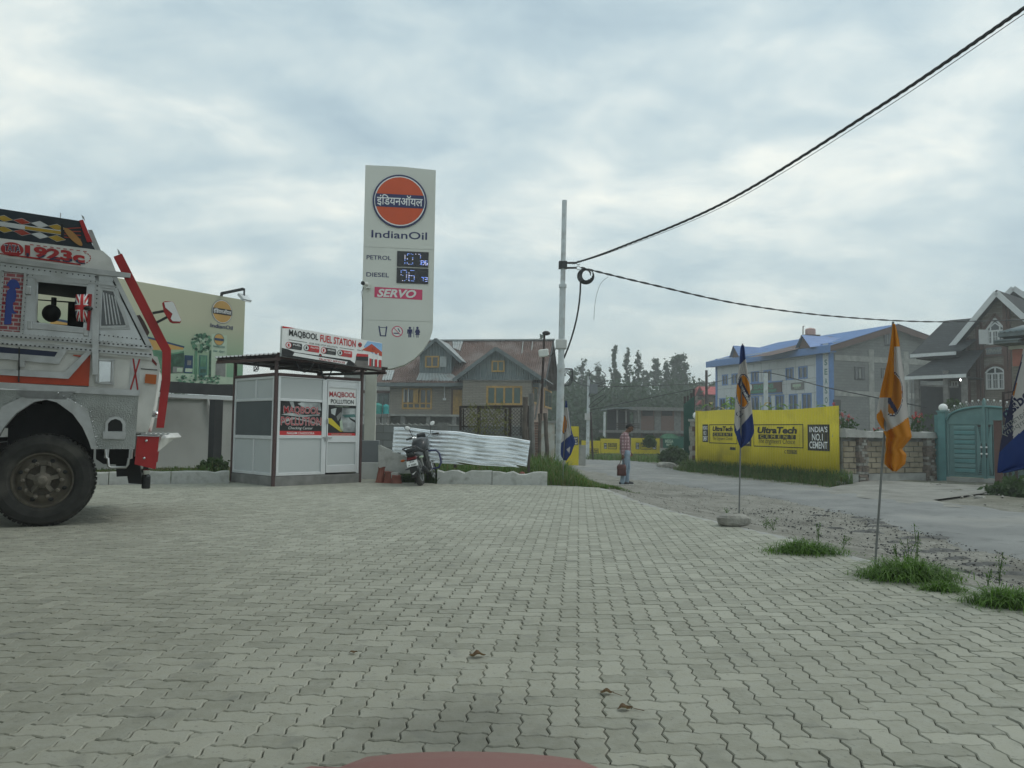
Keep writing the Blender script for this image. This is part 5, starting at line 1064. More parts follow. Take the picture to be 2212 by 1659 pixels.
mb=MB('wood_grey');mb.bar(L_(W(*ZE(1600,950),25.6)),L_(W(*ZE(1655,590),25.8)),.05);mb.build('stay',ip)
# ---------------------------------------------------------------- house
H=Fr(*W(*ZE(135,900),57.0).xy,-9.0)
ht=thing('house','pale brick house with rusty tin roof and yellow timber windows','house',H)
def he(x,y,ly=0.0):return H.hit(ZE(x,y),ly)
BY=-1.6
zsl=he(400,900)[1];ze=he(450,568)[1];xL=0.0;xB0=he(873,700,BY)[0];xB1=he(1562,700,BY)[0];depth=9.0
wl_h=he(260,845);wl_t=he(567,635);dl=he(757,892);dt=he(868,638)
mb=MB('brick_pale');wall_open(mb,xL,zsl,xB0+.3,ze+.1,0,.25,[(wl_h[0],wl_h[1],wl_t[0],wl_t[1]),(dl[0],zsl-.01,dt[0],dt[1])]);mb.build('front_wall',ht)
bz0=-.1;bw0=he(1108,803,BY);bw1=he(1472,612,BY);bze=he(1200,550,BY)[1]
mb=MB('brick_pale');wall_open(mb,xB0,bz0,xB1,bze+.05,BY,BY+.25,[(bw0[0],bw0[1],bw1[0],bw1[1])]);mb.box(xB0,BY+.25,bz0,xB0+.25,.0,bze);mb.build('bay_wall',ht)
# right side wall of the bay and house (faces the road)
mb=MB('brick_side');mb.box(xB1-.25,BY+.25,bz0,xB1,depth,ze+.2);mb.build('side_wall',ht);MB('brick_pale').box(xL,.25,-.1,xL+.25,depth,ze).build('left_wall',ht);MB('brick_pale').box(xL+.25,depth-.25,-.1,xB1-.25,depth,ze).build('back_wall',ht)
MB('dark').box(xL+.3,1.2,zsl,xB1-.3,1.3,ze).build('inner_partition',ht)
MB('concrete').box(xL-2.8,-1.5,zsl-.14,xB0-.01,.2,zsl).build('verandah_slab',ht);MB('concrete_dark').box(xL+.1,.05,-.1,xB0,.3,zsl-.15).build('basement_wall',ht)
for k in range(5):MB('concrete_dark').box(xL-2.5+k*1.9,-1.4,-.1,xL-2.2+k*1.9,-1.1,zsl-.14).build('verandah_pier',ht)
def window_unit(parent,x0,z0,x1,z1,y,lights,fm='wood_yellow',glass='glass',name='window',rail=None,fw=.10):
    f=MB(fm);f.box(x0,y-.05,z0,x0+fw,y+.08,z1);f.box(x1-fw,y-.05,z0,x1,y+.08,z1);f.box(x0+fw,y-.048,z0,x1-fw,y+.08,z0+fw);f.box(x0+fw,y-.048,z1-fw,x1-fw,y+.08,z1);n=lights
    for k in range(1,n):xx=x0+(x1-x0)*k/n;f.box(xx-fw*.45,y-.045,z0+fw,xx+fw*.45,y+.07,z1-fw)
    if rail:f.box(x0+fw,y-.04,z0+(z1-z0)*rail-fw*.4,x1-fw,y+.06,z0+(z1-z0)*rail+fw*.4)
    w_=f.build(name,parent)
    for k in range(n):a=x0+(x1-x0)*k/n+fw*.4;b_=x0+(x1-x0)*(k+1)/n-fw*.4;MB(glass).box(a,y+.01,z0+fw*.6,b_,y+.03,z1-fw*.6).build('pane',w_)
    return w_
w1=window_unit(ht,wl_h[0],wl_h[1],wl_t[0],wl_t[1],.02,5,rail=.28,fw=.13);a=he(282,772);b_=he(378,642);MB('white_trim').box(a[0],-.12,a[1],a[0]+.06,-.05,b_[1]).build('open_sash',w1);MB('white_trim').box((a[0]+b_[0])/2-.04,-.12,a[1],(a[0]+b_[0])/2+.04,-.05,b_[1]).build('open_sash',w1);a=he(380,780);b_=he(433,640);MB('wood_yellow').box(a[0],-.16,a[1],b_[0],-.1,b_[1]).build('open_sash',w1)
window_unit(ht,bw0[0],bw0[1],bw1[0],bw1[1],BY+.02,4,glass='glass_green',fw=.14)
d_=MB('wood_yellow');d_.box(dl[0]+.1,.03,zsl,dt[0]-.02,.1,dt[1]-.08)
for r in range(4):
    for c_ in range(3):x=dl[0]+.22+c_*.42;z=zsl+.15+r*.42;d_.box(x,.015,z,x+.32,.035,z+.3)
d_.build('door',ht);MB('brown_trim').box(dl[0]-.02,-.02,zsl,dl[0]+.1,.12,dt[1]).build('door_post',ht);MB('brown_trim').box(dl[0]+.101,-.02,dt[1]-.08,dt[0],.12,dt[1]+.02).build('door_head',ht)
# windows in the side wall
for x0_,x1_,y0_,y1_ in((1580,1618,625,790),(1690,1762,668,828)):
    HS=Fr(*H.w(xB1,0,0).xy,-9.0+90);a=HS.hit(ZE(x0_,y1_));b_=HS.hit(ZE(x1_,y0_));f=MB('wood_yellow');f.box(xB1-.02,a[0],a[1],xB1+.06,b_[0],b_[1]);w_=f.build('side_window',ht)
    m_=(a[0]+b_[0])/2
    for q0,q1 in((a[0]+.15,m_-.07),(m_+.07,b_[0]-.15)):MB('glass').box(xB1+.061,q0,a[1]+.15,xB1+.067,q1,b_[1]-.15).build('pane',w_)
# main roof
zr=he(1500,152,4.5)[1];rx0,rx1=xL-.9,he(1785,152,4.5)[0];ey=-.9;zev=ze-.12
sl=bilin((rx0,ey,zev),(rx1,ey,zev),(rx1,4.5,zr),(rx0,4.5,zr));corr(sl,640,4,'roof_rust','roof_front',ht,waves=80,amp=.028,thick=0)
corr(bilin((rx1,depth+.9,zev),(rx0,depth+.9,zev),(rx0,4.5,zr),(rx1,4.5,zr)),200,2,'roof_rust','roof_back',ht,waves=40,amp=.028,thick=0)
MB('tin_light').bar((rx0,4.5,zr+.03),(rx1+.1,4.5,zr+.03),.4,.10).build('ridge_cap',ht);MB('trim_grey').box(rx0,ey-.04,zev-.28,rx1,ey+.02,zev-.03).build('fascia',ht);MB('trim_grey').box(rx0+.05,ey+.02,zev-.26,rx1-.05,.0,zev-.2).build('soffit',ht)
for xx,nm in((xL+.12,'gable'),(xB1-.12,'gable')):MB('tin_grey').prism([(-.1,zev),(depth+.1,zev),(4.5,zr-.1)],xx-.03,xx+.03,ax='x').build(nm,ht)
MB('shingle').prism([(ey,zev-.28),(ey,zev+.0),(4.5,zr+.02),(depth+.9,zev),(depth+.9,zev-.28),(4.5,zr-.3)],rx1-.03,rx1+.03,ax='x').build('bargeboard',ht)
# pale and streaked patches of newer sheet on the roof
def roofpt(u,v,off=.05):p,n_=sl(u,v);n_=Vector(n_);n_=n_ if n_.z>0 else-n_;return Vector(p)+n_*off
def patch(pts,m,waves):
    c=[roofpt(*p)for p in pts];corr(bilin(*c),80,2,m,'roof_patch',ht,waves=waves,amp=.022,thick=0)
def ru(x,y):
    d=ray(*ZE(x,y));a,b_,c_=(Vector(sl(0,0)[0]),Vector(sl(1,0)[0]),Vector(sl(0,1)[0]));
    o=H.loc((0,0,CAMH));dl_=Vector((d.dot(H.ex),d.dot(H.ey),d.z));n_=(b_-a).cross(c_-a);t=(a-o).dot(n_)/dl_.dot(n_);p=o+dl_*t
    return((p-a).dot(b_-a)/(b_-a).length_squared,(p-a).dot(c_-a)/(c_-a).length_squared)
patch([ru(405,560),ru(850,566),ru(770,495),ru(440,485)],'tin_light',12);patch([ru(775,235),ru(850,262),ru(880,165),ru(770,160)],'tin_light',4);patch([ru(60,556),ru(160,556),ru(190,460),ru(95,455)],'tin_light',4);patch([ru(1462,290),ru(1472,290),ru(1484,170),ru(1476,170)],'tin_light',.5);patch([ru(1560,260),ru(1572,260),ru(1580,170),ru(1572,170)],'tin_light',.5)
# bay gable
ga=he(1210,222,BY-.35);gl=he(780,528,BY-.35);gr=he(1700,562,BY-.35);gz=(gl[1]+gr[1])/2;gl=(gl[0],gz);gr=(gr[0],gz);gx_a=ga[0]
gwall=MB('tin_grey');corrn=26
gp0=(xB0+.02,bze);gp1=(xB1-.02,bze)
vs=[];N=150
for i in range(N+1):
    t=i/N;x=gl[0]+.35+(gr[0]-gl[0]-.7)*t;zt_=gz+.12+(ga[1]-gz-.25)*(1-abs((x-gx_a)/((gr[0]-gl[0])/2)));w_=.03*math.sin(2*math.pi*t*34);vs+=[(x,BY-.06+w_,bze+.0),(x,BY-.06+w_,max(zt_,bze+.02))]
gwall.add(vs,[(2*i,2*i+2,2*i+3,2*i+1)for i in range(N)]);gwall.build('gable_cladding',ht)
gy0,gy1=BY-.45,3.6
for s_,e in((gl,'l'),(gr,'r')):
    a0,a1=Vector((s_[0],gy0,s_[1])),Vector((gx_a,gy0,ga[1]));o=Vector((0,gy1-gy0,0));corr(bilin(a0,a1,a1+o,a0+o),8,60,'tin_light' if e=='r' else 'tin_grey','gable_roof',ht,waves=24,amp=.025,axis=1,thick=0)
    MB('trim_grey').bar(a0-Vector((0,.03,.1)),a1-Vector((0,.03,.1)),.05,.26,up=(0,0,1)).build('bargeboard',ht)
a,b_=he(1165,472,BY),he(1297,358,BY);window_unit(ht,a[0],a[1],b_[0],b_[1],BY-.1,2,glass='glass_green',fw=.10);MB('wood_grey').box(xB0-.1,BY-.12,bze-.08,xB1+.1,BY+.1,bze).build('lintel_board',ht)
# dormer
DY=.2;da=he(605,130,DY-.3);d0=he(443,490,DY);d1=he(757,300,DY);dzl=he(443,300,DY)[1];dxe0=he(440,302,DY-.3)[0];dxe1=he(862,318,DY-.3)[0];dxe0=da[0]-(dxe1-da[0])*.72
vs=[];N=90;gw=MB('tin_grey')
for i in range(N+1):
    t=i/N;x=d0[0]+(d1[0]-d0[0])*t;sl_=(da[1]-dzl)/(da[0]-dxe0);zt_=da[1]-.12-abs(x-da[0])*sl_;w_=.025*math.sin(2*math.pi*t*20);vs+=[(x,DY+w_,d0[1]),(x,DY+w_,zt_)]
gw.add(vs,[(2*i,2*i+2,2*i+3,2*i+1)for i in range(N)]);gw.build('dormer_front',ht)
for xx in(d0[0],d1[0]):MB('tin_grey').prism([(DY,d0[1]),(DY,dzl),(DY+4.4,dzl),(DY+1.2,d0[1])],xx-.03,xx+.03,ax='x').build('dormer_cheek',ht)
for sgn,xe_ in((-1,dxe0),(1,dxe1)):
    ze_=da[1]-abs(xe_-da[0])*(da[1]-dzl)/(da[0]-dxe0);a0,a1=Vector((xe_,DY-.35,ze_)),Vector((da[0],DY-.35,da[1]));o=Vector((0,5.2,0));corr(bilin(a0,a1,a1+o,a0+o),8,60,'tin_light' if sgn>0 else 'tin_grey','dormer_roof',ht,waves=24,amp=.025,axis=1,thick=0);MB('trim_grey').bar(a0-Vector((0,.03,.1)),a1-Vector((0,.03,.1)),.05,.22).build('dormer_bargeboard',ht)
a,b_=he(497,428,DY),he(712,310,DY);dw=window_unit(ht,a[0],a[1],a[0]+(b_[0]-a[0])*.66,b_[1],DY-.06,2,fw=.11);MB('tin_light').box(a[0]+(b_[0]-a[0])*.69,DY-.08,a[1]+.05,b_[0],DY-.04,b_[1]-.05).build('dormer_shutter',ht)
mb=MB('white_trim');p=he(692,600);q=he(692,735);mb.tube([(p[0],-.05,p[1]),(q[0],-.05,q[1])],.035,6);mb.box(q[0]-.12,-.1,q[1]-.15,q[0]+.12,-.02,q[1]);mb.build('meter_box',ht)
# water tanks left of the house and the neighbour behind the pylon
for x0_,x1_,y0_,y1_,m_,lab in((-40,66,782,892,'tank_green','ribbed green water tank nearer the booth'),(70,133,795,892,'tank_green','turquoise water tank against the house corner')):
    a=W(*ZE(x0_,y1_),53.5);b_=W(*ZE(x1_,y0_),53.5);r_=(b_.x-a.x)/2;h_=b_.z-a.z;mb=MB(m_);pr_=[(r_*.98,0)]
    for k in range(9):pr_+=[(r_,h_*.8*(k+.2)/9),(r_,h_*.8*(k+.7)/9),(r_*.95,h_*.8*(k+.95)/9)]
    pr_+=[(r_*.8,h_*.9),(r_*.35,h_*.96),(r_*.33,h_),(.001,h_)]
    if 'turq' in lab:m2='tank_teal';M.get(m2)or mat(m2,(.02,.36,.36),.5,var=.1)
    o=thing('water_tank',lab,'water tank',loc=((a.x+b_.x)/2,53.5,a.z));mb.m='tank_teal' if 'turq' in lab else m_;mb.lathe(pr_,(0,0,0),'z',24);mb.build('tank_shell',o);MB('dark').lathe([(.001,h_+.06),(r_*.34,h_+.05),(r_*.36,h_)],(0,0,0),'z',16).build('tank_lid',o)
    MB('concrete_dark').box(-r_,-.4,-.25,r_,.4,-.002).build('stand',o);MB('concrete_dark').box(-r_*.8,-.3,-a.z-.1,r_*.8,.3,-.252).build('stand_leg',o)
NF=Fr(*W(*ZE(-330,900),62).xy,0);nt2=thing('neighbour_house','white plastered house showing behind the pylon column','house',NF);a=NF.hit(ZE(-330,470));b_=NF.hit(ZE(135,900));MB('plaster').box(0,0,-.1,b_[0],6,a[1]).build('wall',nt2);MB('brown_trim').box(-.1,-.1,NF.hit(ZE(50,685))[1],b_[0]+.02,-.0,NF.hit(ZE(50,658))[1]).build('band',nt2)
p,q=NF.hit(ZE(15,880)),NF.hit(ZE(130,690));w_=window_unit(nt2,p[0],p[1],q[0],q[1],-.06,2,'trim_grey','glass_green');MB('roof_rust').prism([(-.6,a[1]),(6.6,a[1]),(3,a[1]+2.0)],-.4,b_[0],ax='x').build('roof',nt2);p,q=NF.hit(ZE(-10,515)),NF.hit(ZE(70,465));window_unit(nt2,p[0],p[1],q[0],q[1],-.06,1,'trim_grey','glass_green')
# ================================================================ parked motorcycle
_p=G(*ZJ(615,1512));bk=thing('motorcycle','black motorcycle leaning on its stand with its back to the yard','motorcycle',loc=(_p.x,_p.y,0),rot=(0,R(-13),R(-6)));bk.scale=(.92,.92,.97)
# local: x right, y forward, z up, rear contact at origin
mat('bike_grey',(.035,.037,.04),.3,.2,var=.1);mat('bike_black',(.016,.017,.018),.3,var=.2,spec=.5);mat('engine',(.06,.06,.058),.5,.5,var=.4,scale=20)
def bwheel(cy_,r,w,parent):
    o=bpy.data.objects.new('wheel',None);COL.objects.link(o);o.parent=parent
    MB('rubber').lathe([(r*.72,-w*.42),(r*.84,-w*.5),(r*.95,-w*.42),(r,-w*.15),(r,w*.15),(r*.95,w*.42),(r*.84,w*.5),(r*.72,w*.42),(r*.72,-w*.42)],(0,cy_,r),'x',36).build('tyre',o)
    MB('steel').lathe([(r*.74,-w*.44),(r*.66,-w*.4),(r*.64,0),(r*.66,w*.4),(r*.74,w*.44)],(0,cy_,r),'x',36).build('rim',o);mb=MB('pole_grey')
    for k in range(5):a=2*math.pi*k/5;mb.bar((0,cy_+.05*math.cos(a),r+.05*math.sin(a)),(0,cy_+r*.67*math.cos(a),r+r*.67*math.sin(a)),.03,.045,up=(1,0,0))
    mb.lathe([(.001,-.07),(.05,-.07),(.055,.07),(.001,.07)],(0,cy_,r),'x',16);mb.build('spokes',o);MB('chrome').lathe([(.06,.075),(.12,.078),(.12,.072),(.06,.07)],(0,cy_,r),'x',24).build('brake_disc',o)
RB=.315;WB=1.32
bwheel(0,RB,.13,bk);bwheel(WB,RB,.10,bk)
MB('bike_black').prism([(-.30,.34),(-.37,.62),(-.28,.70),(-.05,.68),(.1,.66),(.08,.62),(-.18,.62),(-.27,.50),(-.24,.36)],-.075,.075,ax='x').build('rear_mudguard',bk,.02)
fg=MB('bike_black');fg.prism([(-.275,.20),(-.40,.205),(-.42,.40),(-.36,.56),(-.30,.58)],-.085,.085,ax='x');mg=fg.build('mud_flap',bk,.01)
MB('flatwhite').face([(-.06,-.425,.295),(-.045,-.424,.275),(-.02,-.424,.268),(.065,-.427,.335),(-.02,-.425,.292),(-.045,-.425,.288)]).build('swoosh_mark',mg)
pl=MB('flatwhite');pl.obox((0,-.435,.50),(.25,.012,.125),(-.25,0,0));po=pl.build('number_plate',bk,.004);lt=MB('black')
for s_,z0,z1,x0 in(('JK04',.512,.555,-.055),('A 9089',.45,.492,-.095)):lt.text(s_,0,0,0,0,0,'black',bold=.015,map=lambda u,v,z0=z0,z1=z1,x0=x0:(x0-2*x0*u,-.4435-((z0+(z1-z0)*v)-.50)*-.255-.001,z0+(z1-z0)*v))
lt.build('plate_lettering',po)
MB('taillight').prism([(-.40,.575),(-.43,.60),(-.36,.645),(-.28,.63)],-.10,.10,ax='x').build('tail_lamp',bk,.015)
for s_ in(-1,1):mb=MB('dark');mb.tube([(s_*.08,-.33,.60),(s_*.17,-.35,.60)],.011,6);mb.build('indicator_stem',bk);MB('amber' if s_<0 else 'pr_pale').ball((s_*.215,-.36,.60),(.055,.03,.028),None,12,8).build('indicator',bk)
# tail cowl, seat, tank built as lofted bodies along y
def loft(secs,m,name,n=14):
    vs=[]
    for y,zc,w_,h_ in secs:
        for k in range(n):a=2*math.pi*k/n;ca,sa=math.cos(a),math.sin(a);vs.append((w_*math.copysign(abs(ca)**.75,ca),y,zc+h_*math.copysign(abs(sa)**.75,sa)))
    mb=MB(m);mb.add(vs,[(i*n+k,i*n+(k+1)%n,(i+1)*n+(k+1)%n,(i+1)*n+k)for i in range(len(secs)-1)for k in range(n)]+[tuple(range(n-1,-1,-1)),tuple(range(len(vs)-n,len(vs)))],None,True);return mb.build(name,bk)
loft([(-.42,.70,.06,.03),(-.34,.69,.12,.06),(-.1,.68,.14,.08),(.2,.66,.13,.09),(.45,.66,.10,.08)],'bike_black','tail_cowl')
loft([(-.38,.765,.10,.03),(-.30,.78,.14,.05),(-.05,.78,.15,.055),(.2,.75,.15,.05),(.45,.74,.13,.05),(.58,.77,.11,.05)],'interior','seat')
loft([(.42,.80,.10,.07),(.55,.86,.17,.13),(.75,.90,.20,.16),(.92,.90,.19,.15),(1.05,.88,.10,.09)],'bike_grey','fuel_tank')
for s_ in(-1,1):MB('bike_grey').obox((s_*.07,-.40,.70),(.035,.02,.11),(.5,0,s_*.1)).build('tail_stripe',bk)
MB('bike_black').tube([(-.13,.02,.77),(-.16,-.2,.80),(-.15,-.42,.84),(-.06,-.47,.85),(.06,-.47,.85),(.15,-.42,.84),(.16,-.2,.80),(.13,.02,.77)],.016,8).build('grab_rail',bk)
for s_ in(-1,1):MB('steel').tube([(s_*.11,.10,.38),(s_*.115,.02,.62)],.026,10).build('shock_absorber',bk);MB('dark').bar((s_*.085,0,RB),(s_*.085,.5,.34),.03,.05).build('swing_arm',bk)
e=MB('engine');e.box(-.13,.45,.28,.13,.85,.50);e.box(-.10,.62,.5,.10,.84,.74)
for k in range(6):e.box(-.12,.61,.52+.035*k,.12,.85,.535+.035*k)
e.lathe([(.001,.16),(.11,.16),(.12,.10),(.12,0)],(0,.58,.38),'x',20);e.build('engine',bk,.012)
MB('chrome').tube([(.10,.84,.55),(.13,.95,.45),(.14,.9,.30),(.15,.6,.25),(.16,.2,.27)],.02,8).build('exhaust_pipe',bk);MB('dark').tube([(.16,.25,.27),(.17,.1,.29),(.185,-.18,.36),(.185,-.22,.37)],[.03,.048,.052,.035],14).build('silencer',bk)
MB('bike_black').tube([(0,1.12,.92),(0,.86,.70),(0,.84,.28),(0,.5,.24)],.026,8).build('frame_tube',bk)
for s_ in(-1,1):MB('steel').tube([(s_*.085,WB,RB),(s_*.085,1.08,.98)],[.026,.02],10).build('fork_leg',bk)
MB('bike_black').lathe([(RB*1.09,-.07),(RB*1.13,0),(RB*1.09,.07)],(0,WB,RB),'x',30).build('front_mudguard',bk)
MB('navy').tube([(.10,.86,.30),(.30,.90,.30),(.37,.94,.40),(.37,.96,.60),(.30,.96,.70),(.12,.93,.72)],.021,8).build('crash_guard',bk);MB('dark').tube([(-.10,.86,.30),(-.30,.90,.30),(-.37,.94,.40),(-.37,.96,.60),(-.30,.96,.70),(-.12,.93,.72)],.021,8).build('crash_guard',bk)
# handlebar turned to the left
hb2=bpy.data.objects.new('handlebar',None);COL.objects.link(hb2);hb2.parent=bk;hb2.location=(0,1.06,1.0);hb2.rotation_euler=(0,0,R(24))
MB('chrome').tube([(-.36,-.14,.07),(-.2,-.05,.09),(-.08,0,.02),(.08,0,.02),(.2,-.05,.09),(.36,-.14,.07)],.013,8).build('bar',hb2)
for s_ in(-1,1):MB('rubber').tube([(s_*.26,-.085,.085),(s_*.40,-.16,.065)],.02,8).build('grip',hb2);MB('dark').bar((s_*.24,-.02,.08),(s_*.38,-.08,.07),.012).build('lever',hb2);MB('dark').tube([(s_*.22,-.06,.09),(s_*.24,-.06,.18),(s_*.27,-.07,.28)],.008,6).build('mirror_stem',hb2);MB('bike_black').ball((s_*.31,-.065,.325),(.075,.02,.052),None,16,8,(0,-.45*s_,0)).build('mirror',hb2);MB('flatwhite').ball((s_*.31,-.075,.325),(.067,.014,.045),None,16,8,(0,-.45*s_,0)).build('mirror_glass',hb2)
MB('bike_black').ball((0,.12,-.02),(.12,.12,.12),None,16,10).build('headlamp',hb2);MB('dark').obox((0,.02,.10),(.20,.10,.10),(.5,0,0)).build('instrument_panel',hb2,.02)
MB('dark').tube([(-.12,.55,.30),(-.28,.5,.02)],.013,6).build('side_stand',bk)
for s_ in(-1,1):MB('dark').tube([(s_*.1,.3,.33),(s_*.25,.28,.33)],.014,6).build('foot_peg',bk)
MB('dark').tube([(-.1,.36,.36),(-.22,.30,.40),(-.30,.18,.40),(-.30,.06,.40),(-.2,.06,.42)],.01,6).build('leg_guard',bk)
# ================================================================ steel pole, cables, far wall, buildings on the right
PX,PY=W(1207,1000,24.0).xy
sp_=thing('utility_pole','tall grey steel utility pole standing in the tall grass','utility pole',loc=(PX,PY,0))
ptop=W(1219.5,433,24.0);ztop_=ptop.z;lean=(ptop.x-PX)
def pole_at(z):t=(z+.3)/(ztop_+.3);return Vector((lean*t,0,z))
z1_=W(1213,572,24).z;z2_=W(1211,618,24).z;z3_=W(1209,790,24).z
MB('pole_grey').tube([pole_at(-.3),pole_at(z3_)],.115,18).build('lower_shaft',sp_);MB('pole_grey').tube([pole_at(z3_),pole_at(z2_)],.098,18).build('middle_shaft',sp_);mb=MB('pole_grey');mb.tube([pole_at(z2_),pole_at(ztop_)],.078,18);mb.build('upper_shaft',sp_)
for z in(z2_,z3_):MB('pole_grey').tube([pole_at(z-.05),pole_at(z+.05)],.122,18).build('collar',sp_)
c=pole_at(z1_);MB('dark').box(c.x-.14,-.12,c.z-.12,c.x+.12,.12,c.z+.1).build('clamp',sp_)
for dz in(.06,-.1):mb=MB('rust_iron');mb.bar(c+Vector((.1,0,dz)),c+Vector((.42,0,dz+.01)),.07,.05);mb.build('cross_arm',sp_);MB('steel').tube([c+Vector((.42+.06+.06*math.cos(t),0,dz+.01+.06*math.sin(t)))for t in np.linspace(0,5.6,12)],.014,6).build('hook',sp_)
mb=MB('cable');rs=random.Random(8)
for k in range(5):mb.tube([c+Vector((.72+(.14+.03*k)*math.cos(t+k*.4),.03*k-.06,-.34+(.17+.02*k)*math.sin(t+k*.4)))for t in np.linspace(0,5.5,20)],.017,5)
mb.build('cable_coil',sp_)
q0=c+Vector((.55,0,-.55));mb=MB('cable');mb.tube([q0+Vector((-.5*t*t,-.02,-2.4*t))for t in np.linspace(0,1,9)],.03,6);mb.build('down_cable',sp_)
mb=MB('cable_white');p=W(*ZE(1862,195),24)-Vector((PX,PY,0));mb.obox(p,(.34,.26,.3));mb.build('junction_box',sp_,.03)
for k in range(4):zz_=2.2+.12*k;mb=MB('cable');mb.tube([Vector((.22+.2*math.cos(t),.02*k,W(1225,815,24).z+.28*math.sin(t+.3*k)))for t in np.linspace(0,6.0,18)],.012,5);mb.build('spare_loop',sp_)
def spiral_cable(name,label,pts,r,strands,pitch,m='cable',cat='cable',n=160,sub=5):
    P_=[Vector(p)for p in pts];o=thing(name,label,cat,loc=P_[0]);L=[(P_[i+1]-P_[i]).length for i in range(len(P_)-1)]
    def at(t):
        s_=t*(len(P_)-1);i=min(int(s_),len(P_)-2);f=s_-i;a,b_,c_,d=P_[max(i-1,0)],P_[i],P_[i+1],P_[min(i+2,len(P_)-1)]
        return .5*((2*b_)+(-a+c_)*f+(2*a-5*b_+4*c_-d)*f*f+(-a+3*b_-3*c_+d)*f**3)
    tot=sum(L)
    for s_ in range(strands):
        pp=[]
        for k in range(n+1):
            t=k/n;q=at(t);d=(at(min(t+.003,1))-at(max(t-.003,0))).normalized();x=d.cross(Vector((0,0,1))).normalized();y=x.cross(d);a=2*math.pi*(t*tot/pitch+s_/max(strands,1));e=r*(1.05 if strands>1 else 0);pp.append(q+(x*math.cos(a)+y*math.sin(a))*e-P_[0])
        MB(m).tube(pp,r,sub).build('strand',o)
    return o
A_=W(1232,570,24.0)
def cab(uvs):return[W(u,v,Y)for u,v,Y in uvs]
spiral_cable('power_cable','thick twisted power cable rising to the upper right',cab([(1240,569,23.9),(1330,538,21.5),(1560,440,17.5),(1880,243,13.5),(2212,18,10.5),(2480,-170,8.8)]),.016,3,.55,n=260)
spiral_cable('telephone_wire','thin wire hanging along under the thick power cable',cab([(1236,571,23.9),(1330,541,21.5),(1560,447,17.4),(1880,254,13.4),(2212,30,10.4),(2480,-155,8.8)]),.006,1,1)
spiral_cable('service_cable','sagging twin cable running from the steel pole to the stone house',cab([(1255,578,23.9),(1400,613,25),(1600,657,28),(1800,683,31),(2010,695,34),(2230,690,37)]),.018,2,1.6,n=120)
spiral_cable('loose_wire','thin cut wire dangling below the sagging cable',cab([(1314,598,24.3),(1298,612,24.3),(1288,640,24.3),(1284,670,24.3),(1283,691,24.3)]),.006,1,1,n=30)
spiral_cable('overhead_line','dark overhead line crossing before the poplar trees',cab([(1225,806,24.5),(1272,834,41),(1400,833,46),(1540,826,52),(1640,804,40),(1790,838,34),(2000,880,30)]),.022,1,1,n=80)
spiral_cable('overhead_line','lower line climbing from the far pole to the green gate',cab([(1272,886,41),(1390,862,42),(1500,840,40)]),.02,1,1,n=40)
# far slim poles
for u0,v0,u1,v1,Y_,r_,m_,lab in((1272,813,1269,985,41,.10,'pole_grey','slim grey pole with cables before the far yellow wall'),(1276,890,1281,985,40.4,.06,'rust_iron','leaning rusty pole beside the slim grey pole'),(1306,890,1305,945,48,.09,'pole_grey','short pale pole behind the far yellow wall'),(1526,800,1526,862,60,.13,'rust_iron','dark pole rising by the red roofed house'),(1654,806,1654,880,34,.12,'pole_grey','pale pole standing behind the yellow sheet wall')):
    a=W(u1,v1,Y_);b_=W(u0,v0,Y_);o=thing('pole',lab,'pole',loc=(a.x,Y_,0));a=a-Vector((a.x,Y_,0))if False else Vector((0,0,-.4));MB(m_).tube([a,b_-Vector((o.location.x,Y_,0))],[r_,r_*.75],10).build('shaft',o)
    if Y_==41:
        for k,z in enumerate((4.1,3.4,2.8)):mb=MB('cable');mb.tube([Vector((.5+.45*math.cos(t),-.1,z+.35*math.sin(t+k)))for t in np.linspace(0,5.8,16)],.02,5);mb.build('cable_coil',o)
        MB('cable_white').box(-.15,-.2,1.8,.2,.1,2.15).build('junction_box',o);MB('grey_box').box(.1,-.2,3.2,.5,.15,3.7).build('meter_box',o)
# ---------------------------------------------------------------- far yellow cement walls
def advert(mb,X0,Z0,X1,Z1,y,items):
    for it in items:
        a,b,c_,d=X0+(X1-X0)*it[1],Z0+(Z1-Z0)*it[2],X0+(X1-X0)*it[3],Z0+(Z1-Z0)*it[4]
        if it[0]=='r':mb.face([(a,y-.003,b),(c_,y-.003,b),(c_,y-.003,d),(a,y-.003,d)],it[5])
        elif it[0]=='f':
            w_=it[5]
            for q in((a,b,c_,b+w_),(a,d-w_,c_,d),(a,b,a+w_,d),(c_-w_,b,c_,d)):mb.face([(q[0],y-.003,q[1]),(q[2],y-.003,q[1]),(q[2],y-.003,q[3]),(q[0],y-.003,q[3])],'yellow_print')
        else:mb.text(it[5],a,b,c_,d,y-.006,it[6],**it[7])
def side_block(a,b_):return[('r',a,.12,b_,.88,'yellow_print'),('t',a+(b_-a)*.1,.64,b_-(b_-a)*.1,.80,"INDIA'S",'flatwhite',dict(bold=.02)),('t',a+(b_-a)*.2,.42,b_-(b_-a)*.2,.57,'NO.1','flatwhite',dict(bold=.02)),('t',a+(b_-a)*.08,.18,b_-(b_-a)*.08,.34,'CEMENT','flatwhite',dict(bold=.02))]
def brand(a,b_):return[('f',a,.1,b_,.9,.03),('t',a+(b_-a)*.08,.56,b_-(b_-a)*.08,.80,'UltraTech','yellow_print',dict(shear=.15,bold=.05)),('r',a+(b_-a)*.1,.40,b_-(b_-a)*.1,.52,'yellow_print'),('t',a+(b_-a)*.16,.42,b_-(b_-a)*.16,.50,'CEMENT','yellow',dict(space=1.6)),('t',a+(b_-a)*.1,.2,b_-(b_-a)*.1,.34,'The Engineers Choice','yellow_print',dict(shear=.15))]
YB=Fr(0,44.5,0)
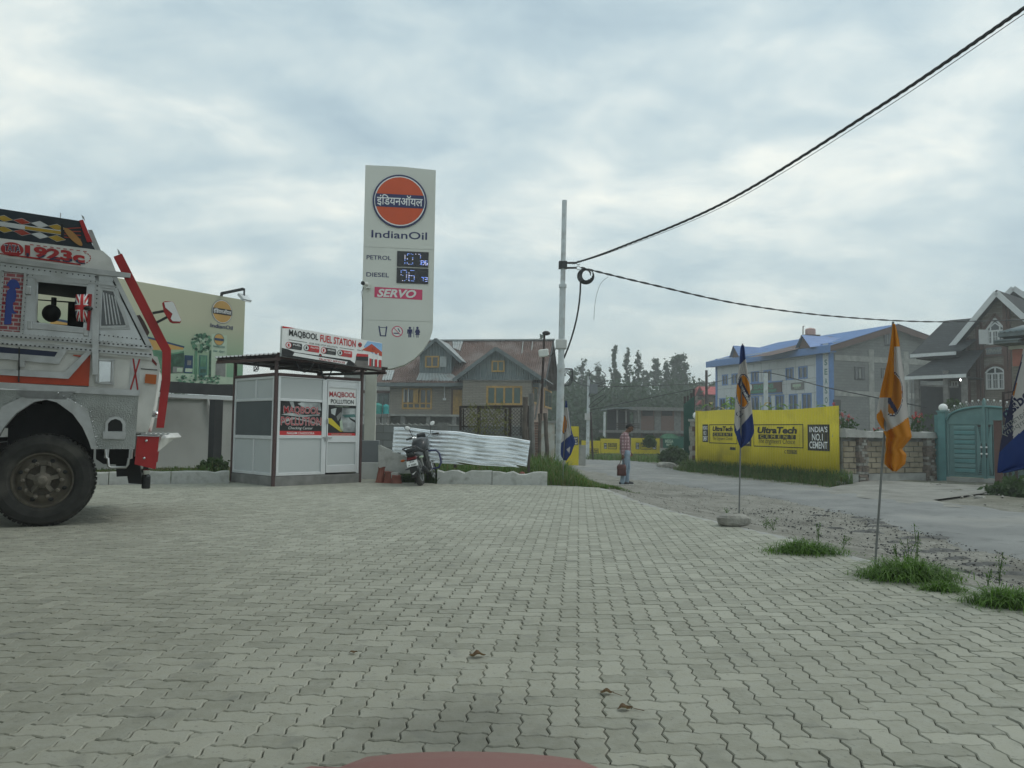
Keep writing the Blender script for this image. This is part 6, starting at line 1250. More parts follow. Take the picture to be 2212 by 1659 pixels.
for i,(x0,y0,x1,y1,kind,lab)in enumerate(((120,990,338,1150,'left','faded yellow cement wall panel nearest the slim grey pole'),(342,968,560,1145,'mid','yellow cement wall panel just behind the standing man'),(700,962,1026,1150,'full','yellow cement wall panel right of the standing man'))):
    a,b_=YB.hit(ZN(x0,y1)),YB.hit(ZN(x1,y0));fr=Fr(a[0],44.5,0);o=thing('yellow_wall',lab,'wall',fr,'far yellow cement walls');w_,z1=b_[0]-a[0],b_[1]
    MB('yellow').box(0,0,a[1]+.05,w_,.25,z1).build('wall_panel',o);MB('concrete_dark').box(-.02,.02,-.6,w_+.02,.27,a[1]+.048).build('footing',o);ad=MB('yellow_print')
    if kind=='full':advert(ad,.15,a[1]+.25,w_-.15,z1-.2,-.002,side_block(.06,.22)+brand(.27,.75)+side_block(.79,.97))
    elif kind=='mid':advert(ad,.15,a[1]+.25,w_-.15,z1-.2,-.002,side_block(.03,.24)+brand(.32,.98))
    else:advert(ad,.15,a[1]-.1,w_-.1,z1-.4,-.002,side_block(.05,.22)+brand(.32,.98))
    ad.build('painted_advert',o)
fr=Fr(*W(1222,985,33).xy,-4);o=thing('yellow_wall','tall yellow wall partly hidden behind the blue flag','wall',fr);a,b_=fr.hit((1222,985)),fr.hit((1250.5,921));MB('yellow').box(a[0],0,-.5,b_[0],.25,b_[1]).build('wall_panel',o);ad=MB('yellow_print');p,q=fr.hit(ZN(25,1055)),fr.hit(ZN(66,925));advert(ad,p[0]-.05,p[1],q[0]+.05,q[1],-.002,side_block(0,1));ad.build('painted_advert',o);MB('concrete').box(b_[0]+.02,.05,-.4,b_[0]+.3,.3,b_[1]-.8).build('end_pier',o)
# grey connecting wall with green sign
o=thing('grey_wall','low grey roadside wall under the green notice','wall',YB);a,b_=YB.hit(ZN(1030,1160)),YB.hit(ZN(1330,985));MB('plaster').box(a[0],.05,-.6,b_[0],.25,YB.hit(ZN(1100,1075))[1]).build('wall_body',o)
o=thing('green_notice','dark green sign board with pale lettering on the grey wall','sign',YB);a,b_=YB.hit(ZN(1060,1072)),YB.hit(ZN(1305,940));MB('green_sheet').box(a[0],-.08,a[1],b_[0],-.02,b_[1]).build('board',o);lt=MB('pr_pale');lt.text('MEGA',*[*YB.hit(ZN(1085,1015)),*YB.hit(ZN(1180,975))],-.084,'pr_pale',bold=.03);lt.text('MART',*[*YB.hit(ZN(1100,1050)),*YB.hit(ZN(1165,1022))],-.084,'pr_pale',bold=.03)
p=YB.hit(ZN(1135,962));lt.disc(p[0],p[1],.55,-.084,'pr_green',rz=.28,a0=0,a1=180,n=14);lt.build('lettering',o)
# unfinished brick building
UB=Fr(*W(*ZN(505,950),64).xy,4);ub=thing('unfinished_building','unfinished red brick building with bare concrete frame behind the man','building',UB)
def ue(x,y,ly=0):return UB.hit(ZN(x,y),ly)
zt_,zb_=ue(1000,605)[1],ue(1000,900)[1];z2=ue(1000,872)[1];x0,xm,x1=ue(470,800)[0],ue(770,800)[0],ue(1420,800)[0]
MB('concrete_dark').box(ue(655,640)[0],-.5,ue(900,640)[1],x1,6,zt_+.02).build('roof_slab',ub);MB('tin_grey').box(x0,-1.2,ue(560,622)[1],ue(665,620)[0],5,ue(560,606)[1]).build('porch_roof',ub)
MB('concrete_dark').box(x0,-1.2,zb_-.02,x1,6,z2).build('floor_slab',ub);MB('dark').box(x0+.2,3.0,-.4,xm,3.2,zt_).build('inner_wall',ub)
for xa,xb in((782,990),(1014,1222),(1244,1420)):
    a,b_=ue(xa,870),ue(xb,640);MB('brick_red').box(a[0],.05,z2+.01,b_[0],.3,b_[1]).build('brick_infill',ub);MB('brick_red').box(a[0],.05,-.4,b_[0],.3,zb_-.03).build('brick_infill',ub)
for xc in(770,1002,1233,1425):a=ue(xc,800);MB('concrete_dark').box(a[0]-.28,0,-.4,a[0]+.28,.4,ue(900,640)[1]-.002).build('column',ub)
for xc,yc in((887,655),(1112,655),(887,915),(1115,915)):a=ue(xc,yc,0);MB('black').box(a[0]-.45,.0,a[1]-.32,a[0]+.45,.046,a[1]+.3).build('vent_opening',ub)
for xc in(505,605,745):a,b_=ue(xc,880),ue(xc,625);MB('concrete_dark').tube([(a[0],-.9,zb_),(a[0],-.9,b_[1])],.07,8).build('porch_post',ub)
for k in range(3):a,b_=ue(495,790+22*k),ue(760,796+22*k);MB('rust_iron').bar((a[0],-1.0,a[1]),(b_[0],-1.0,b_[1]),.06).build('rail',ub)
# green sheet gate
GS=Fr(*W(*ZN(1310,1100),38).xy,-20);gs=thing('green_gate','tall dark green sheet metal gate beside the yellow wall','gate',GS);a,b_=GS.hit(ZN(1305,1230)),GS.hit(ZN(1425,530))
corr(bilin((a[0],0,-.35),(b_[0],0,-.35),(b_[0],0,b_[1]+.25),(a[0],0,b_[1]-.15)),80,2,'green_sheet','sheet',gs,waves=12,amp=.03)
for x,y in((1312,475),(1350,465),(1390,435),(1418,390)):p=GS.hit(ZN(x,y));MB('rust_iron').tube([(p[0],.1,-.3),(p[0],.1,p[1])],.055,8).build('upright',gs)
# brick column next to the yellow sheet wall
BC=Fr(*W(*ZN(1420,1230),32).xy,-20);bc=thing('gate_column','stacked stone gate column between green gate and yellow sheet','column',BC);a,b_=BC.hit(ZN(1372,1230)),BC.hit(ZN(1462,790));z=-.35;r=0
while z<b_[1]-.1:
    MB('stone').box(a[0]+rnd.uniform(-.03,.03),rnd.uniform(-.02,.02),z,(a[0]+b_[0])/2+.1*(r%2)-.055,.9,z+.19).build('stone',bc);MB('brown_trim' if r%3 else 'stone').box((a[0]+b_[0])/2+.1*(r%2)-.05,rnd.uniform(-.02,.02),z,b_[0],.9,z+.19).build('stone',bc);z+=.2;r+=1
p=BC.hit(ZN(1447,758));MB('concrete').box(a[0]-.05,-.05,z,b_[0]+.05,.95,z+.1).build('cap',bc);MB('flatwhite').ball((p[0],.3,z+.25),.17).build('globe',bc)
# red roofed house far behind
RH=Fr(*W(*ZN(1430,600),92).xy,-6);rh=thing('red_roof_house','small red roofed house far beyond the yellow sheet','house',RH);a,b_=RH.hit(ZN(1470,640)),RH.hit(ZN(1690,455));MB('brick_side').box(a[0],0,-.4,b_[0],6,b_[1]).build('wall',rh);e0,e1,ap=RH.hit(ZN(1428,470)),RH.hit(ZN(1560,455)),RH.hit(ZN(1480,372))
MB('brown_trim').prism([e0,ap,(2*ap[0]-e0[0],e0[1])],-.4,0.0).build('gable',rh)
for s_ in(-1,1):x=ap[0]+s_*(ap[0]-e0[0])*1.05;MB('red_roof').prism([(x,e0[1]-.1),(ap[0],ap[1]+.02),(ap[0],ap[1]+.2),(x,e0[1]+.1)],-.8,0.1).build('porch_roof',rh)
MB('red_roof').prism([(-.6,b_[1]),(6.5,b_[1]),(3,ap[1]+.3)],ap[0],b_[0]+3,ax='x').build('roof',rh);p,q=RH.hit(ZN(1488,600)),RH.hit(ZN(1545,505));window_unit(rh,p[0],p[1],q[0],q[1],-.05,2,'wood_yellow');a,b_=RH.hit(ZN(1425,580)),RH.hit(ZN(1470,525));MB('red_roof').prism([a,b_,(b_[0],a[1])],-3,-1).build('lean_to',rh)
# ---------------------------------------------------------------- blue-roofed shop building
SB=Fr(*W(*ZG(325,800),85).xy,math.degrees(math.atan2(70-85,27.9-22.4)));sb=thing('shop_building','pale panelled shop building with blue roof and blue corner pillars','building',SB)
def se(x,y,ly=0):return SB.hit(ZG(x,y),ly)
LW=se(1335,700)[0];zev=se(330,455)[1];zev=(zev+se(1295,330)[1])/2+.8;zlow=-.5
# storey bands, panels between windows
ws_up=[(385,527,440,635),(474,515,540,625),(655,498,727,608),(772,488,845,605),(978,465,1053,590),(1097,454,1182,580)]
ws_dn=[(360,745,420,860),(452,740,512,860),(655,735,730,850),(765,728,840,850),(880,722,965,850),(1008,715,1090,850),(1130,708,1220,850)]
def rect(q):a,b_=se(q[0],(q[3]+q[3])/2),se(q[2],q[1]);return[a[0],a[1],b_[0],b_[1]]
up=[rect(q)for q in ws_up];dn=[rect(q)for q in ws_dn];uz0,uz1=np.mean([q[1]for q in up]),np.mean([q[3]for q in up]);dz1=np.mean([q[3]for q in dn])
up=[(q[0],uz0,q[2],uz1)for q in up];dn=[(q[0],dz1-2.2,q[2],dz1)for q in dn]
MB('block_grey').box(0,.12,zlow,LW,.35,zev).build('front_wall',sb)
rows=[(zlow,dz1-2.2),(dz1-2.2,dz1),(dz1,dz1+1.0),(dz1+1.0,uz0),(uz0,uz1),(uz1,uz1+.75),(uz1+.75,zev)]
colx=np.linspace(.35,LW-1.2,13)
for ri,(z0,z1)in enumerate(rows):
    if z1-z0<.1:continue
    op=dn if ri==1 else up if ri==4 else[]
    xs=sorted(set([.3,LW-.9]+[x for x in colx]+[q[0]for q in op]+[q[2]for q in op]))
    for a,b_ in zip(xs[:-1],xs[1:]):
        m_=(a+b_)/2
        if b_-a<.12 or any(q[0]<m_<q[2]for q in op):continue
        MB('acp').box(a+.02,.02,z0+.02,b_-.02,.12,z1-.02).build('facade_panel',sb)
for q in up+dn:window_unit(sb,*q,.06,2,'blue_paint','glass',fw=.12)
MB('blue_paint').box(0,0,zlow,.3,.3,zev).build('corner_pillar',sb);MB('blue_paint').box(LW-.88,-.05,zlow,LW,.3,zev).build('corner_pillar',sb);MB('blue_paint').box(LW+.75,-.1,zlow,LW+.95,.3,zev).build('edge_strip',sb);MB('acp').box(LW+.01,-.06,zlow,LW+.74,.3,zev).build('name_strip',sb)
lt=MB('pr_teal');z=zev-2.0
for ch in 'SEASONING':lt.text(ch,LW+.2,z,LW+.55,z+.55,-.064,'pr_teal',bold=.03);z-=.85
lt.face([(LW+.15,-.064,zev-.35),(LW+.6,-.064,zev-.35),(LW+.6,-.064,zev-.8),(LW+.375,-.064,zev-1.15),(LW+.15,-.064,zev-.8)],'sign_white');lt.build('strip_lettering',sb)
# shop sign boards
a,b_=se(625,718),se(945,600);sg=MB('brown_trim');sg.box(a[0],-.12,a[1],b_[0],.0,b_[1]);so_=sg.build('shop_sign',sb);MB('blue_paint').box(a[0]-.1,-.1,b_[1],b_[0]+.1,.0,b_[1]+.12).build('sign_frame',so_);MB('blue_paint').box(a[0]-.1,-.1,a[1]-.12,b_[0]+.1,.0,a[1]).build('sign_frame',so_)
lt=MB('pr_green');mat('sign_green',(.03,.30,.16),.5,var=.1);h_=b_[1]-a[1];lt.face([(a[0]+.05,-.123,a[1]+.02),(b_[0]-.6,-.123,a[1]+.02),(b_[0]-.6,-.123,a[1]+h_*.4),(a[0]+.05,-.123,a[1]+h_*.4)],'pr_dkgreen');lt.text('SEASONS',a[0]+1.1,a[1]+h_*.45,b_[0]-1.1,b_[1]-h_*.1,-.126,'sign_green',bold=.03);lt.text('WHOLESALE RESTAURANT',a[0]+.1,a[1]+h_*.1,b_[0]-.7,a[1]+h_*.34,-.126,'sign_green',bold=.03);lt.disc(a[0]+.55,a[1]+h_*.68,.35,-.126,'sign_white');lt.build('sign_lettering',so_)
a,b_=se(1037,675),se(1148,603);mb=MB('wood_grey');mb.box(a[0],-.1,a[1],b_[0],.02,b_[1]);so_=mb.build('small_sign',sb);mb=MB('pr_pale');mb.box(a[0]+.25,-.106,a[1]+.25,b_[0]-.25,-.102,a[1]+.5);mb.text('B & M',a[0]+.5,b_[1]-.6,b_[0]-.5,b_[1]-.2,-.106,'pr_pale',bold=.03);mb.build('sign_lettering',so_)
# grey block side and gable roof (ridge parallel to the front)
SD=17.0;MB('block_wall').box(LW+.6,.3,zlow,LW+.95,SD,zev).build('side_wall',sb);zap=se(1930,0)[1]
SF=Fr(*SB.w(LW+.95,0,0).xy,math.degrees(SB.a)+90)
def sf(x,y):return SF.hit(ZH(x,y))
ap=sf(352,338);zap=ap[1];yap=ap[0];MB('block_wall').prism([(.3,zev),(yap,zap-.25),(SD,zev)],LW+.6,LW+.95,ax='x').build('side_gable',sb);MB('block_grey').box(0,SD-.3,zlow,LW+.6,SD,zev).build('back_wall',sb)
for zz_ in(sf(100,590)[1],sf(100,850)[1]):MB('concrete').box(LW+.951,.4,zz_-.25,LW+1.0,SD-.1,zz_+.25).build('ring_beam',sb)
for xx in(190,450):p=sf(xx,700);MB('concrete').box(LW+.951,p[0]-.3,zlow,LW+.99,p[0]+.3,zev-.4).build('side_column',sb)
for q in((65,745,137,652),(263,735,300,660),(284,490,330,402)):
    a,b_=sf(q[0],q[1]),sf(q[2],q[3]);w_=MB('dark').box(LW+.951,a[0],a[1],LW+1.02,b_[0],b_[1]).build('side_window',sb);n=3
    for k in range(n):y0_=a[0]+(b_[0]-a[0])*(k+.15)/n;y1_=a[0]+(b_[0]-a[0])*(k+.85)/n;MB('glass' if k!=1 else 'pr_grey').box(LW+1.021,y0_,a[1]+.15,LW+1.03,y1_,b_[1]-.15).build('pane',w_)
a=ZG(1420,770);p,q=SF.hit(ZG(1425,900)),SF.hit(ZG(1490,768));MB('dark').box(LW+.951,p[0],p[1],LW+1.01,q[0],q[1]).build('side_door',sb)
ov=.75;rxl=min(max(se(880,238,yap)[0],1.5),LW*.6);c0=bilin((-ov,-ov*.9,zev-.35),(LW+1.6,-ov*.9,zev-.35),(LW+1.6,yap,zap),(rxl,yap,zap));MB('blue_roof').face([(-ov,-ov*.9,zev-.35),(-ov,SD+1,zev-.35),(rxl,yap,zap)]).build('roof_hip',sb);corr(c0,320,3,'blue_roof','roof_front',sb,waves=40,amp=.04,thick=0)
c1=bilin((LW+1.6,SD+1,zev-.35),(-ov,SD+1,zev-.35),(rxl,yap,zap),(LW+1.6,yap,zap));corr(c1,100,2,'blue_roof','roof_back',sb,waves=25,amp=.04,thick=0)
MB('blue_paint').box(-ov,-ov*.9-.05,zev-.95,LW+1.6,-ov*.9+.03,zev-.3).build('fascia',sb);MB('blue_paint').box(-ov,-ov*.9+.03,zev-.9,LW+1.5,.1,zev-.8).build('soffit',sb);MB('brown_trim').prism([(-ov*.9,zev-.9),(-ov*.9,zev-.4),(yap,zap-.05),(SD+1,zev-.4),(SD+1,zev-.9),(yap,zap-.6)],LW+1.5,LW+1.58,ax='x').build('bargeboard',sb)
# raised roof panels and little dormers
def rp(x,y,off=.1):
    d=ray(*ZG(x,y));a,b_,c_=(Vector(c0(0,0)[0]),Vector(c0(1,0)[0]),Vector(c0(0,1)[0]));o=SB.loc((0,0,CAMH));dl_=Vector((d.dot(SB.ex),d.dot(SB.ey),d.z));n_=(b_-a).cross(c_-a).normalized();n_=n_ if n_.z>0 else-n_;t=(a+n_*off-o).dot(n_)/dl_.dot(n_);return o+dl_*t
MB('brown_trim').face([rp(850,352),rp(1150,280),rp(1420,180),rp(1380,178),rp(1100,250),rp(620,375)]).build('roof_break',sb)
for(x0,x1,y0,xa,ya,xr,yr)in((480,560,375,525,305,690,318),(1100,1225,290,1160,222,1350,230)):
    a,b_,ap_=rp(x0,y0),rp(x1,y0-10),rp((x0+x1)/2,y0-5);h_=1.15;ap_=(a+b_)/2+Vector((0,-.1,h_));back=(a+b_)/2+Vector((0,4.4,h_));mb=MB('brown_trim');mb.face([a,b_,ap_]);dm=mb.build('dormer',sb)
    for e in(a,b_):ex=e+(e-(a+b_)/2)*.15+Vector((0,-.3,.0));corr(bilin(ex,ap_+Vector((0,-.3,.05)),back,e+Vector((0,3.2,.5))),24,4,'blue_roof','dormer_roof',sb,waves=6,amp=.03,axis=0,thick=0)
r_=(W(*ZG(1258,150),76).x-W(*ZG(1165,150),76).x)/2;pc=W(*ZG(1211,165),76);o=thing('water_tank','pale pink water tank on the blue roof','water tank',loc=(pc.x,76,pc.z));h_=W(*ZG(1211,98),76).z-pc.z
pr_=[(r_*.96,0)]
for k in range(7):pr_+=[(r_,h_*.82*(k+.2)/7),(r_,h_*.82*(k+.7)/7),(r_*.95,h_*.82*(k+.95)/7)]
MB('tank_pink').lathe(pr_+[(r_*.8,h_*.9),(r_*.3,h_*.95),(r_*.3,h_),(.001,h_)],(0,0,0),'z',22).build('tank_shell',o);MB('rust_iron').box(-r_*1.6,-r_,-.12,r_*1.6,r_,-.003).build('platform',o)
for s_ in(-1,1):
    for t_ in(-1,1):MB('rust_iron').bar((s_*r_*1.4,t_*r_*.8,-.12),(s_*r_*1.4,t_*r_*.8,-1.6),.08).build('leg',o)
MB('rust_iron').tube([(-r_*1.5,0,-.1),(-r_*1.45,0,h_*1.2),(-r_*1.2,0,h_*1.25)],.05,6).build('inlet_pipe',o)
# ================================================================ yellow sheet wall, stone wall, teal gate, stone house
YW=Fr(7.42,30.8,math.degrees(math.atan2(23.0-30.8,9.79-7.42)));LY=math.hypot(2.37,7.8);yw=thing('yellow_wall','long yellow ribbed sheet wall painted with cement adverts','wall',YW)
def ye(x,y):return YW.hit(ZG(x,y))
zt_=(ye(1470,825)[1]+ye(160,885)[1])/2;zb_=-.28;LY=ye(1478,1000)[0]
corr(lambda u,v:(Vector((ye(160,1000)[0]+(LY-ye(160,1000)[0])*u,.0,zb_+(zt_+.04*math.sin(u*7)-zb_)*v)),(0,-1,0)),420,2,'yellow','ribbed_sheet',yw,waves=60,amp=.010,thick=.006)
x0s=ye(160,1000)[0];MB('wood_old').box(x0s,.06,.3,LY,.11,.38).build('back_rail',yw);MB('wood_old').box(x0s,.06,1.5,LY,.11,1.58).build('back_rail',yw);MB('yellow').box(x0s-.14,-.03,zb_,x0s-.005,.2,zt_+.04).build('end_strip',yw)
ad=MB('yellow_print')
def yr(x0,y0,x1,y1):a,b_=ye(x0,y1),ye(x1,y0);return(a[0],a[1],b_[0],b_[1])
YO=-.0125
def ytext(s,q,m,**k):a=yr(*q);ad.text(s,a[0],a[1],a[2],a[3],YO-.004,m,**k)
def yfill(q,m='yellow_print',dy=0):a=yr(*q);ad.face([(a[0],YO-dy,a[1]),(a[2],YO-dy,a[1]),(a[2],YO-dy,a[3]),(a[0],YO-dy,a[3])],m)
for fx0,fx1,fy0,fyl,fyr in((270,530,998,1168,1188),(683,1148,998,1200,1225)):
    a,b_=ye(fx0,(fy0)),ye(fx1,fyr);z0=(ye(fx0,fyl)[1]+b_[1])/2
    for q in((a[0],z0,b_[0],z0+.03),(a[0],a[1]-.03,b_[0],a[1]),(a[0],z0,a[0]+.03,a[1]),(b_[0]-.03,z0,b_[0],a[1])):ad.face([(q[0],YO,q[1]),(q[2],YO,q[1]),(q[2],YO,q[3]),(q[0],YO,q[3])])
ytext('UltraTech',(302,1015,488,1062),'yellow_print',shear=.15,bold=.045);yfill((302,1075,487,1107));ytext('CEMENT',(312,1081,478,1101),'yellow',space=1.7);ytext('The Engineers Choice',(302,1115,487,1150),'yellow_print',shear=.15)
ytext('UltraTech',(720,1020,1088,1082),'yellow_print',shear=.15,bold=.045);yfill((728,1096,1078,1130));ytext('CEMENT',(745,1102,1060,1124),'yellow',space=1.9);ytext('The Engineers Choice',(728,1135,1070,1185),'yellow_print',shear=.15)
for bx0,bx1,by0,by1,tx in((1190,1390,998,1240,1),(560,660,1100,1198,0),(207,258,998,1162,1)):
    yfill((bx0,by0,bx1,by1));w_=bx1-bx0;h_=by1-by0
    if tx:
        for s_,a,b_ in(("INDIA'S",.08,.30),('NO.1',.36,.62),('CEMENT',.67,.92)):ytext(s_,(bx0+w_*(.08 if s_!='NO.1' else .2),by0+h_*a,bx1-w_*(.08 if s_!='NO.1' else .3),by0+h_*b_),'flatwhite',bold=.015)
    else:ytext('NT',(bx0+w_*.5,by0+h_*.45,bx1-w_*.1,by0+h_*.8),'flatwhite',bold=.015)
yfill((462,1212,515,1236));yfill((995,1240,1088,1270));ytext('60021951',(998,1244,1085,1266),'yellow');ytext('C',(972,1240,988,1268),'yellow_print',bold=.02);ad.build('painted_advert',yw)
# ---------------------------------------------------------------- stone wall of separate blocks
wa=YW.w(LY+.05,.1,0);wb=W(*ZH(660,1500),24.8);SWf=Fr(wa.x,wa.y,math.degrees(math.atan2(wb.y-wa.y,wb.x-wa.x)));sw2=thing('stone_wall','sand coloured stone block wall between yellow sheet and teal gate','wall',SWf);Ls=math.hypot(wb.x-wa.x,wb.y-wa.y)
def sh(x,y,ly=0):return SWf.hit(ZH(x,y),ly)
mat('ashlar',(.30,.255,.185),.92,var=.3,scale=1.7,bump=.4,bscale=18);mat('ashlar_dark',(.18,.145,.12),.95,var=.4,scale=5,bump=.5);zt_=(sh(450,1160)[1]+sh(30,1190)[1])/2;zb_=-.35
mp0,mp1=sh(80,1300)[0],sh(150,1300)[0];mq0,mq1=sh(578,1300)[0],sh(655,1300)[0];MB('concrete_dark').box(0,.05,zb_,Ls,.25,zt_-.02).build('mortar_core',sw2);rowh=(zt_+.05-.0)/7
bm=MB('ashlar');bm.box(0,0,0,.40,.08,rowh-.02);b0=None
for span in((.02,mp0-.02),(mp1+.02,mq0-.02)):
    z=.02;r=0
    while z+rowh*.6<zt_:
        x=span[0]-(.21 if r%2 else 0)
        while x<span[1]:
            a,b_=max(x,span[0]),min(x+.42,span[1])
            if b_-a>.06:q=MB('ashlar');q.box(a+.01,rnd.uniform(-.02,.015),z,b_-.01,.06,min(z+rowh-.022,zt_));q.build('block',sw2,.008)
            x+=.43
        z+=rowh;r+=1
for p0,p1 in((mp0,mp1),(mq0,mq1)):
    z=zb_;r=0
    while z<zt_+.03:
        x=p0
        while x<p1-.05:w_=rnd.uniform(.10,.24);MB(rnd.choice(['ashlar_dark','stone','ashlar_dark'])).box(x,-.1+rnd.uniform(-.025,.02),z,min(x+w_,p1),.2,z+.075).build('thin_stone',sw2);x+=w_+.012
        z+=.087
MB('concrete').box(0,-.08,zb_,mp0-.02,.28,.0).build('footing',sw2);MB('concrete').box(mp1+.02,-.08,zb_,mq0-.02,.28,.0).build('footing',sw2);a=sh(10,1120)[1]
cp_=MB('concrete');n=24;vs=[]
for k in range(n+1):x=-.05+(Ls+.1)*k/n;h_=.16+.05*rnd.random()+(.06 if x<mp0 else 0);vs+=[(x,-.14-.03*rnd.random(),zt_),(x,-.12,zt_+h_),(x,.3,zt_+h_+.02),(x,.36,zt_)]
cp_.add(vs,[(k*4+j,k*4+(j+1)%4,(k+1)*4+(j+1)%4,(k+1)*4+j)for k in range(n)for j in range(4)]+[(0,1,2,3),tuple(4*n+j for j in(3,2,1,0))]);cp_.build('coping',sw2)
# ---------------------------------------------------------------- teal double gate
TG=Fr(*W(*ZH(748,1490),24.4).xy,-52);tg=thing('teal_gate','teal metal double gate with arched top and white knobs','gate',TG)
def te(x,y,ly=0):return TG.hit(ZH(x,y),ly)
zb_=-.2;xl0,xl1=te(752,1200)[0],te(1022,1200)[0];xr0,xr1=te(1044,1200)[0],te(1105,1200)[0];xr2=xr0+(xl1-xl0)
zh=te(880,1068)[1];za=te(1010,945)[1];zs_=te(760,1045)[1]
def arch_z(x):t=(x-xl0)/(xl1+.03-xl0);t=t if t<1 else 2-t;return zs_+(za-zs_)*math.sqrt(max(0,1-(1-max(t,0))**2))if t>0 else zs_
for(a,b_,far)in((xl0,xl1,0),(xr0,xr2,1)):
    lf=MB('teal');pts=[(a,zb_+.12),(b_,zb_+.12)]+[(a+(b_-a)*t,arch_z(a+(b_-a)*t))for t in np.linspace(1,0,12)];lf.prism(pts,.02,.05);leaf=lf.build('gate_leaf',tg)
    mb=MB('teal');
    for xx in(a+.03,b_-.03):mb.box(xx-.03,-.015,zb_+.12,xx+.03,.06,arch_z(xx)-.01)
    mb.box(a+.061,-.012,zh-.03,b_-.061,.055,zh+.03);mb.box(a+.061,-.012,zb_+.12,b_-.061,.055,zb_+.18);mb.build('leaf_frame',leaf)
    rim=[(a+(b_-a)*t,-.02,arch_z(a+(b_-a)*t))for t in np.linspace(0,1,12)];MB('teal_dark').tube(rim,.035,8).build('arch_rail',leaf)
    pw0,pw1=(te(808,1200)[0],te(960,1200)[0])if not far else(xr0+xl1-te(960,1200)[0],xr0+xl1-te(808,1200)[0])
    MB('teal').box(pw0-.03,-.008,zb_+.2,pw1+.03,.02,zh-.05).build('slat_panel_frame',leaf);n=10;zz0,zz1=zb_+.24,zh-.08
    for k in range(n):
        h_=(zz1-zz0)/n;z0_=zz0+k*h_;MB('teal' if k%2 else 'teal_dark').prism([(-.012,z0_+.012),(-.035,z0_+.03),(-.03,z0_+h_*.75),(-.012,z0_+h_-.01)],pw0,pw1,ax='x').build('slat',leaf)
    s0,s1=(te(975,1200)[0],te(1022,1200)[0])if not far else(te(1044,1200)[0],te(1092,1200)[0]);MB('dark').box(s0,-.004,zb_+.22,s1-.01,.018,zh-.05).build('louver_back',leaf)
    for k in range(26):z0_=zb_+.24+(zh-.1-zb_-.24)*k/26;MB('teal_dark').box(s0,-.016,z0_,s1-.01,-.005,z0_+.025).build('louver',leaf)
    e0=s0 if not far else s1-.01;sg=1 if not far else-1;pts=[(e0,zb_+.22),(e0+sg*.02,zb_+.22)]+[(e0+sg*(.02+.10*math.sin(math.pi*t)),zb_+.22+(zh-.05-zb_-.22)*t)for t in np.linspace(0,1,12)]+[(e0,zh-.05)];MB('teal').prism(pts,-.03,-.018).build('curved_inlay',leaf)
    hx=s1-.03 if not far else s0+.03;zc_=te(1020,1270)[1];MB('dark').tube([(hx,-.09,zc_-.22),(hx,-.09,zc_+.22)],.016,8).build('pull_handle',leaf)
    for dz in(-.1,.1):MB('flatwhite').ball((hx,-.09,zc_+dz),(.035,.03,.03)).build('handle_knob',leaf)
    lt=MB('tin_light')
    for k in range(16):x=a+(b_-a)*k/15;z0_=arch_z(x);lt.bar((x,.03,z0_),(x+.1,.03,arch_z(min(x+.1,b_))+.17),.008);lt.bar((x,.03,z0_+.17),(x+.1,.03,arch_z(min(x+.1,b_))),.008)
    tag(lt.build('top_lattice',leaf),None,None,None,'stuff')
    for k in range(6):x=a+(b_-a)*(k+.3)/6;MB('flatwhite').ball((x,.03,arch_z(x)+.2),.03,None,8,6).build('white_knob',leaf)
MB('teal').box(xl1+.005,-.05,zb_,xr0-.005,.08,te(1028,905)[1]).build('meeting_stile',tg);MB('teal').prism([(xl1+.005,te(1028,905)[1]),(xr0-.005,te(1028,905)[1]),((xl1+xr0)/2,te(1028,895)[1]+.05)],-.05,.08).build('finial',tg);MB('concrete').box(xl0-.02,-.06,zb_-.2,xr2,.14,zb_+.1).build('threshold',tg)
pz=te(715,985)[1];p0,p1=te(692,1200)[0],te(750,1200)[0];MB('teal_dark').box(p0,-.08,-.4,p1-.01,.22,pz).build('gate_post',tg,.01);MB('teal_dark').box(te(655,1200)[0],.05,-.4,p0-.01,.2,te(670,1005)[1]).build('side_screen',tg);MB('teal').box(p0-.03,-.11,pz,p1+.02,.25,pz+.05).build('post_cap',tg);MB('flatwhite').ball(((p0+p1)/2,.07,pz+.14),.13,None,16,10).build('post_globe',tg);MB('teal_dark').box(xr2+.01,-.08,-.4,xr2+.25,.22,pz).build('gate_post',tg)
# brown post, rusty rack and chain link fence at the picture edge
FF=Fr(*W(*ZH(1128,1530),20.5).xy,-42)
def fe(x,y,ly=0):return FF.hit(ZH(x,y),ly)
o=thing('brown_post','square brown steel post before the teal gate','post',FF);a,b_=fe(1106,1500),fe(1152,1052);MB('brown_trim').box(a[0],0,-.4,b_[0],.15,b_[1]).build('shaft',o,.008);MB('brown_trim').box(a[0]-.01,-.01,b_[1],b_[0]+.01,.16,b_[1]+.02).build('cap',o)
o=thing('wire_fence','rusty chain link fence behind the blue and white flag','fence',FF)
for x,y0 in((1165,835),(1215,1380),(1262,1400),(1330,1380),(1400,1390)):a=fe(x,y0);MB('rust_iron').box(a[0]-.03,.05,-.4,a[0]+.03,.1,a[1]).build('fence_post',o)
for y in(845,900,960,1020,1080):a,b_=fe(1160,y),fe(1330,y-30);MB('rust_iron').bar((a[0],.07,a[1]),(b_[0],.07,b_[1]),.03).build('fence_rail',o)
mm=MB('rust_iron');a,b_=fe(1170,1380),fe(1420,1600);k=-1.2
while k<b_[0]-a[0]:
    for sg in(1,-1):mm.bar((a[0]+max(k,0),.08,-.35 if sg>0 else .75),(a[0]+k+1.1,.08,.75 if sg>0 else-.35),.008)
    k+=.09
tag(mm.build('chain_link',o),None,None,None,'stuff')
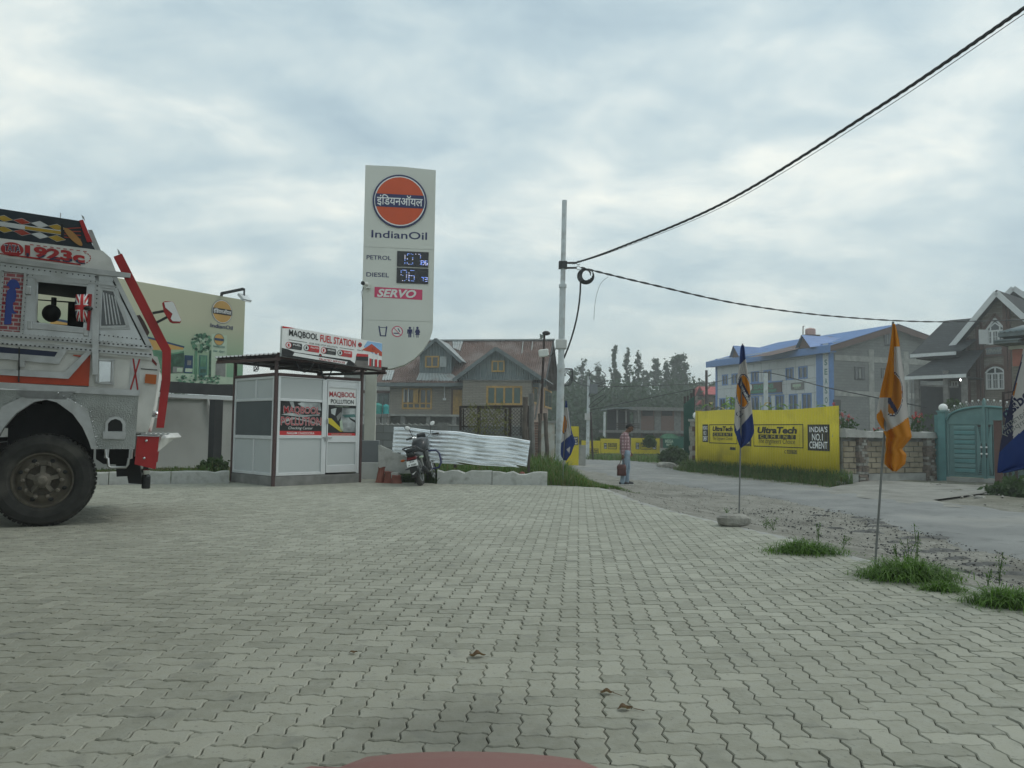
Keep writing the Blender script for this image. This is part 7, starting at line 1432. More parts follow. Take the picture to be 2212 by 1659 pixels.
# ---------------------------------------------------------------- dark stone house with gables
RHx=W(*ZH(900,880),46.0);RF=Fr(RHx.x,RHx.y,-50);rt_=thing('stone_house','stone clad house with dark shingle gables and white windows','house',RF)
def re_(x,y,ly=0):return RF.hit(ZH(x,y),ly)
x1=re_(1330,700)[0]+1.6;ga=re_(1118,92,-.6);gl=re_(768,512,-.6);slope=(ga[1]-gl[1])/(ga[0]-gl[0]);gr_x=ga[0]+(ga[0]-gl[0]);xw=2*ga[0]-0.0
zwt=lambda x:ga[1]-.25-abs(x-ga[0])*slope
wallp=[(0,-.3),(xw,-.3),(xw,zwt(xw)),(ga[0],ga[1]-.25),(0,zwt(0))];MB('stone_clad').prism(wallp,0,.3).build('front_gable',rt_);MB('stone_clad').box(0,.3,-.3,.3,8,zwt(0)).build('side_wall',rt_);MB('stone_clad').box(xw-.3,.3,-.3,xw,8,zwt(xw)).build('side_wall',rt_)
for x,w_ in((re_(905,700)[0]+.08,.14),(re_(985,700)[0],.18),(re_(1018,700)[0],.14),(re_(1192,700)[0],.18),(re_(1222,700)[0],.14)):MB('brown_trim').box(x-w_/2,-.09,-.3,x+w_/2,-.001,min(zwt(x-w_/2),zwt(x+w_/2))-.05).build('pilaster',rt_)
for s_,ex in((-1,gl[0]),(1,gr_x)):
    pts=[(ga[0],ga[1]+.12),(ga[0],ga[1]-.12),(ex,gl[1]-.12),(ex,gl[1]+.12)];MB('shingle_tex').prism(pts,-.6,8.5).build('roof_slope',rt_);MB('white_trim').bar((ga[0],-.63,ga[1]-.05),(ex,-.63,gl[1]-.05),.05,.30).build('bargeboard',rt_)
def pointed_window(x0,x1_,zs,zspring,zapex,kind,parent):
    w_=MB('white_trim');xm=(x0+x1_)/2;t=.09
    w_.box(x0,-.06,zs,x0+t,.05,zspring);w_.box(x1_-t,-.06,zs,x1_,.05,zspring);w_.box(x0+t,-.055,zs,x1_-t,.05,zs+t);w_.box(x0+t,-.055,zspring-t,x1_-t,.05,zspring)
    for k in(1,2):xx=x0+(x1_-x0)*k/3;w_.box(xx-t*.6,-.05,zs+t,xx+t*.6,.05,zspring-t)
    pts=[(x0,zspring),(xm,zapex),(x1_,zspring)]if kind=='gothic' else[(x0+(x1_-x0)*q,zspring+(zapex-zspring)*math.sin(math.pi*q)**.7)for q in np.linspace(0,1,9)]
    for a,b_ in zip(pts[:-1],pts[1:]):w_.bar((a[0],-.02,a[1]),(b_[0],-.02,b_[1]),.09,.09)
    if kind=='gothic':h_=zapex-zspring;w_.bar((x0+(x1_-x0)*.25,-.02,zspring),(x0+(x1_-x0)*.25,-.02,zspring+h_*.3),.07);w_.bar((x0+(x1_-x0)*.75,-.02,zspring),(x0+(x1_-x0)*.75,-.02,zspring+h_*.3),.07);w_.bar((x0+(x1_-x0)*.25,-.02,zspring+h_*.3),(xm,-.02,zspring+h_*.62),.07);w_.bar((x0+(x1_-x0)*.75,-.02,zspring+h_*.3),(xm,-.02,zspring+h_*.62),.07)
    else:w_.box(xm-.04,-.05,zspring,xm+.04,.04,zapex-.05)
    o=w_.build('window',parent);MB('glass').prism([(x0+.03,zs+.03),(x1_-.03,zs+.03)]+[(p[0],p[1]-.03)for p in pts[::-1]],-.015,-.005).build('pane',o)
    for k in range(3):
        a=x0+(x1_-x0)*k/3+.08;b_=x0+(x1_-x0)*(k+1)/3-.08
        for q in range(1,3):xx=a+(b_-a)*q/3;MB('white_trim').box(xx-.012,-.03,zs+.1,xx+.012,-.016,zspring-.1).build('glazing_bar',o)
        MB('white_trim').box(a,-.031,zspring-.42,b_,-.016,zspring-.39).build('glazing_bar',o)
    rim=MB('brown_trim');out=[(x0-.16,zs)]+([(x0-.16,zspring),(xm,zapex+.28),(x1_+.16,zspring)]if kind=='gothic' else[(x0-.16+(x1_-x0+.32)*q,zspring+(zapex-zspring+.14)*math.sin(math.pi*q)**.6)for q in np.linspace(0,1,9)])+[(x1_+.16,zs)]
    for a,b_ in zip(out[:-1],out[1:]):rim.bar((a[0],-.05,a[1]),(b_[0],-.05,b_[1]),.11,.10,up=(0,1,0))
    rim.build('window_surround',o);return o
a,b_=re_(1044,820),re_(1182,690);pointed_window(a[0],b_[0],a[1],b_[1],re_(1112,652)[1],'arch',rt_);a,b_=re_(1045,487),re_(1180,370);gw_=pointed_window(a[0],b_[0],a[1],b_[1],re_(1108,290)[1],'gothic',rt_)
p=re_(1012,485);q=re_(1045,375);MB('white_trim').obox(((p[0]+q[0])/2+.05,-.25,(p[1]+q[1])/2),(.55,.05,q[1]-p[1]),(0,0,R(50))).build('open_sash',gw_)
a,b_=re_(1048,560),re_(1160,502);MB('brown_trim').box(a[0]-.1,-.1,a[1]-.1,b_[0]+.1,-.002,b_[1]+.1).build('plaque_frame',rt_);MB('trim_grey').box(a[0],-.12,a[1],b_[0],-.101,b_[1]).build('plaque',rt_);pq=MB('concrete');rs=random.Random(3)
for k in range(14):x=a[0]+(b_[0]-a[0])*(k+.5)/14;pq.tube([(x+rs.uniform(-.06,.06),-.125,a[1]+(b_[1]-a[1])*t+rs.uniform(-.04,.04))for t in(.25,.4,.55,.75)],.02,4)
pq.build('plaque_script',rt_)
# left wing roof and porch roof (hip ends to the left)
e0,e1=re_(480,556,-1.5),re_(900,530,-1.5);r0,r1_=re_(735,305,3.0),re_(950,288,3.0);ze_=(e0[1]+e1[1])/2;zr_=(r0[1]+r1_[1])/2
wr=MB('shingle_tex');wr.add([(e0[0],-1.5,ze_),(.3,-1.5,ze_),(1.5,3.0,zr_),(r0[0],3.0,zr_),(e0[0]-.5,5.5,ze_),(1.5,7.5,ze_),(1.5,3.0,zr_)],[(0,1,2,3),(0,3,4),(4,3,2,5)]);wr.build('wing_roof',rt_);MB('white_trim').box(e0[0],-1.55,ze_-.2,0.0,-1.48,ze_+.0).build('wing_fascia',rt_)
MB('stone_clad').box(e0[0]+1.2,.4,-.3,-.01,6,ze_-.21).build('wing_wall',rt_);MB('dark').box(e0[0]+.3,-1.4,ze_-.3,-.02,.4,ze_-.22).build('wing_soffit',rt_)
f0,f1=re_(440,722,-3.0),re_(893,700,-3.0);zf=(f0[1]+f1[1])/2;ft0=re_(745,545,-.2);mb=MB('shingle_tex');zft=(ft0[1]+re_(893,520,-.2)[1])/2;mb.add([(f0[0],-3.0,zf),(f1[0],-3.0,zf),(f1[0],-.1,zft),(ft0[0],-.1,zft),(f0[0],2.5,zf)],[(0,1,2,3),(0,3,4)]);mb.build('porch_roof',rt_);MB('white_trim').box(f0[0],-3.06,zf-.2,f1[0],-2.98,zf).build('porch_fascia',rt_);MB('dark').box(f0[0]+.2,-2.9,zf-.16,f1[0]-.1,-.1,zf-.1).build('porch_ceiling',rt_)
for x in(530,745,880):a=re_(x,800,-2.8);MB('wood_grey').box(a[0]-.13,-2.9,-.3,a[0]+.13,-2.65,zf+(.25 if x==745 else-.21)).build('porch_post',rt_)
MB('wood_grey').bar((re_(560,785,-2.7)[0],-2.7,re_(560,785,-2.7)[1]),(re_(840,800,-2.7)[0],-2.7,re_(840,800,-2.7)[1]),.1).build('porch_beam',rt_);a=re_(600,850,.38);MB('dark').box(a[0]-.6,.3,-.3,re_(880,850,.38)[0],.39,zf-.4).build('porch_recess',rt_)
a,b_=re_(785,800,.2),re_(835,755,.2);window_unit(rt_,a[0],a[1],b_[0],b_[1],.2,2,'white_trim','glass',fw=.07)
p=re_(858,745,-1.2);lb=thing('porch_bulb','small lit white bulb under the porch roof','light bulb',loc=RF.w(p[0],-1.2,p[1]));MB('bulb').ball((0,0,0),.085,None,12,8).build('bulb',lb);MB('dark').tube([(0,0,.08),(0,0,zf-.1-p[1])],.02,6).build('flex',lb)
# small upper gable behind
ua,ul=re_(1238,58,4.0),re_(1195,95,4.0);s2=2.2;MB('shingle_tex').prism([(ua[0]-s2,ua[1]-s2*.95),(ua[0],ua[1]),(ua[0]+s2,ua[1]-s2*.95)],4.2,8.4).build('upper_roof',rt_)
for s_ in(-1,1):MB('white_trim').bar((ua[0],4.12,ua[1]-.03),(ua[0]+s_*s2,4.12,ua[1]-.03-s2*.95),.06,.3).build('upper_bargeboard',rt_)
# ladder leaning in the porch
o=thing('ladder','wooden ladder leaning beside the house porch','ladder',RF)
for x in(455,490):a,b_=re_(x,940,-3.3),re_(x+5,765,-3.0);MB('wood_grey').bar((a[0],-3.4,-.1),(b_[0],-3.1,b_[1]),.05).build('rail',o)
for k in range(8):z0_=.2+k*.3;a,b_=re_(455,900,-3.3),re_(492,900,-3.3);MB('wood_grey').bar((a[0],-3.3,z0_),(b_[0],-3.3,z0_),.035).build('rung',o)
# canopy roofs of the neighbour at the picture edge
CF=Fr(*W(*ZH(1240,640),31).xy,-50);co_=thing('pink_canopy','pink walled annexe with two ribbed canopy roofs at the picture edge','building',CF)
def ce(x,y,ly=0):return CF.hit(ZH(x,y),ly)
a=ce(1238,645);b_=ce(1400,510);MB('pinkwall').box(a[0],0,a[1],b_[0]+2.2,2.5,b_[1]).build('wall',co_);MB('stone_clad').box(a[0]+.02,.02,-.3,b_[0]+2.2,2.4,a[1]-.003).build('base_wall',co_);MB('sign_white').box(a[0]-.1,-.1,b_[1]+.002,b_[0]+2.2,2.5,b_[1]+.14).build('string_course',co_)
for(x,y0,y1,yt,ov_,hw)in((1130,428,398,330,.9,1),(1095,480,462,430,1.1,.5)):
    p=ce(x,y0,-ov_);q=ce(x,y1,-ov_);r_=ce(x+60,yt,.6);x0_,x1_=p[0],a[0]+2.6;zt2=r_[1]
    if hw<1:x1_=ce(1280,470,-ov_)[0]
    MB('trim_grey').box(x0_,-ov_,p[1],x1_,1.5,q[1]).build('canopy_slab',co_);corr(bilin((x0_,-ov_-.03,q[1]+.01),(x1_,-ov_-.03,q[1]+.01),(x1_,.8,zt2),(x0_+.9,.8,zt2)),60,2,'tin_grey','canopy_roof',co_,waves=14,amp=.03,thick=.01)
MB('brown_trim').box(ce(1245,470)[0],-.1,b_[1]+.15,b_[0]+2.2,2.0,ce(1245,440)[1]).build('upper_wall',co_)
# ================================================================ flags
mat('flag_blue',(.02,.05,.20),.8,var=.15,scale=3);mat('flag_white',(.56,.54,.52),.85,var=.06,scale=3);mat('flag_orange',(.60,.24,.015),.8,var=.1,scale=3);mat('flag_brown',(.42,.16,.02),.8,var=.1);mat('flag_navy',(.022,.025,.06),.8,var=.1)
for m_ in('flag_blue','flag_white','flag_orange','flag_brown'):
    t=M[m_].node_tree;b=t.nodes['Principled BSDF'];tr=t.nodes.new('ShaderNodeBsdfTranslucent');mx=t.nodes.new('ShaderNodeMixShader');mx.inputs[0].default_value=.35
    src=b.inputs['Base Color'].links[0].from_socket;t.links.new(src,tr.inputs[0]);t.links.new(b.outputs[0],mx.inputs[1]);t.links.new(tr.outputs[0],mx.inputs[2]);t.links.new(mx.outputs[0],t.nodes['Material Output'].inputs[0])
def pip(x,y,poly):
    c=False;j=len(poly)-1
    for i in range(len(poly)):
        if(poly[i][1]>y)!=(poly[j][1]>y)and x<(poly[j][0]-poly[i][0])*(y-poly[i][1])/(poly[j][1]-poly[i][1])+poly[i][0]:c=not c
        j=i
    return c
def flag(label,base,top_uv,Z,rows,colour,ph,fold=.05,nu=44,nv=110,texts=(),swing=0.0,r_=.011):
    F=Fr(base.x,base.y,0,base.z);o=thing('flag',label,'flag',F,'station flags on poles')
    tp=F.hit(top_uv);MB('flag_pole').tube([(0,0,-.15),(tp[0]*.5,0,tp[1]*.5),(tp[0],0,tp[1]+.02)],r_,8).build('flagpole',o)
    ys=np.array([r[0]for r in rows]);xl=np.array([r[1]for r in rows]);xr=np.array([r[2]for r in rows])
    def depth(u,v):w_=min(1,v*2.2+.15);return-.03-fold*w_*(.6*math.sin(u*7.5+ph+v*2)+.35*math.sin(u*15+ph*2-v*3))-swing*(abs(u-.5))*v
    def pos(x,y,off=0):
        l_,r2=np.interp(y,ys,xl),np.interp(y,ys,xr);u=(x-l_)/max(r2-l_,1e-3);v=(y-ys[0])/(ys[-1]-ys[0]);d=depth(u,v)-off;a,b_=F.hit(Z(x,y),d);return(a,d,b_)
    cl=MB('flag_white');grid=[]
    for j in range(nv+1):
        y=ys[0]+(ys[-1]-ys[0])*j/nv;l_,r2=np.interp(y,ys,xl),np.interp(y,ys,xr)
        for i in range(nu+1):grid.append((l_+(r2-l_)*i/nu,y))
    pts=[pos(x,y)for x,y in grid];k=nu+1;by={}
    base_i=len(cl.v);cl.v.extend(pts)
    for j in range(nv):
        for i in range(nu):
            q=[j*k+i,j*k+i+1,(j+1)*k+i+1,(j+1)*k+i];cx=sum(grid[t][0]for t in q)/4;cy_=sum(grid[t][1]for t in q)/4
            cl.f.append(tuple(q));cl.mi.append(cl._mi(colour(cx,cy_)));cl.sm.append(True)
    c_=cl.build('cloth',o);s_=c_.modifiers.new('cloth','SOLIDIFY');s_.thickness=.003
    if texts:
        for s,P0,P1,h,m_,kw in texts:
            dx,dy=P1[0]-P0[0],P1[1]-P0[1];L=math.hypot(dx,dy);nx_,ny_=dy/L*h,-dx/L*h
            flip=kw.pop('flip',False);lt=MB('flag_white');lt.text(s,0,0,0,0,0,m_,map=lambda u,v:pos(P0[0]+dx*u+nx_*v,P0[1]+dy*u+ny_*v,.006),flip=flip,**kw);lt.build('lettering',c_)
    return o
def ell(x,y,cx,cy_,rx,ry):return((x-cx)/rx)**2+((y-cy_)/ry)**2
def c1(x,y):
    if y<440-(x-550)*.9:return 'flag_blue'
    if pip(x,y,[(480,950),(500,985),(525,1060),(675,885),(720,860),(720,1240),(480,1240)]):return 'flag_blue'
    e=ell(x,y,585,688,68,162)
    if e<1:
        if e>.90:return 'flag_navy'
        if e>.82:return 'flag_white'
        return 'flag_navy' if abs((x-588)-(y-675)*.52)<30 else 'flag_orange'
    return 'flag_white'
b1=G(1596,1118)
flag('blue and white flag with round emblem standing before the yellow wall',b1,ZG(578,258),ZG,[(260,565,590),(300,558,597),(370,553,603),(440,549,615),(520,535,628),(600,527,640),(700,517,652),(800,512,660),(890,505,668),(960,501,676),(1060,500,686),(1110,520,670),(1160,535,640),(1215,555,572)],c1,.6,
     texts=[('इंिडयनऑयल',(522,590),(628,800),34,'flatwhite',dict(bold=.012)),('Oil',(508,905),(553,940),55,'flag_navy',dict(bold=.02))],r_=.011)
def c2(x,y):
    if pip(x,y,[(300,1130),(395,1075),(468,1018),(520,1000),(520,1500),(240,1500),(240,1130)]):return 'flag_orange'
    if x<358-max(0,(y-700))*.10 and y<880:return 'flag_orange'
    if x>372+(y-360)*.21 and y<720:return 'flag_orange'
    if y<500:return 'flag_orange'
    if pip(x,y,[(220,1010),(262,965),(296,1060),(282,1120),(240,1070)]):return 'flag_orange'
    e=ell(x,y,345,850,78,168)
    if e<1 and x>315:
        if e>.90:return 'flag_navy'
        if e>.82:return 'flag_white'
        return 'flag_navy' if 0<(y-880)-(x-330)*1.6<60 else 'flag_brown'
    return 'flag_white'
b2=G(1888,1213)
flag('orange and white flag drooping on its pole over grass tufts',b2,ZH(352,330),ZH,[(330,348,365),(380,343,380),(450,335,395),(520,325,405),(600,312,415),(700,290,432),(800,265,440),(870,250,445),(950,235,455),(1030,228,465),(1060,240,470),(1110,270,478),(1170,300,490),(1230,295,440),(1260,300,415),(1300,290,450),(1370,285,440),(1425,345,375)],c2,2.1,fold=.045,r_=.011)
def c3(x,y):
    if y<830:return 'flag_blue'
    if pip(x,y,[(1840,1190),(1868,1178),(1960,1105),(2030,1100),(2030,1380),(1840,1380)]):return 'flag_white' if pip(x,y,[(1915,1250),(1955,1220),(1945,1290)])else 'flag_blue'
    if x>1928+(y-830)*.13:return 'flag_blue'
    e=ell(x,y,1890,1000,30,92)
    if e<1:return 'flag_navy' if e>.82 else 'flag_orange'
    return 'flag_white'
b3=Vector((W(1215,1044,17.6).x,17.6,-.05))
flag('blue edged flag hanging beside the steel utility pole',b3,ZE(1912,752),ZE,[(760,1905,1917),(830,1900,1927),(900,1893,1940),(1000,1880,1955),(1090,1872,1975),(1150,1865,1998),(1180,1862,2005),(1230,1858,1985),(1300,1856,1960),(1340,1875,1930),(1360,1893,1917)],c3,1.2,nu=30,nv=70)
def c4(x,y):
    if pip(x,y,[(1100,1300),(1140,1282),(1240,1180),(1323,1112),(1600,950),(1600,1500),(1100,1500)]):return 'flag_blue'
    if x<np.interp(y,[510,600,700,800,860],[1318,1304,1280,1252,1236])+4 and y>560:return 'flag_navy'
    if pip(x,y,[(1238,860),(1262,760),(1275,720),(1266,800),(1250,880)]):return 'flag_brown'
    return 'flag_white'
b4=Vector((4.08,5.6,-.05))
flag('large blue and white flag entering at the picture edge',b4,(2322,560),ZH,[(430,1350,1700),(510,1318,1700),(600,1300,1700),(700,1272,1700),(800,1245,1700),(900,1222,1698),(1000,1195,1696),(1100,1175,1694),(1200,1150,1690),(1290,1138,1640),(1380,1127,1500),(1435,1125,1180)],c4,.3,fold=.03,nu=70,
     texts=[('Indian',(1195,1040),(1400,850),82,'flag_navy',dict(bold=.03,flip=True)),('Maharatna',(1175,1120),(1420,960),50,'pr_grey',dict(bold=.0,flip=True)),('company',(1178,1180),(1420,1030),40,'pr_grey',dict(bold=.0,flip=True))])
# stone holding the flag pole, rock
def rock(name,label,c,s,seed,m='stone',cat='stone',group=None):
    rs=np.random.RandomState(seed);mb=MB(m);n=12;rings=7;vs=[]
    for i in range(rings+1):
        t=math.pi*i/rings
        for k in range(n):
            a=2*math.pi*k/n;q=1+.16*math.sin(3*a+seed)*math.sin(t)+rs.uniform(-.09,.09);e=.6
            vs.append((s[0]*q*math.copysign(abs(math.sin(t))**e,1)*math.cos(a),s[1]*q*math.sin(t)**e*math.sin(a),s[2]*math.copysign(abs(math.cos(t))**.7,math.cos(t))*(1+.06*rs.randn())))
    mb.add(vs,[(i*n+k,(i+1)*n+k,(i+1)*n+(k+1)%n,i*n+(k+1)%n)for i in range(rings)for k in range(n)]);o=mb.build(name,None,.01);o.location=c;return tag(o,label,cat,group)
p=G(1587,1138);rock('stone','big rough stone holding the foot of a flag pole',(p.x,p.y+.1,.075),(.20,.15,.085),3)
for u,v,s_,sd,lab in((1815,1046,.16,5,'rounded stone at the corner of the yellow sheet'),(2118,1078,.13,6,'flat pale stone lying before the teal gate'),(1437,1008,.4,8,'pale rubble stone under the dark roadside bush'),(2095,1074,.08,9,'small white stone before the teal gate')):q=G(u,v,-.26);rock('stone',lab,(q.x,q.y,-.24),(s_,s_*.7,s_*.45),sd)
# ================================================================ man with a bag
mp=G(1353,1047,-.29);man=thing('person','man in checked shirt and jeans looking down at the roadside','person',loc=(mp.x,mp.y,-.285),rot=(0,0,R(-4)))
def rem(mb,name,vox,sm=6):
    o=mb.build(name,man);r_=o.modifiers.new('skin','REMESH');r_.mode='VOXEL';r_.voxel_size=vox;r_.use_smooth_shade=True;s_=o.modifiers.new('smooth','SMOOTH');s_.iterations=sm;s_.factor=.5;return o
def chain(mb,pts,rs_,n=12):
    mb.tube(pts,rs_,n)
    for p_,r_ in((pts[0],rs_[0]),(pts[-1],rs_[-1])):mb.ball(p_,r_*.99,None,12,8)
    for p_,r_ in zip(pts[1:-1],rs_[1:-1]):mb.ball(p_,r_*.98,None,12,8)
bd=MB('skin')
SHO={-1:(-.055,-.175,1.375),1:(-.035,.175,1.375)};ELB={-1:(-.10,-.215,1.08),1:(.0,.20,1.09)};WRI={-1:(-.115,-.205,.83),1:(.10,.16,.90)}
HIP={-1:(-.02,-.09,.86),1:(.0,.09,.86)};KNE={-1:(-.055,-.09,.46),1:(.045,.10,.46)};ANK={-1:(-.115,-.09,.085),1:(.02,.11,.085)}
chain(bd,[(-.01,0,.88),(-.03,0,1.05),(-.045,0,1.25),(-.045,0,1.38)],[.115,.11,.125,.10]);chain(bd,[(-.04,0,1.38),(.01,0,1.46),(.055,0,1.53)],[.062,.055,.055])
hc=Vector((.09,0,1.575));tilt=R(38);hx=Vector((math.cos(tilt),0,-math.sin(tilt)));hz2=Vector((math.sin(tilt),0,math.cos(tilt)))
def hp(f,s_,u):return hc+hx*f+Vector((0,s_,0))+hz2*u
bd.ball(hp(-.012,0,.03),(.098,.076,.092),None,16,12,(0,tilt,0));bd.ball(hp(.03,0,-.045),(.066,.056,.072),None,14,10,(0,tilt,0));bd.ball(hp(.055,0,-.09),(.032,.034,.026),None,10,8);bd.ball(hp(.098,0,-.012),(.02,.013,.026),None,10,8,(0,tilt-.3,0));bd.ball(hp(.085,0,.03),(.022,.05,.012),None,10,8,(0,tilt,0));bd.ball(hp(.083,0,-.058),(.016,.026,.011),None,10,8,(0,tilt,0))
for s_ in(-1,1):
    bd.ball(hp(-.008,s_*.078,-.005),(.022,.010,.034),None,10,8,(0,tilt,0));chain(bd,[SHO[s_],ELB[s_],WRI[s_]],[.055,.042,.029]);chain(bd,[HIP[s_],KNE[s_],ANK[s_]],[.088,.058,.042])
    w_=Vector(WRI[s_]);d=(w_-Vector(ELB[s_])).normalized();palm=w_+d*.05;bd.ball(palm,(.042,.022,.052),None,12,8)
    for k in range(4):
        off=Vector((.030-.02*k,0,0));ln=(.036,.042,.040,.032)[k];f0=palm+off+d*.035;cu=.02 if s_<0 else .012;f1=f0+d*ln+Vector((0,cu*-s_,0));f2=f1+d*(ln*.35 if s_>0 else .004)+Vector((0,(.026 if s_<0 else .012)*-s_,0));chain(bd,[f0,f1,f2],[.0095,.009,.0075],8)
    t0=palm+Vector((.034,0,0))-d*.012;chain(bd,[t0,t0+Vector((.016,-.006*s_,0))+d*.022,t0+Vector((.012,-.014*s_,0))+d*.045],[.011,.010,.008],8)
rem(bd,'body',.009,4)
hr=MB('hair');hr.ball(hp(-.032,0,.042),(.088,.079,.090),None,18,12,(0,tilt,0));hr.ball(hp(-.075,0,.0),(.055,.074,.075),None,14,10,(0,tilt,0));hr.ball(hp(.02,0,.075),(.06,.064,.042),None,12,8,(0,tilt,0));rem(hr,'hair',.012,3)
for s_ in(-1,1):MB('black').ball(hp(.088,s_*.030,.010),(.010,.012,.006),None,8,6,(0,tilt,0)).build('eye',man)
def plaid(t,co,out,noise,mixc,mr,b):
    sp=t.nodes.new('ShaderNodeSeparateXYZ');t.links.new(co,sp.inputs[0])
    def band(sock,per,duty):
        m1=t.nodes.new('ShaderNodeMath');m1.operation='PINGPONG';t.links.new(sock,m1.inputs[0]);m1.inputs[1].default_value=per;m2=t.nodes.new('ShaderNodeMath');m2.operation='LESS_THAN';t.links.new(m1.outputs[0],m2.inputs[0]);m2.inputs[1].default_value=per*duty;return m2.outputs[0]
    def sc(sock,k):m1=t.nodes.new('ShaderNodeMath');m1.operation='MULTIPLY';t.links.new(sock,m1.inputs[0]);m1.inputs[1].default_value=k;return m1.outputs[0]
    c=mixc(sc(band(sp.outputs[2],.045,.5),.85),(.50,.36,.37),(.15,.04,.055));c=mixc(sc(band(sp.outputs[0],.04,.45),.6),c,(.15,.045,.06));return mixc(sc(band(sp.outputs[2],.045,.12),.8),c,(.5,.42,.42))
mat('plaid',(.3,.2,.2),.9,var=.1,kind=plaid)
sh_=MB('plaid');chain(sh_,[(-.01,0,.84),(-.025,0,.95),(-.035,0,1.10),(-.05,0,1.28),(-.045,0,1.38)],[.138,.135,.138,.145,.10]);chain(sh_,[(-.045,-.13,1.375),(-.045,.13,1.375)],[.075,.075]);sh_.ball((-.0,0,1.42),(.075,.075,.035))
for s_ in(-1,1):chain(sh_,[SHO[s_],ELB[s_],tuple(Vector(ELB[s_])+(Vector(WRI[s_])-Vector(ELB[s_]))*.9)],[.072,.058,.045])
rem(sh_,'shirt',.012,6)
tr_=MB('jeans');chain(tr_,[(-.015,-.06,.86),(-.005,.06,.86)],[.125,.125]);chain(tr_,[(-.01,0,.80),(-.01,0,.93)],[.125,.128])
for s_ in(-1,1):a=Vector(ANK[s_]);chain(tr_,[HIP[s_],tuple((Vector(HIP[s_])+Vector(KNE[s_]))/2),KNE[s_],tuple(Vector(KNE[s_])*.5+a*.5+Vector((-.008,0,0))),(a.x,a.y,.065)],[.108,.092,.076,.070,.072])
rem(tr_,'trousers',.012,5)
for s_ in(-1,1):
    a=ANK[s_];sm=MB('shoe');chain(sm,[(a[0]-.055,a[1],.045),(a[0]+.02,a[1],.052),(a[0]+.10,a[1],.04),(a[0]+.165,a[1],.032)],[.044,.05,.046,.032]);rem(sm,'shoe',.01,3);so2=MB('sole');so2.prism([(a[0]-.105,a[1]-.035),(a[0]+.06,a[1]-.05),(a[0]+.18,a[1]-.036),(a[0]+.205,a[1]),(a[0]+.18,a[1]+.036),(a[0]+.06,a[1]+.05),(a[0]-.105,a[1]+.035)],.0,.016,ax='z');so2.build('shoe_sole',man,.004)
# the bag hangs from the near hand
bx,by_=-.15,-.21;bag=thing('bag','small dark red handbag hanging from the man\'s hand','bag',loc=man.location,rot=(0,0,R(-4)));bb=MB('leather');z0,z1=.255,.565
vs=[];prof=[(z0,.125,.07),(z0+.06,.128,.075),(z0+.17,.122,.066),(z1-.06,.132,.06),(z1,.10,.03)]
for z,w_,d_ in prof:
    for k in range(16):a=2*math.pi*k/16;ca,sa=math.cos(a),math.sin(a);vs.append((bx+w_*math.copysign(abs(ca)**.5,ca),by_+d_*math.copysign(abs(sa)**.6,sa),z))
bb.add(vs,[(i*16+k,i*16+(k+1)%16,(i+1)*16+(k+1)%16,(i+1)*16+k)for i in range(4)for k in range(16)]+[tuple(range(15,-1,-1)),tuple(range(64,80))],None,True);bb.build('bag_body',bag)
MB('leather').box(bx-.134,by_-.082,z0+.175,bx+.134,by_-.055,z0+.20).build('bag_seam',bag)
for s_ in(-1,1):MB('leather').tube([(bx-.06,by_+s_*.03,z1-.02),(bx-.02,by_+s_*.012,.68),(bx+.03,by_,.735),(bx+.06,by_+s_*.012,.68),(bx+.075,by_+s_*.03,z1-.02)],.008,6).build('handle',bag)
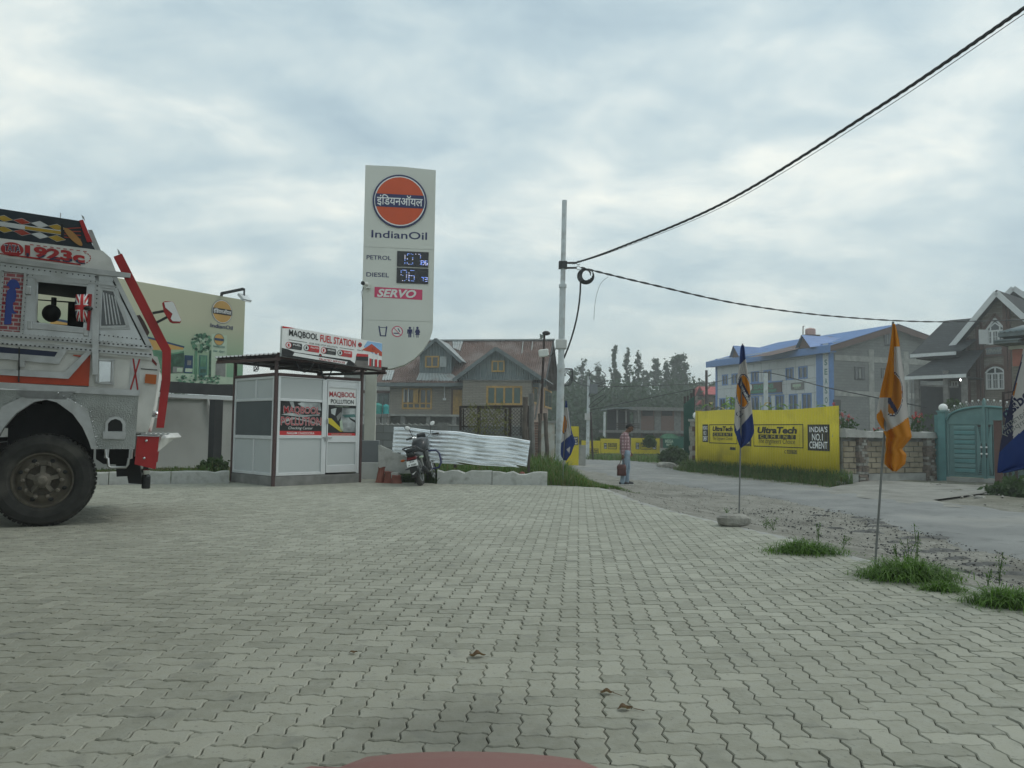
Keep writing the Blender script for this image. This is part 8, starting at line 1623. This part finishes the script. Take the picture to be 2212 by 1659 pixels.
# ================================================================ trees
def tree(label,u,vtop,Y,w_px,kind,seed,leaf='leaf_far',dens=1.0,vbot=None,group='trees beyond the road',zb=-.4):
    top=W(u,vtop,Y);H_=top.z-zb;Rr=w_px*(.62 if kind=='poplar' else .5)/FOC*Y;o=thing(kind+'_tree' if kind!='bush' else 'roadside_bush',label,'tree' if kind!='bush' else 'bush',loc=(top.x,Y,zb),group=group);rs=np.random.RandomState(seed)
    tk=MB('bark');bend=rs.uniform(-.03,.03)*H_;pts=[(bend*math.sin(t*2.5),0,H_*.93*t)for t in np.linspace(0,1,8)];r0=.012*H_+.05;tk.tube(pts,[r0*(1-.85*t)+.015 for t in np.linspace(0,1,8)],7)
    C=[]
    if kind=='poplar':
        lead=[(0,0,1.0,1.0)]+[(rs.uniform(-.55,.55),rs.uniform(-.5,.5),rs.uniform(.62,.9),rs.uniform(.6,.85))for _ in range(2)]
        for lx,ly,lh,lr in lead:
            nb=int(34*dens*lh)
            for k in range(nb):
                t=.07+.86*(k+rs.rand())/nb;pf=(t/.3)**.5 if t<.3 else max(.16,1-((t-.3)/.70)**2.0);rr=Rr*lr*pf*rs.uniform(.35,1.15);az=rs.uniform(0,6.28);ln=H_*lh*rs.uniform(.05,.12)
                a=np.array([lx*Rr*min(1,t*3)+bend*math.sin(t*2.5),ly*Rr*min(1,t*3),H_*lh*t-ln*.5]);e=a+np.array([rr*math.cos(az),rr*math.sin(az),ln*1.15]);tk.tube([tuple(a),tuple((a+e)/2+[0,0,-.1]),tuple(e)],[.04,.03,.012],4)
                m_=int(rs.uniform(26,52)*dens);q=rs.rand(m_,1)**.6;C.append(a+(e-a)*q+rs.normal(size=(m_,3))*np.array([.13,.13,.2])*(.25+Rr*.55))
    elif kind in('broadleaf','bush'):
        nb=int(34*dens)
        for k in range(nb):
            az=rs.uniform(0,6.28);el=rs.uniform(-.25,1.4);rr=Rr*rs.uniform(.35,1);lo=.12 if kind=='bush' else .34;c_=np.array([rr*math.cos(az)*math.cos(el),rr*math.sin(az)*math.cos(el),H_*(lo+(.93-lo)*(.28+.72*math.sin(max(el,-.2))*rs.uniform(.6,1)))]);c_[2]=min(max(c_[2],H_*.06),H_*.97)
            tk.tube([(0,0,H_*lo*.8),tuple(c_*[.5,.5,.75]),tuple(c_)],[.05,.035,.012],4);m_=int(rs.uniform(100,180)*dens);C.append(c_+rs.normal(size=(m_,3))*np.array([.20,.20,.13])*max(Rr,.5))
    elif kind=='slender':
        nb=int(12*dens)
        for k in range(nb):
            t=.66+.32*rs.rand();az=rs.uniform(0,6.28);rr=Rr*rs.uniform(.3,1);c_=np.array([rr*math.cos(az),rr*math.sin(az),H_*t]);tk.tube([(bend*.9,0,H_*(t-.12)),tuple(c_)],[.05,.015],4);m_=int(rs.uniform(90,150));C.append(c_+rs.normal(size=(m_,3))*np.array([.22,.22,.18])*Rr)
    tk.build('trunk',o);C=np.concatenate(C);C[:,2]=np.maximum(C[:,2],.02);S=rs.uniform(.55,1.25,len(C))*max(.085,.0019*Y);leafcards('crown',C,S,leaf,o,.6,seed);return o
PT=[(1256,776,118,58,'poplar','bushy poplar tree right of the utility pole, first of the row'),(1277,800,124,38,'poplar','lower dark poplar tree between two higher ones by the pole'),(1297,783,120,52,'poplar','broad topped poplar tree left of the three tallest poplars'),
      (1328,738,112,25,'poplar','tallest poplar tree, leftmost of the three tall ones'),(1350,749,112,23,'poplar','tall narrow poplar tree, middle of the three tall ones'),(1375,756,110,27,'poplar','tall poplar tree, rightmost of the three tall ones'),
      (1392,800,126,26,'slender','thin pale tree just right of the three tall poplars'),(1418,776,130,26,'slender','thin sparse tree left of the broad poplar clump'),(1437,776,118,56,'poplar','dark broad poplar tree left of the slender ball crowned one'),(1454,764,121,44,'poplar','pointed poplar tree beneath the slender ball crowned one'),(1467,751,116,40,'slender','slender tree with bare stem and ball crown'),
      (1478,812,122,44,'poplar','rounded poplar tree above the green gate'),(1500,828,130,44,'broadleaf','low hazy tree behind the green gate'),(1512,812,140,46,'broadleaf','distant tree above the red roofed house'),(1540,818,146,40,'broadleaf','distant tree left of the blue roofed building'),
      (1236,796,112,40,'poplar','dark poplar tree directly behind the utility pole'),(1166,716,105,34,'poplar','tree top showing above the rusty house roof')]
for i,(u,vt,Y_,w_,k,lab)in enumerate(PT):tree(lab,u,vt,Y_,w_,k,20+i,dens=1.0)
# the wood that fills in below the crowns
rs=np.random.RandomState(77);C=[]
for k in range(150):
    u=rs.uniform(1195,1530);v=868+14*math.sin(u*.05)+rs.uniform(-8,50);Y_=rs.uniform(92,132);c_=W(u,v,Y_);c_.z=max(c_.z,.3);m_=160;C.append(np.array(c_)+rs.normal(size=(m_,3))*[1.2,1.2,1.1])
for k in range(60):
    u=rs.uniform(1195,1560);v=rs.uniform(880,935);Y_=rs.uniform(85,110);c_=W(u,v,Y_);c_.z=max(c_.z,.2);C.append(np.array(c_)+rs.normal(size=(150,3))*[1.8,1.5,1.2])
for k in range(120):
    u=rs.choice([rs.uniform(-900,1200),rs.uniform(1530,3200)]);v=rs.uniform(895,935);Y_=rs.uniform(150,190);c_=W(u,v,Y_);c_.z=max(c_.z,.3);C.append(np.array(c_)+rs.normal(size=(50,3))*[3.2,2.5,1.8])
C=np.concatenate(C);C[:,2]=np.maximum(C[:,2],-.3);tag(leafcards('woodland',C,rs.uniform(.2,.42,len(C))*np.where(C[:,1]>145,2.6,1.0),'leaf_far',None,.6,5),'hazy dark wood filling in beyond the road','woodland',None,'stuff')
# shrubs by the road
tree('dark leafy bush beside the green gate',1455,968,37,56,'bush',301,'leaf_bush',1.0,group='roadside bushes');tree('green shrub growing over the far yellow panel',1402,942,43.8,20,'bush',302,'leaf_bush',.5,group='roadside bushes',zb=.3);tree('green shrub behind the slim poles',1300,935,45.5,26,'bush',303,'leaf_bush',.6,group='roadside bushes')
tree('leafy shrub behind the stone wall and teal post',2025,925,26.5,60,'bush',304,'leaf_bush',.9,group='garden shrubs');tree('tall pale shrub before the house porch',2065,850,34,62,'bush',305,'leaf_mid',1.0,group='garden shrubs');tree('low green bush at the foot of the wire fence',2190,1045,18.5,90,'bush',306,'leaf_bush',1.0,group='roadside bushes');tree('small green weed bush at the billboard foot',468,1000,19.2,44,'bush',307,'leaf_bush',.4,group='roadside bushes',zb=0)
tree('tree clump behind the white boundary wall',385,842,40,70,'broadleaf',308,'leaf_bush',.5,group='trees behind the boundary wall')
# ================================================================ corn, flowers
def corn(label,u,vtop,Y,zb,seed,nl=14,dry=False):
    top=W(u,vtop,Y);o=thing('corn_plant',label,'plant',loc=(top.x,Y,zb),group='corn plants behind the yellow sheet');rs=random.Random(seed);H_=top.z-zb;MB('leaf_corn').tube([(0,0,0),(.03,0,H_*.8),(.02,0,H_)],[.03,.02,.008],6).build('stalk',o)
    for k in range(nl):
        z=H_*(.35+.63*k/nl);a=rs.uniform(0,6.28);L=rs.uniform(.5,.8);mb=MB('drygrass' if dry and k%2 else 'leaf_corn');vs=[]
        for i in range(6):t=i/5;w_=.085*math.sin(math.pi*min(1,t*.85+.15));d=L*t;zz_=z+L*(.75*t-.95*t*t);vs+=[(d*math.cos(a)-w_*math.sin(a),d*math.sin(a)+w_*math.cos(a),zz_),(d*math.cos(a)+w_*math.sin(a),d*math.sin(a)-w_*math.cos(a),zz_)]
        mb.add(vs,[(2*i,2*i+1,2*i+3,2*i+2)for i in range(5)]);mb.build('leaf',o)
for i,(x,y,lab,dry)in enumerate(((290,770,'dry tasselled corn plant near the red roofed house',True),(425,725,'tall green corn plant left of the blue flag',False),(385,790,'lower corn plant leaning left of the blue flag',False),(470,800,'short corn plant close beside the blue flag',False),(840,755,'pale corn plant right of the blue flag',True),(900,770,'green corn plant under the shop sign',False),(740,790,'low corn plant between flag and pale pole',False),(1110,775,'thin corn plant before the shop windows',False),(1265,780,'thin corn plant before the blue corner pillar',False),(720,800,'small corn plant just right of the blue flag',False))):
    u,v=ZG(x,y);corn(lab,u,v,31.5+(i%3)*.6-max(0,(x-500))*.004,-.3,40+i,16 if i<4 else 10,dry)
def flower(label,u,v,Y,seed):
    top=W(u,v,Y);o=thing('flower_plant',label,'plant',loc=(top.x,Y,-.2),group='red flowers behind the stone wall');rs=np.random.RandomState(seed);H_=top.z+.2
    for k in range(4):mb=MB('leaf_mid');e=(rs.uniform(-.25,.25),rs.uniform(-.15,.15),H_*rs.uniform(.85,1));mb.tube([(0,0,0),(e[0]*.5,e[1]*.5,H_*.6),e],.012,5);mb.build('stem',o);leafcards('blossom',np.array(e)+rs.normal(size=(16,3))*.028,np.full(16,.022),'petal',o,.8,seed+k)
    C=np.stack([rs.uniform(-.35,.35,90),rs.uniform(-.2,.2,90),rs.uniform(H_*.5,H_*.92,90)],1);leafcards('foliage',C,rs.uniform(.05,.1,90),'leaf_mid',o,.5,seed)
for i,(z,x,y,lab)in enumerate(((ZG,1425,800,'red flowering plant above the yellow sheet corner'),(ZG,1505,910,'red flowering plant over the wall next the sheet'),(ZG,1565,885,'tall red flower over the stone wall'),(ZH,205,1085,'low red flowers behind the orange flag'),(ZH,510,990,'red flowering plant right of the orange flag'),(ZH,560,965,'tall red flowers beside the teal gate screen'))):flower(lab,*z(x,y),25.2+.2*i,60+i)
# ================================================================ grass
def scatter(poly,n,seed,zoff=0.0):
    P_=np.array(poly);rs=np.random.RandomState(seed);lo,hi=P_.min(0),P_.max(0);out=[]
    while len(out)<n:
        q=rs.uniform(lo,hi,(n,2));out+=list(q[in_poly(q[:,0],q[:,1],P_)])
    q=np.array(out[:n]);return np.column_stack([q,zg(q[:,0],q[:,1])+zoff])
P_=scatter([(.75,17.0),(1.75,16.75),(2.5,17.4),(3.0,18.6),(2.9,21),(2.3,24),(1.0,25.5),(-.2,24),(.3,20)],9000,1);d_=np.hypot(P_[:,0]-.95,(P_[:,1]-20)*.45);H_=np.clip(.75-.32*d_,.06,.8)*nrs.uniform(.5,1.1,len(P_))*np.clip((2.9-P_[:,0])/1.6,.18,1)
tag(blades('tall_grass',P_,H_,.007,'grass_green',None,.8,2,['grass_green','grass_dry']),'tall green grass around the utility pole foot','grass',None,'stuff')
P_=scatter([(1.6,16.65),(2.0,16.2),(2.6,17.2),(3.1,18.6),(2.2,19)],5000,3);tag(blades('short_grass',P_,nrs.uniform(.03,.11,len(P_)),.006,'grass_green',None,.9,4,['grass_green','grass_dry']),'short trodden grass at the yard corner by the man','grass',None,'stuff')
P_=scatter([(-1.7,17.15),(.85,17.1),(.8,20),(-.5,24),(-5,24),(-3.6,18.7),(-2.4,17.9)],6000,5);tag(blades('weedy_grass',P_,nrs.uniform(.08,.42,len(P_))*(.5+.6*(P_[:,1]>18.5)),.007,'grass_green',None,.8,6,['grass_green','grass_dry']),'weedy grass behind the corrugated sheet','grass',None,'stuff')
ya_=YW.w(0,-.1,0);yb_2=YW.w(LY+.5,-.1,0);ex=YW.ex;ey=-YW.ey
P_=[];rs=np.random.RandomState(9)
for k in range(9000):s_=rs.uniform(-.6,LY+.6);t_=abs(rs.normal())*.38+.03;p=YW.w(s_,-t_,0);P_.append((p.x,p.y,-.30,t_))
P_=np.array(P_);P_[:,2]=zg(P_[:,0],P_[:,1])+.0;tag(blades('verge_grass',P_[:,:3],nrs.uniform(.2,.62,len(P_))*np.clip(1.15-P_[:,3],.2,1),.007,'grass_green',None,.8,7,['grass_green','grass_dry']),'grass verge growing along the yellow sheet wall','grass',None,'stuff')
P_=scatter([(-8.8,15.5),(-5.9,16.75),(-6.3,18),(-9,20.5),(-12,17)],1800,12);tag(blades('weeds',P_,nrs.uniform(.04,.3,len(P_))*(.3+.9*np.exp(-((P_[:,0]+7.0)/.8)**2)),.007,'grass_green',None,.8,13,['grass_green','grass_dry']),'weeds growing between kerb and boundary wall','weeds',None,'stuff')
P_=scatter([(3.6,40.5),(9.2,37),(9.0,44.2),(-12,44.2),(-12,43.4),(3.4,43.2)],5000,14);tag(blades('roadside_grass',P_,nrs.uniform(.1,.45,len(P_)),.012,'grass_green',None,.8,15,['grass_green','grass_dry']),'dull grass at the foot of the far yellow walls','grass',None,'stuff')
P_=scatter([(12.6,15.0),(14.6,16),(16,19.5),(14.6,20.6),(13.4,18)],3500,16);tag(blades('fence_grass',P_,nrs.uniform(.12,.5,len(P_)),.008,'grass_green',None,.8,17,['grass_green','grass_dry']),'rank grass at the foot of the wire fence','grass',None,'stuff')
P_=scatter([(-2.9,17.3),(-1.6,16.98),(-1.75,17.3),(-2.9,18)],1200,18);tag(blades('kerb_weeds',P_,nrs.uniform(.06,.34,len(P_)),.009,'leaf_bush',None,.9,19),'dark weeds behind the motorcycle wheel','weeds',None,'stuff')
for i,(u0,u1,v,h_,n,lab)in enumerate(((1668,1815,1195,.16,900,'spreading green grass tuft farthest along the yard edge'),(1880,2055,1252,.20,1300,'largest lush grass tuft under the orange flag'),(2005,2088,1278,.09,380,'small thin grass tuft between two bigger ones'),(2112,2260,1310,.15,900,'lush grass tuft at the picture edge'))):
    a,b_=G(u0,v),G(u1,v);c_=(a+b_)/2;w_=(b_-a).length/2;rs=np.random.RandomState(70+i);q=rs.normal(size=(n,2))*[w_*.5,w_*.3];P_=np.column_stack([q[:,0]+c_.x,q[:,1]+c_.y+.05,np.full(n,-.01)]);hh=1.02*h_*rs.uniform(.4,1.3,n)*np.clip(1.15-np.hypot(q[:,0]/w_,q[:,1]/w_)*.6,.35,1)
    o=blades('grass_tuft',P_,hh,.0042,'grass_lush',None,1.9,80+i,['grass_lush','grass_green']);tag(o,lab,'grass tuft','grass tufts along the yard edge')
def weed(label,u,v,h_,seed,z=-.03):
    p=G(u,v,z);o=thing('weed',label,'weed',loc=(p.x,p.y,z),group='thin weeds along the yard edge');rs=np.random.RandomState(seed);C=[]
    for k in range(3):e=np.array([rs.uniform(-.08,.08),rs.uniform(-.08,.08),h_*rs.uniform(.6,1)]);MB('grass_green').tube([(0,0,0),tuple(e*[.4,.4,.6]),tuple(e)],.003,4).build('stem',o);C.append(e*rs.rand(26,1)**.6+rs.normal(size=(26,3))*.016)
    C=np.concatenate(C);leafcards('foliage',C,rs.uniform(.006,.014,len(C)),'grass_green',o,.4,seed)
for i,(x,y,h_,lab)in enumerate(((800,280,.16,'tiny weed beside the flag stone'),(985,340,.2,'thin weed between flag stone and first tuft'),(1020,350,.28,'feathery weed left of the first grass tuft'),(1235,400,.3,'upright weed rising from the first grass tuft'),(1350,440,.24,'thin weed right of the first grass tuft'),(1610,500,.26,'thin weed just right of the orange flag pole'),(1665,510,.34,'upright weed above the largest tuft'),(1705,520,.55,'tallest feathery weed beside the largest tuft'),(2095,610,.38,'feathery weed above the tuft at the edge'),(2040,615,.2,'short weed left of the feathery edge weed'))):weed(lab,*ZM(x,y),h_*.72,90+i)
rs=np.random.RandomState(5);C=[]
for k in range(26):
    x=rs.uniform(930,1360);y=rs.uniform(760,900);c_=W(*ZE(x,y),22.8+rs.uniform(-.5,.5));b_=Vector((c_.x+rs.uniform(-.15,.15),c_.y,.1));t=rs.rand(46,1)**.7;C.append(np.array(b_)+(np.array(c_)-np.array(b_))*t+rs.normal(size=(46,3))*.05)
tag(leafcards('tall_weeds',np.concatenate(C),rs.uniform(.03,.07,26*46),'grass_dry',None,.3,8,up=1.0),'pale tall weeds before the mesh gate','weeds',None,'stuff')
# ================================================================ fallen leaves, car bonnet
def fallen(label,u,v,s_,seed,stem=True):
    p=G(u,v);rs=random.Random(seed);n=9;vs=[]
    for j in range(7):
        for i in range(n):
            x=(i/(n-1)-.5)*2;y=(j/6-.5)*2;w_=math.sqrt(max(0,1-x*x))*(.75+.25*math.cos(3*x));vs.append((x*s_,y*w_*s_*.6,s_*(.30*y*y*w_+.12*math.sin(5*x+seed)+.10*rs.random()+.16)))
    o=thing('fallen_leaf',label,'leaf',loc=(p.x,p.y,.004),rot=(0,0,rs.uniform(-.5,.6)),group='dead leaves on the paving');mb=MB('fallen');mb.add(vs,[(j*n+i,j*n+i+1,(j+1)*n+i+1,(j+1)*n+i)for j in range(6)for i in range(n-1)],None,True);mb.build('blade',o)
    if stem:MB('fallen').tube([(s_*.9,0,s_*.2),(s_*1.5,-.01,s_*.12),(s_*2.2,-.03,.004)],.0015,4).build('stem',o)
fallen('largest curled brown leaf lying on the paving',1031,1420,.044,1,False);fallen('dark curled leaf with long stem, upper of a pair',1311,1500,.031,2);fallen('dark curled leaf with long stem, lower of a pair',1350,1535,.034,3);fallen('small grey leaf scrap on the paving',763,1413,.024,4,False)
car=thing('parked_car','red car bonnet nose showing at the bottom picture edge','car',loc=(-.06,0,-.004));hd=MB('car_paint');secs=[]
for y,z,w_ in((.42,.735,.62),(.7,.72,.62),(1.0,.693,.60),(1.25,.655,.58),(1.38,.615,.55),(1.44,.55,.52),(1.45,.42,.50),(1.42,.28,.50)):
    row=[]
    for i in range(25):x=(i/24-.5)*2;row.append((x*w_,y-.07*x*x-.12*abs(x)**4,z-.06*abs(x)**2-.10*abs(x)**6-.012*math.exp(-((x-.42)/.05)**2)-.012*math.exp(-((x+.42)/.05)**2)))
    secs.append(row)
hd.add([p for r_ in secs for p in r_],[(j*25+i,j*25+i+1,(j+1)*25+i+1,(j+1)*25+i)for j in range(7)for i in range(24)],None,True);hd.build('bonnet',car)
for s_ in(-1,1):MB('car_paint').prism([(.42,.25),(1.30,.25),(1.28,.55),(1.05,.60),(.42,.64)],s_*.58,s_*.60,ax='x').build('wing',car);MB('glass').ball((s_*.42,1.36,.47),(.10,.05,.06),None,12,8).build('headlight',car)
MB('dark').box(-.48,1.25,.2,.48,1.40,.30).build('bumper',car,.02)
# ================================================================ haze
hb=MB('white_paint');hb.box(-1010,-810,-1.5,1010,1010,24.0);hb.ms=[]
me=bpy.data.meshes.new('haze');me.from_pydata(hb.v,[],hb.f);hm=bpy.data.materials.new('haze');hm.use_nodes=True;nt_=hm.node_tree;nt_.nodes.clear()
o_=nt_.nodes.new('ShaderNodeOutputMaterial');pv=nt_.nodes.new('ShaderNodeVolumePrincipled');pv.inputs['Color'].default_value=(.95,.985,.98,1);pv.inputs['Density'].default_value=0.0026;pv.inputs['Anisotropy'].default_value=.2
nt_.links.new(pv.outputs[0],o_.inputs['Volume']);me.materials.append(hm);me.update();hzo=tag(link('haze',me),'pale morning haze filling the air','haze',None,'stuff')
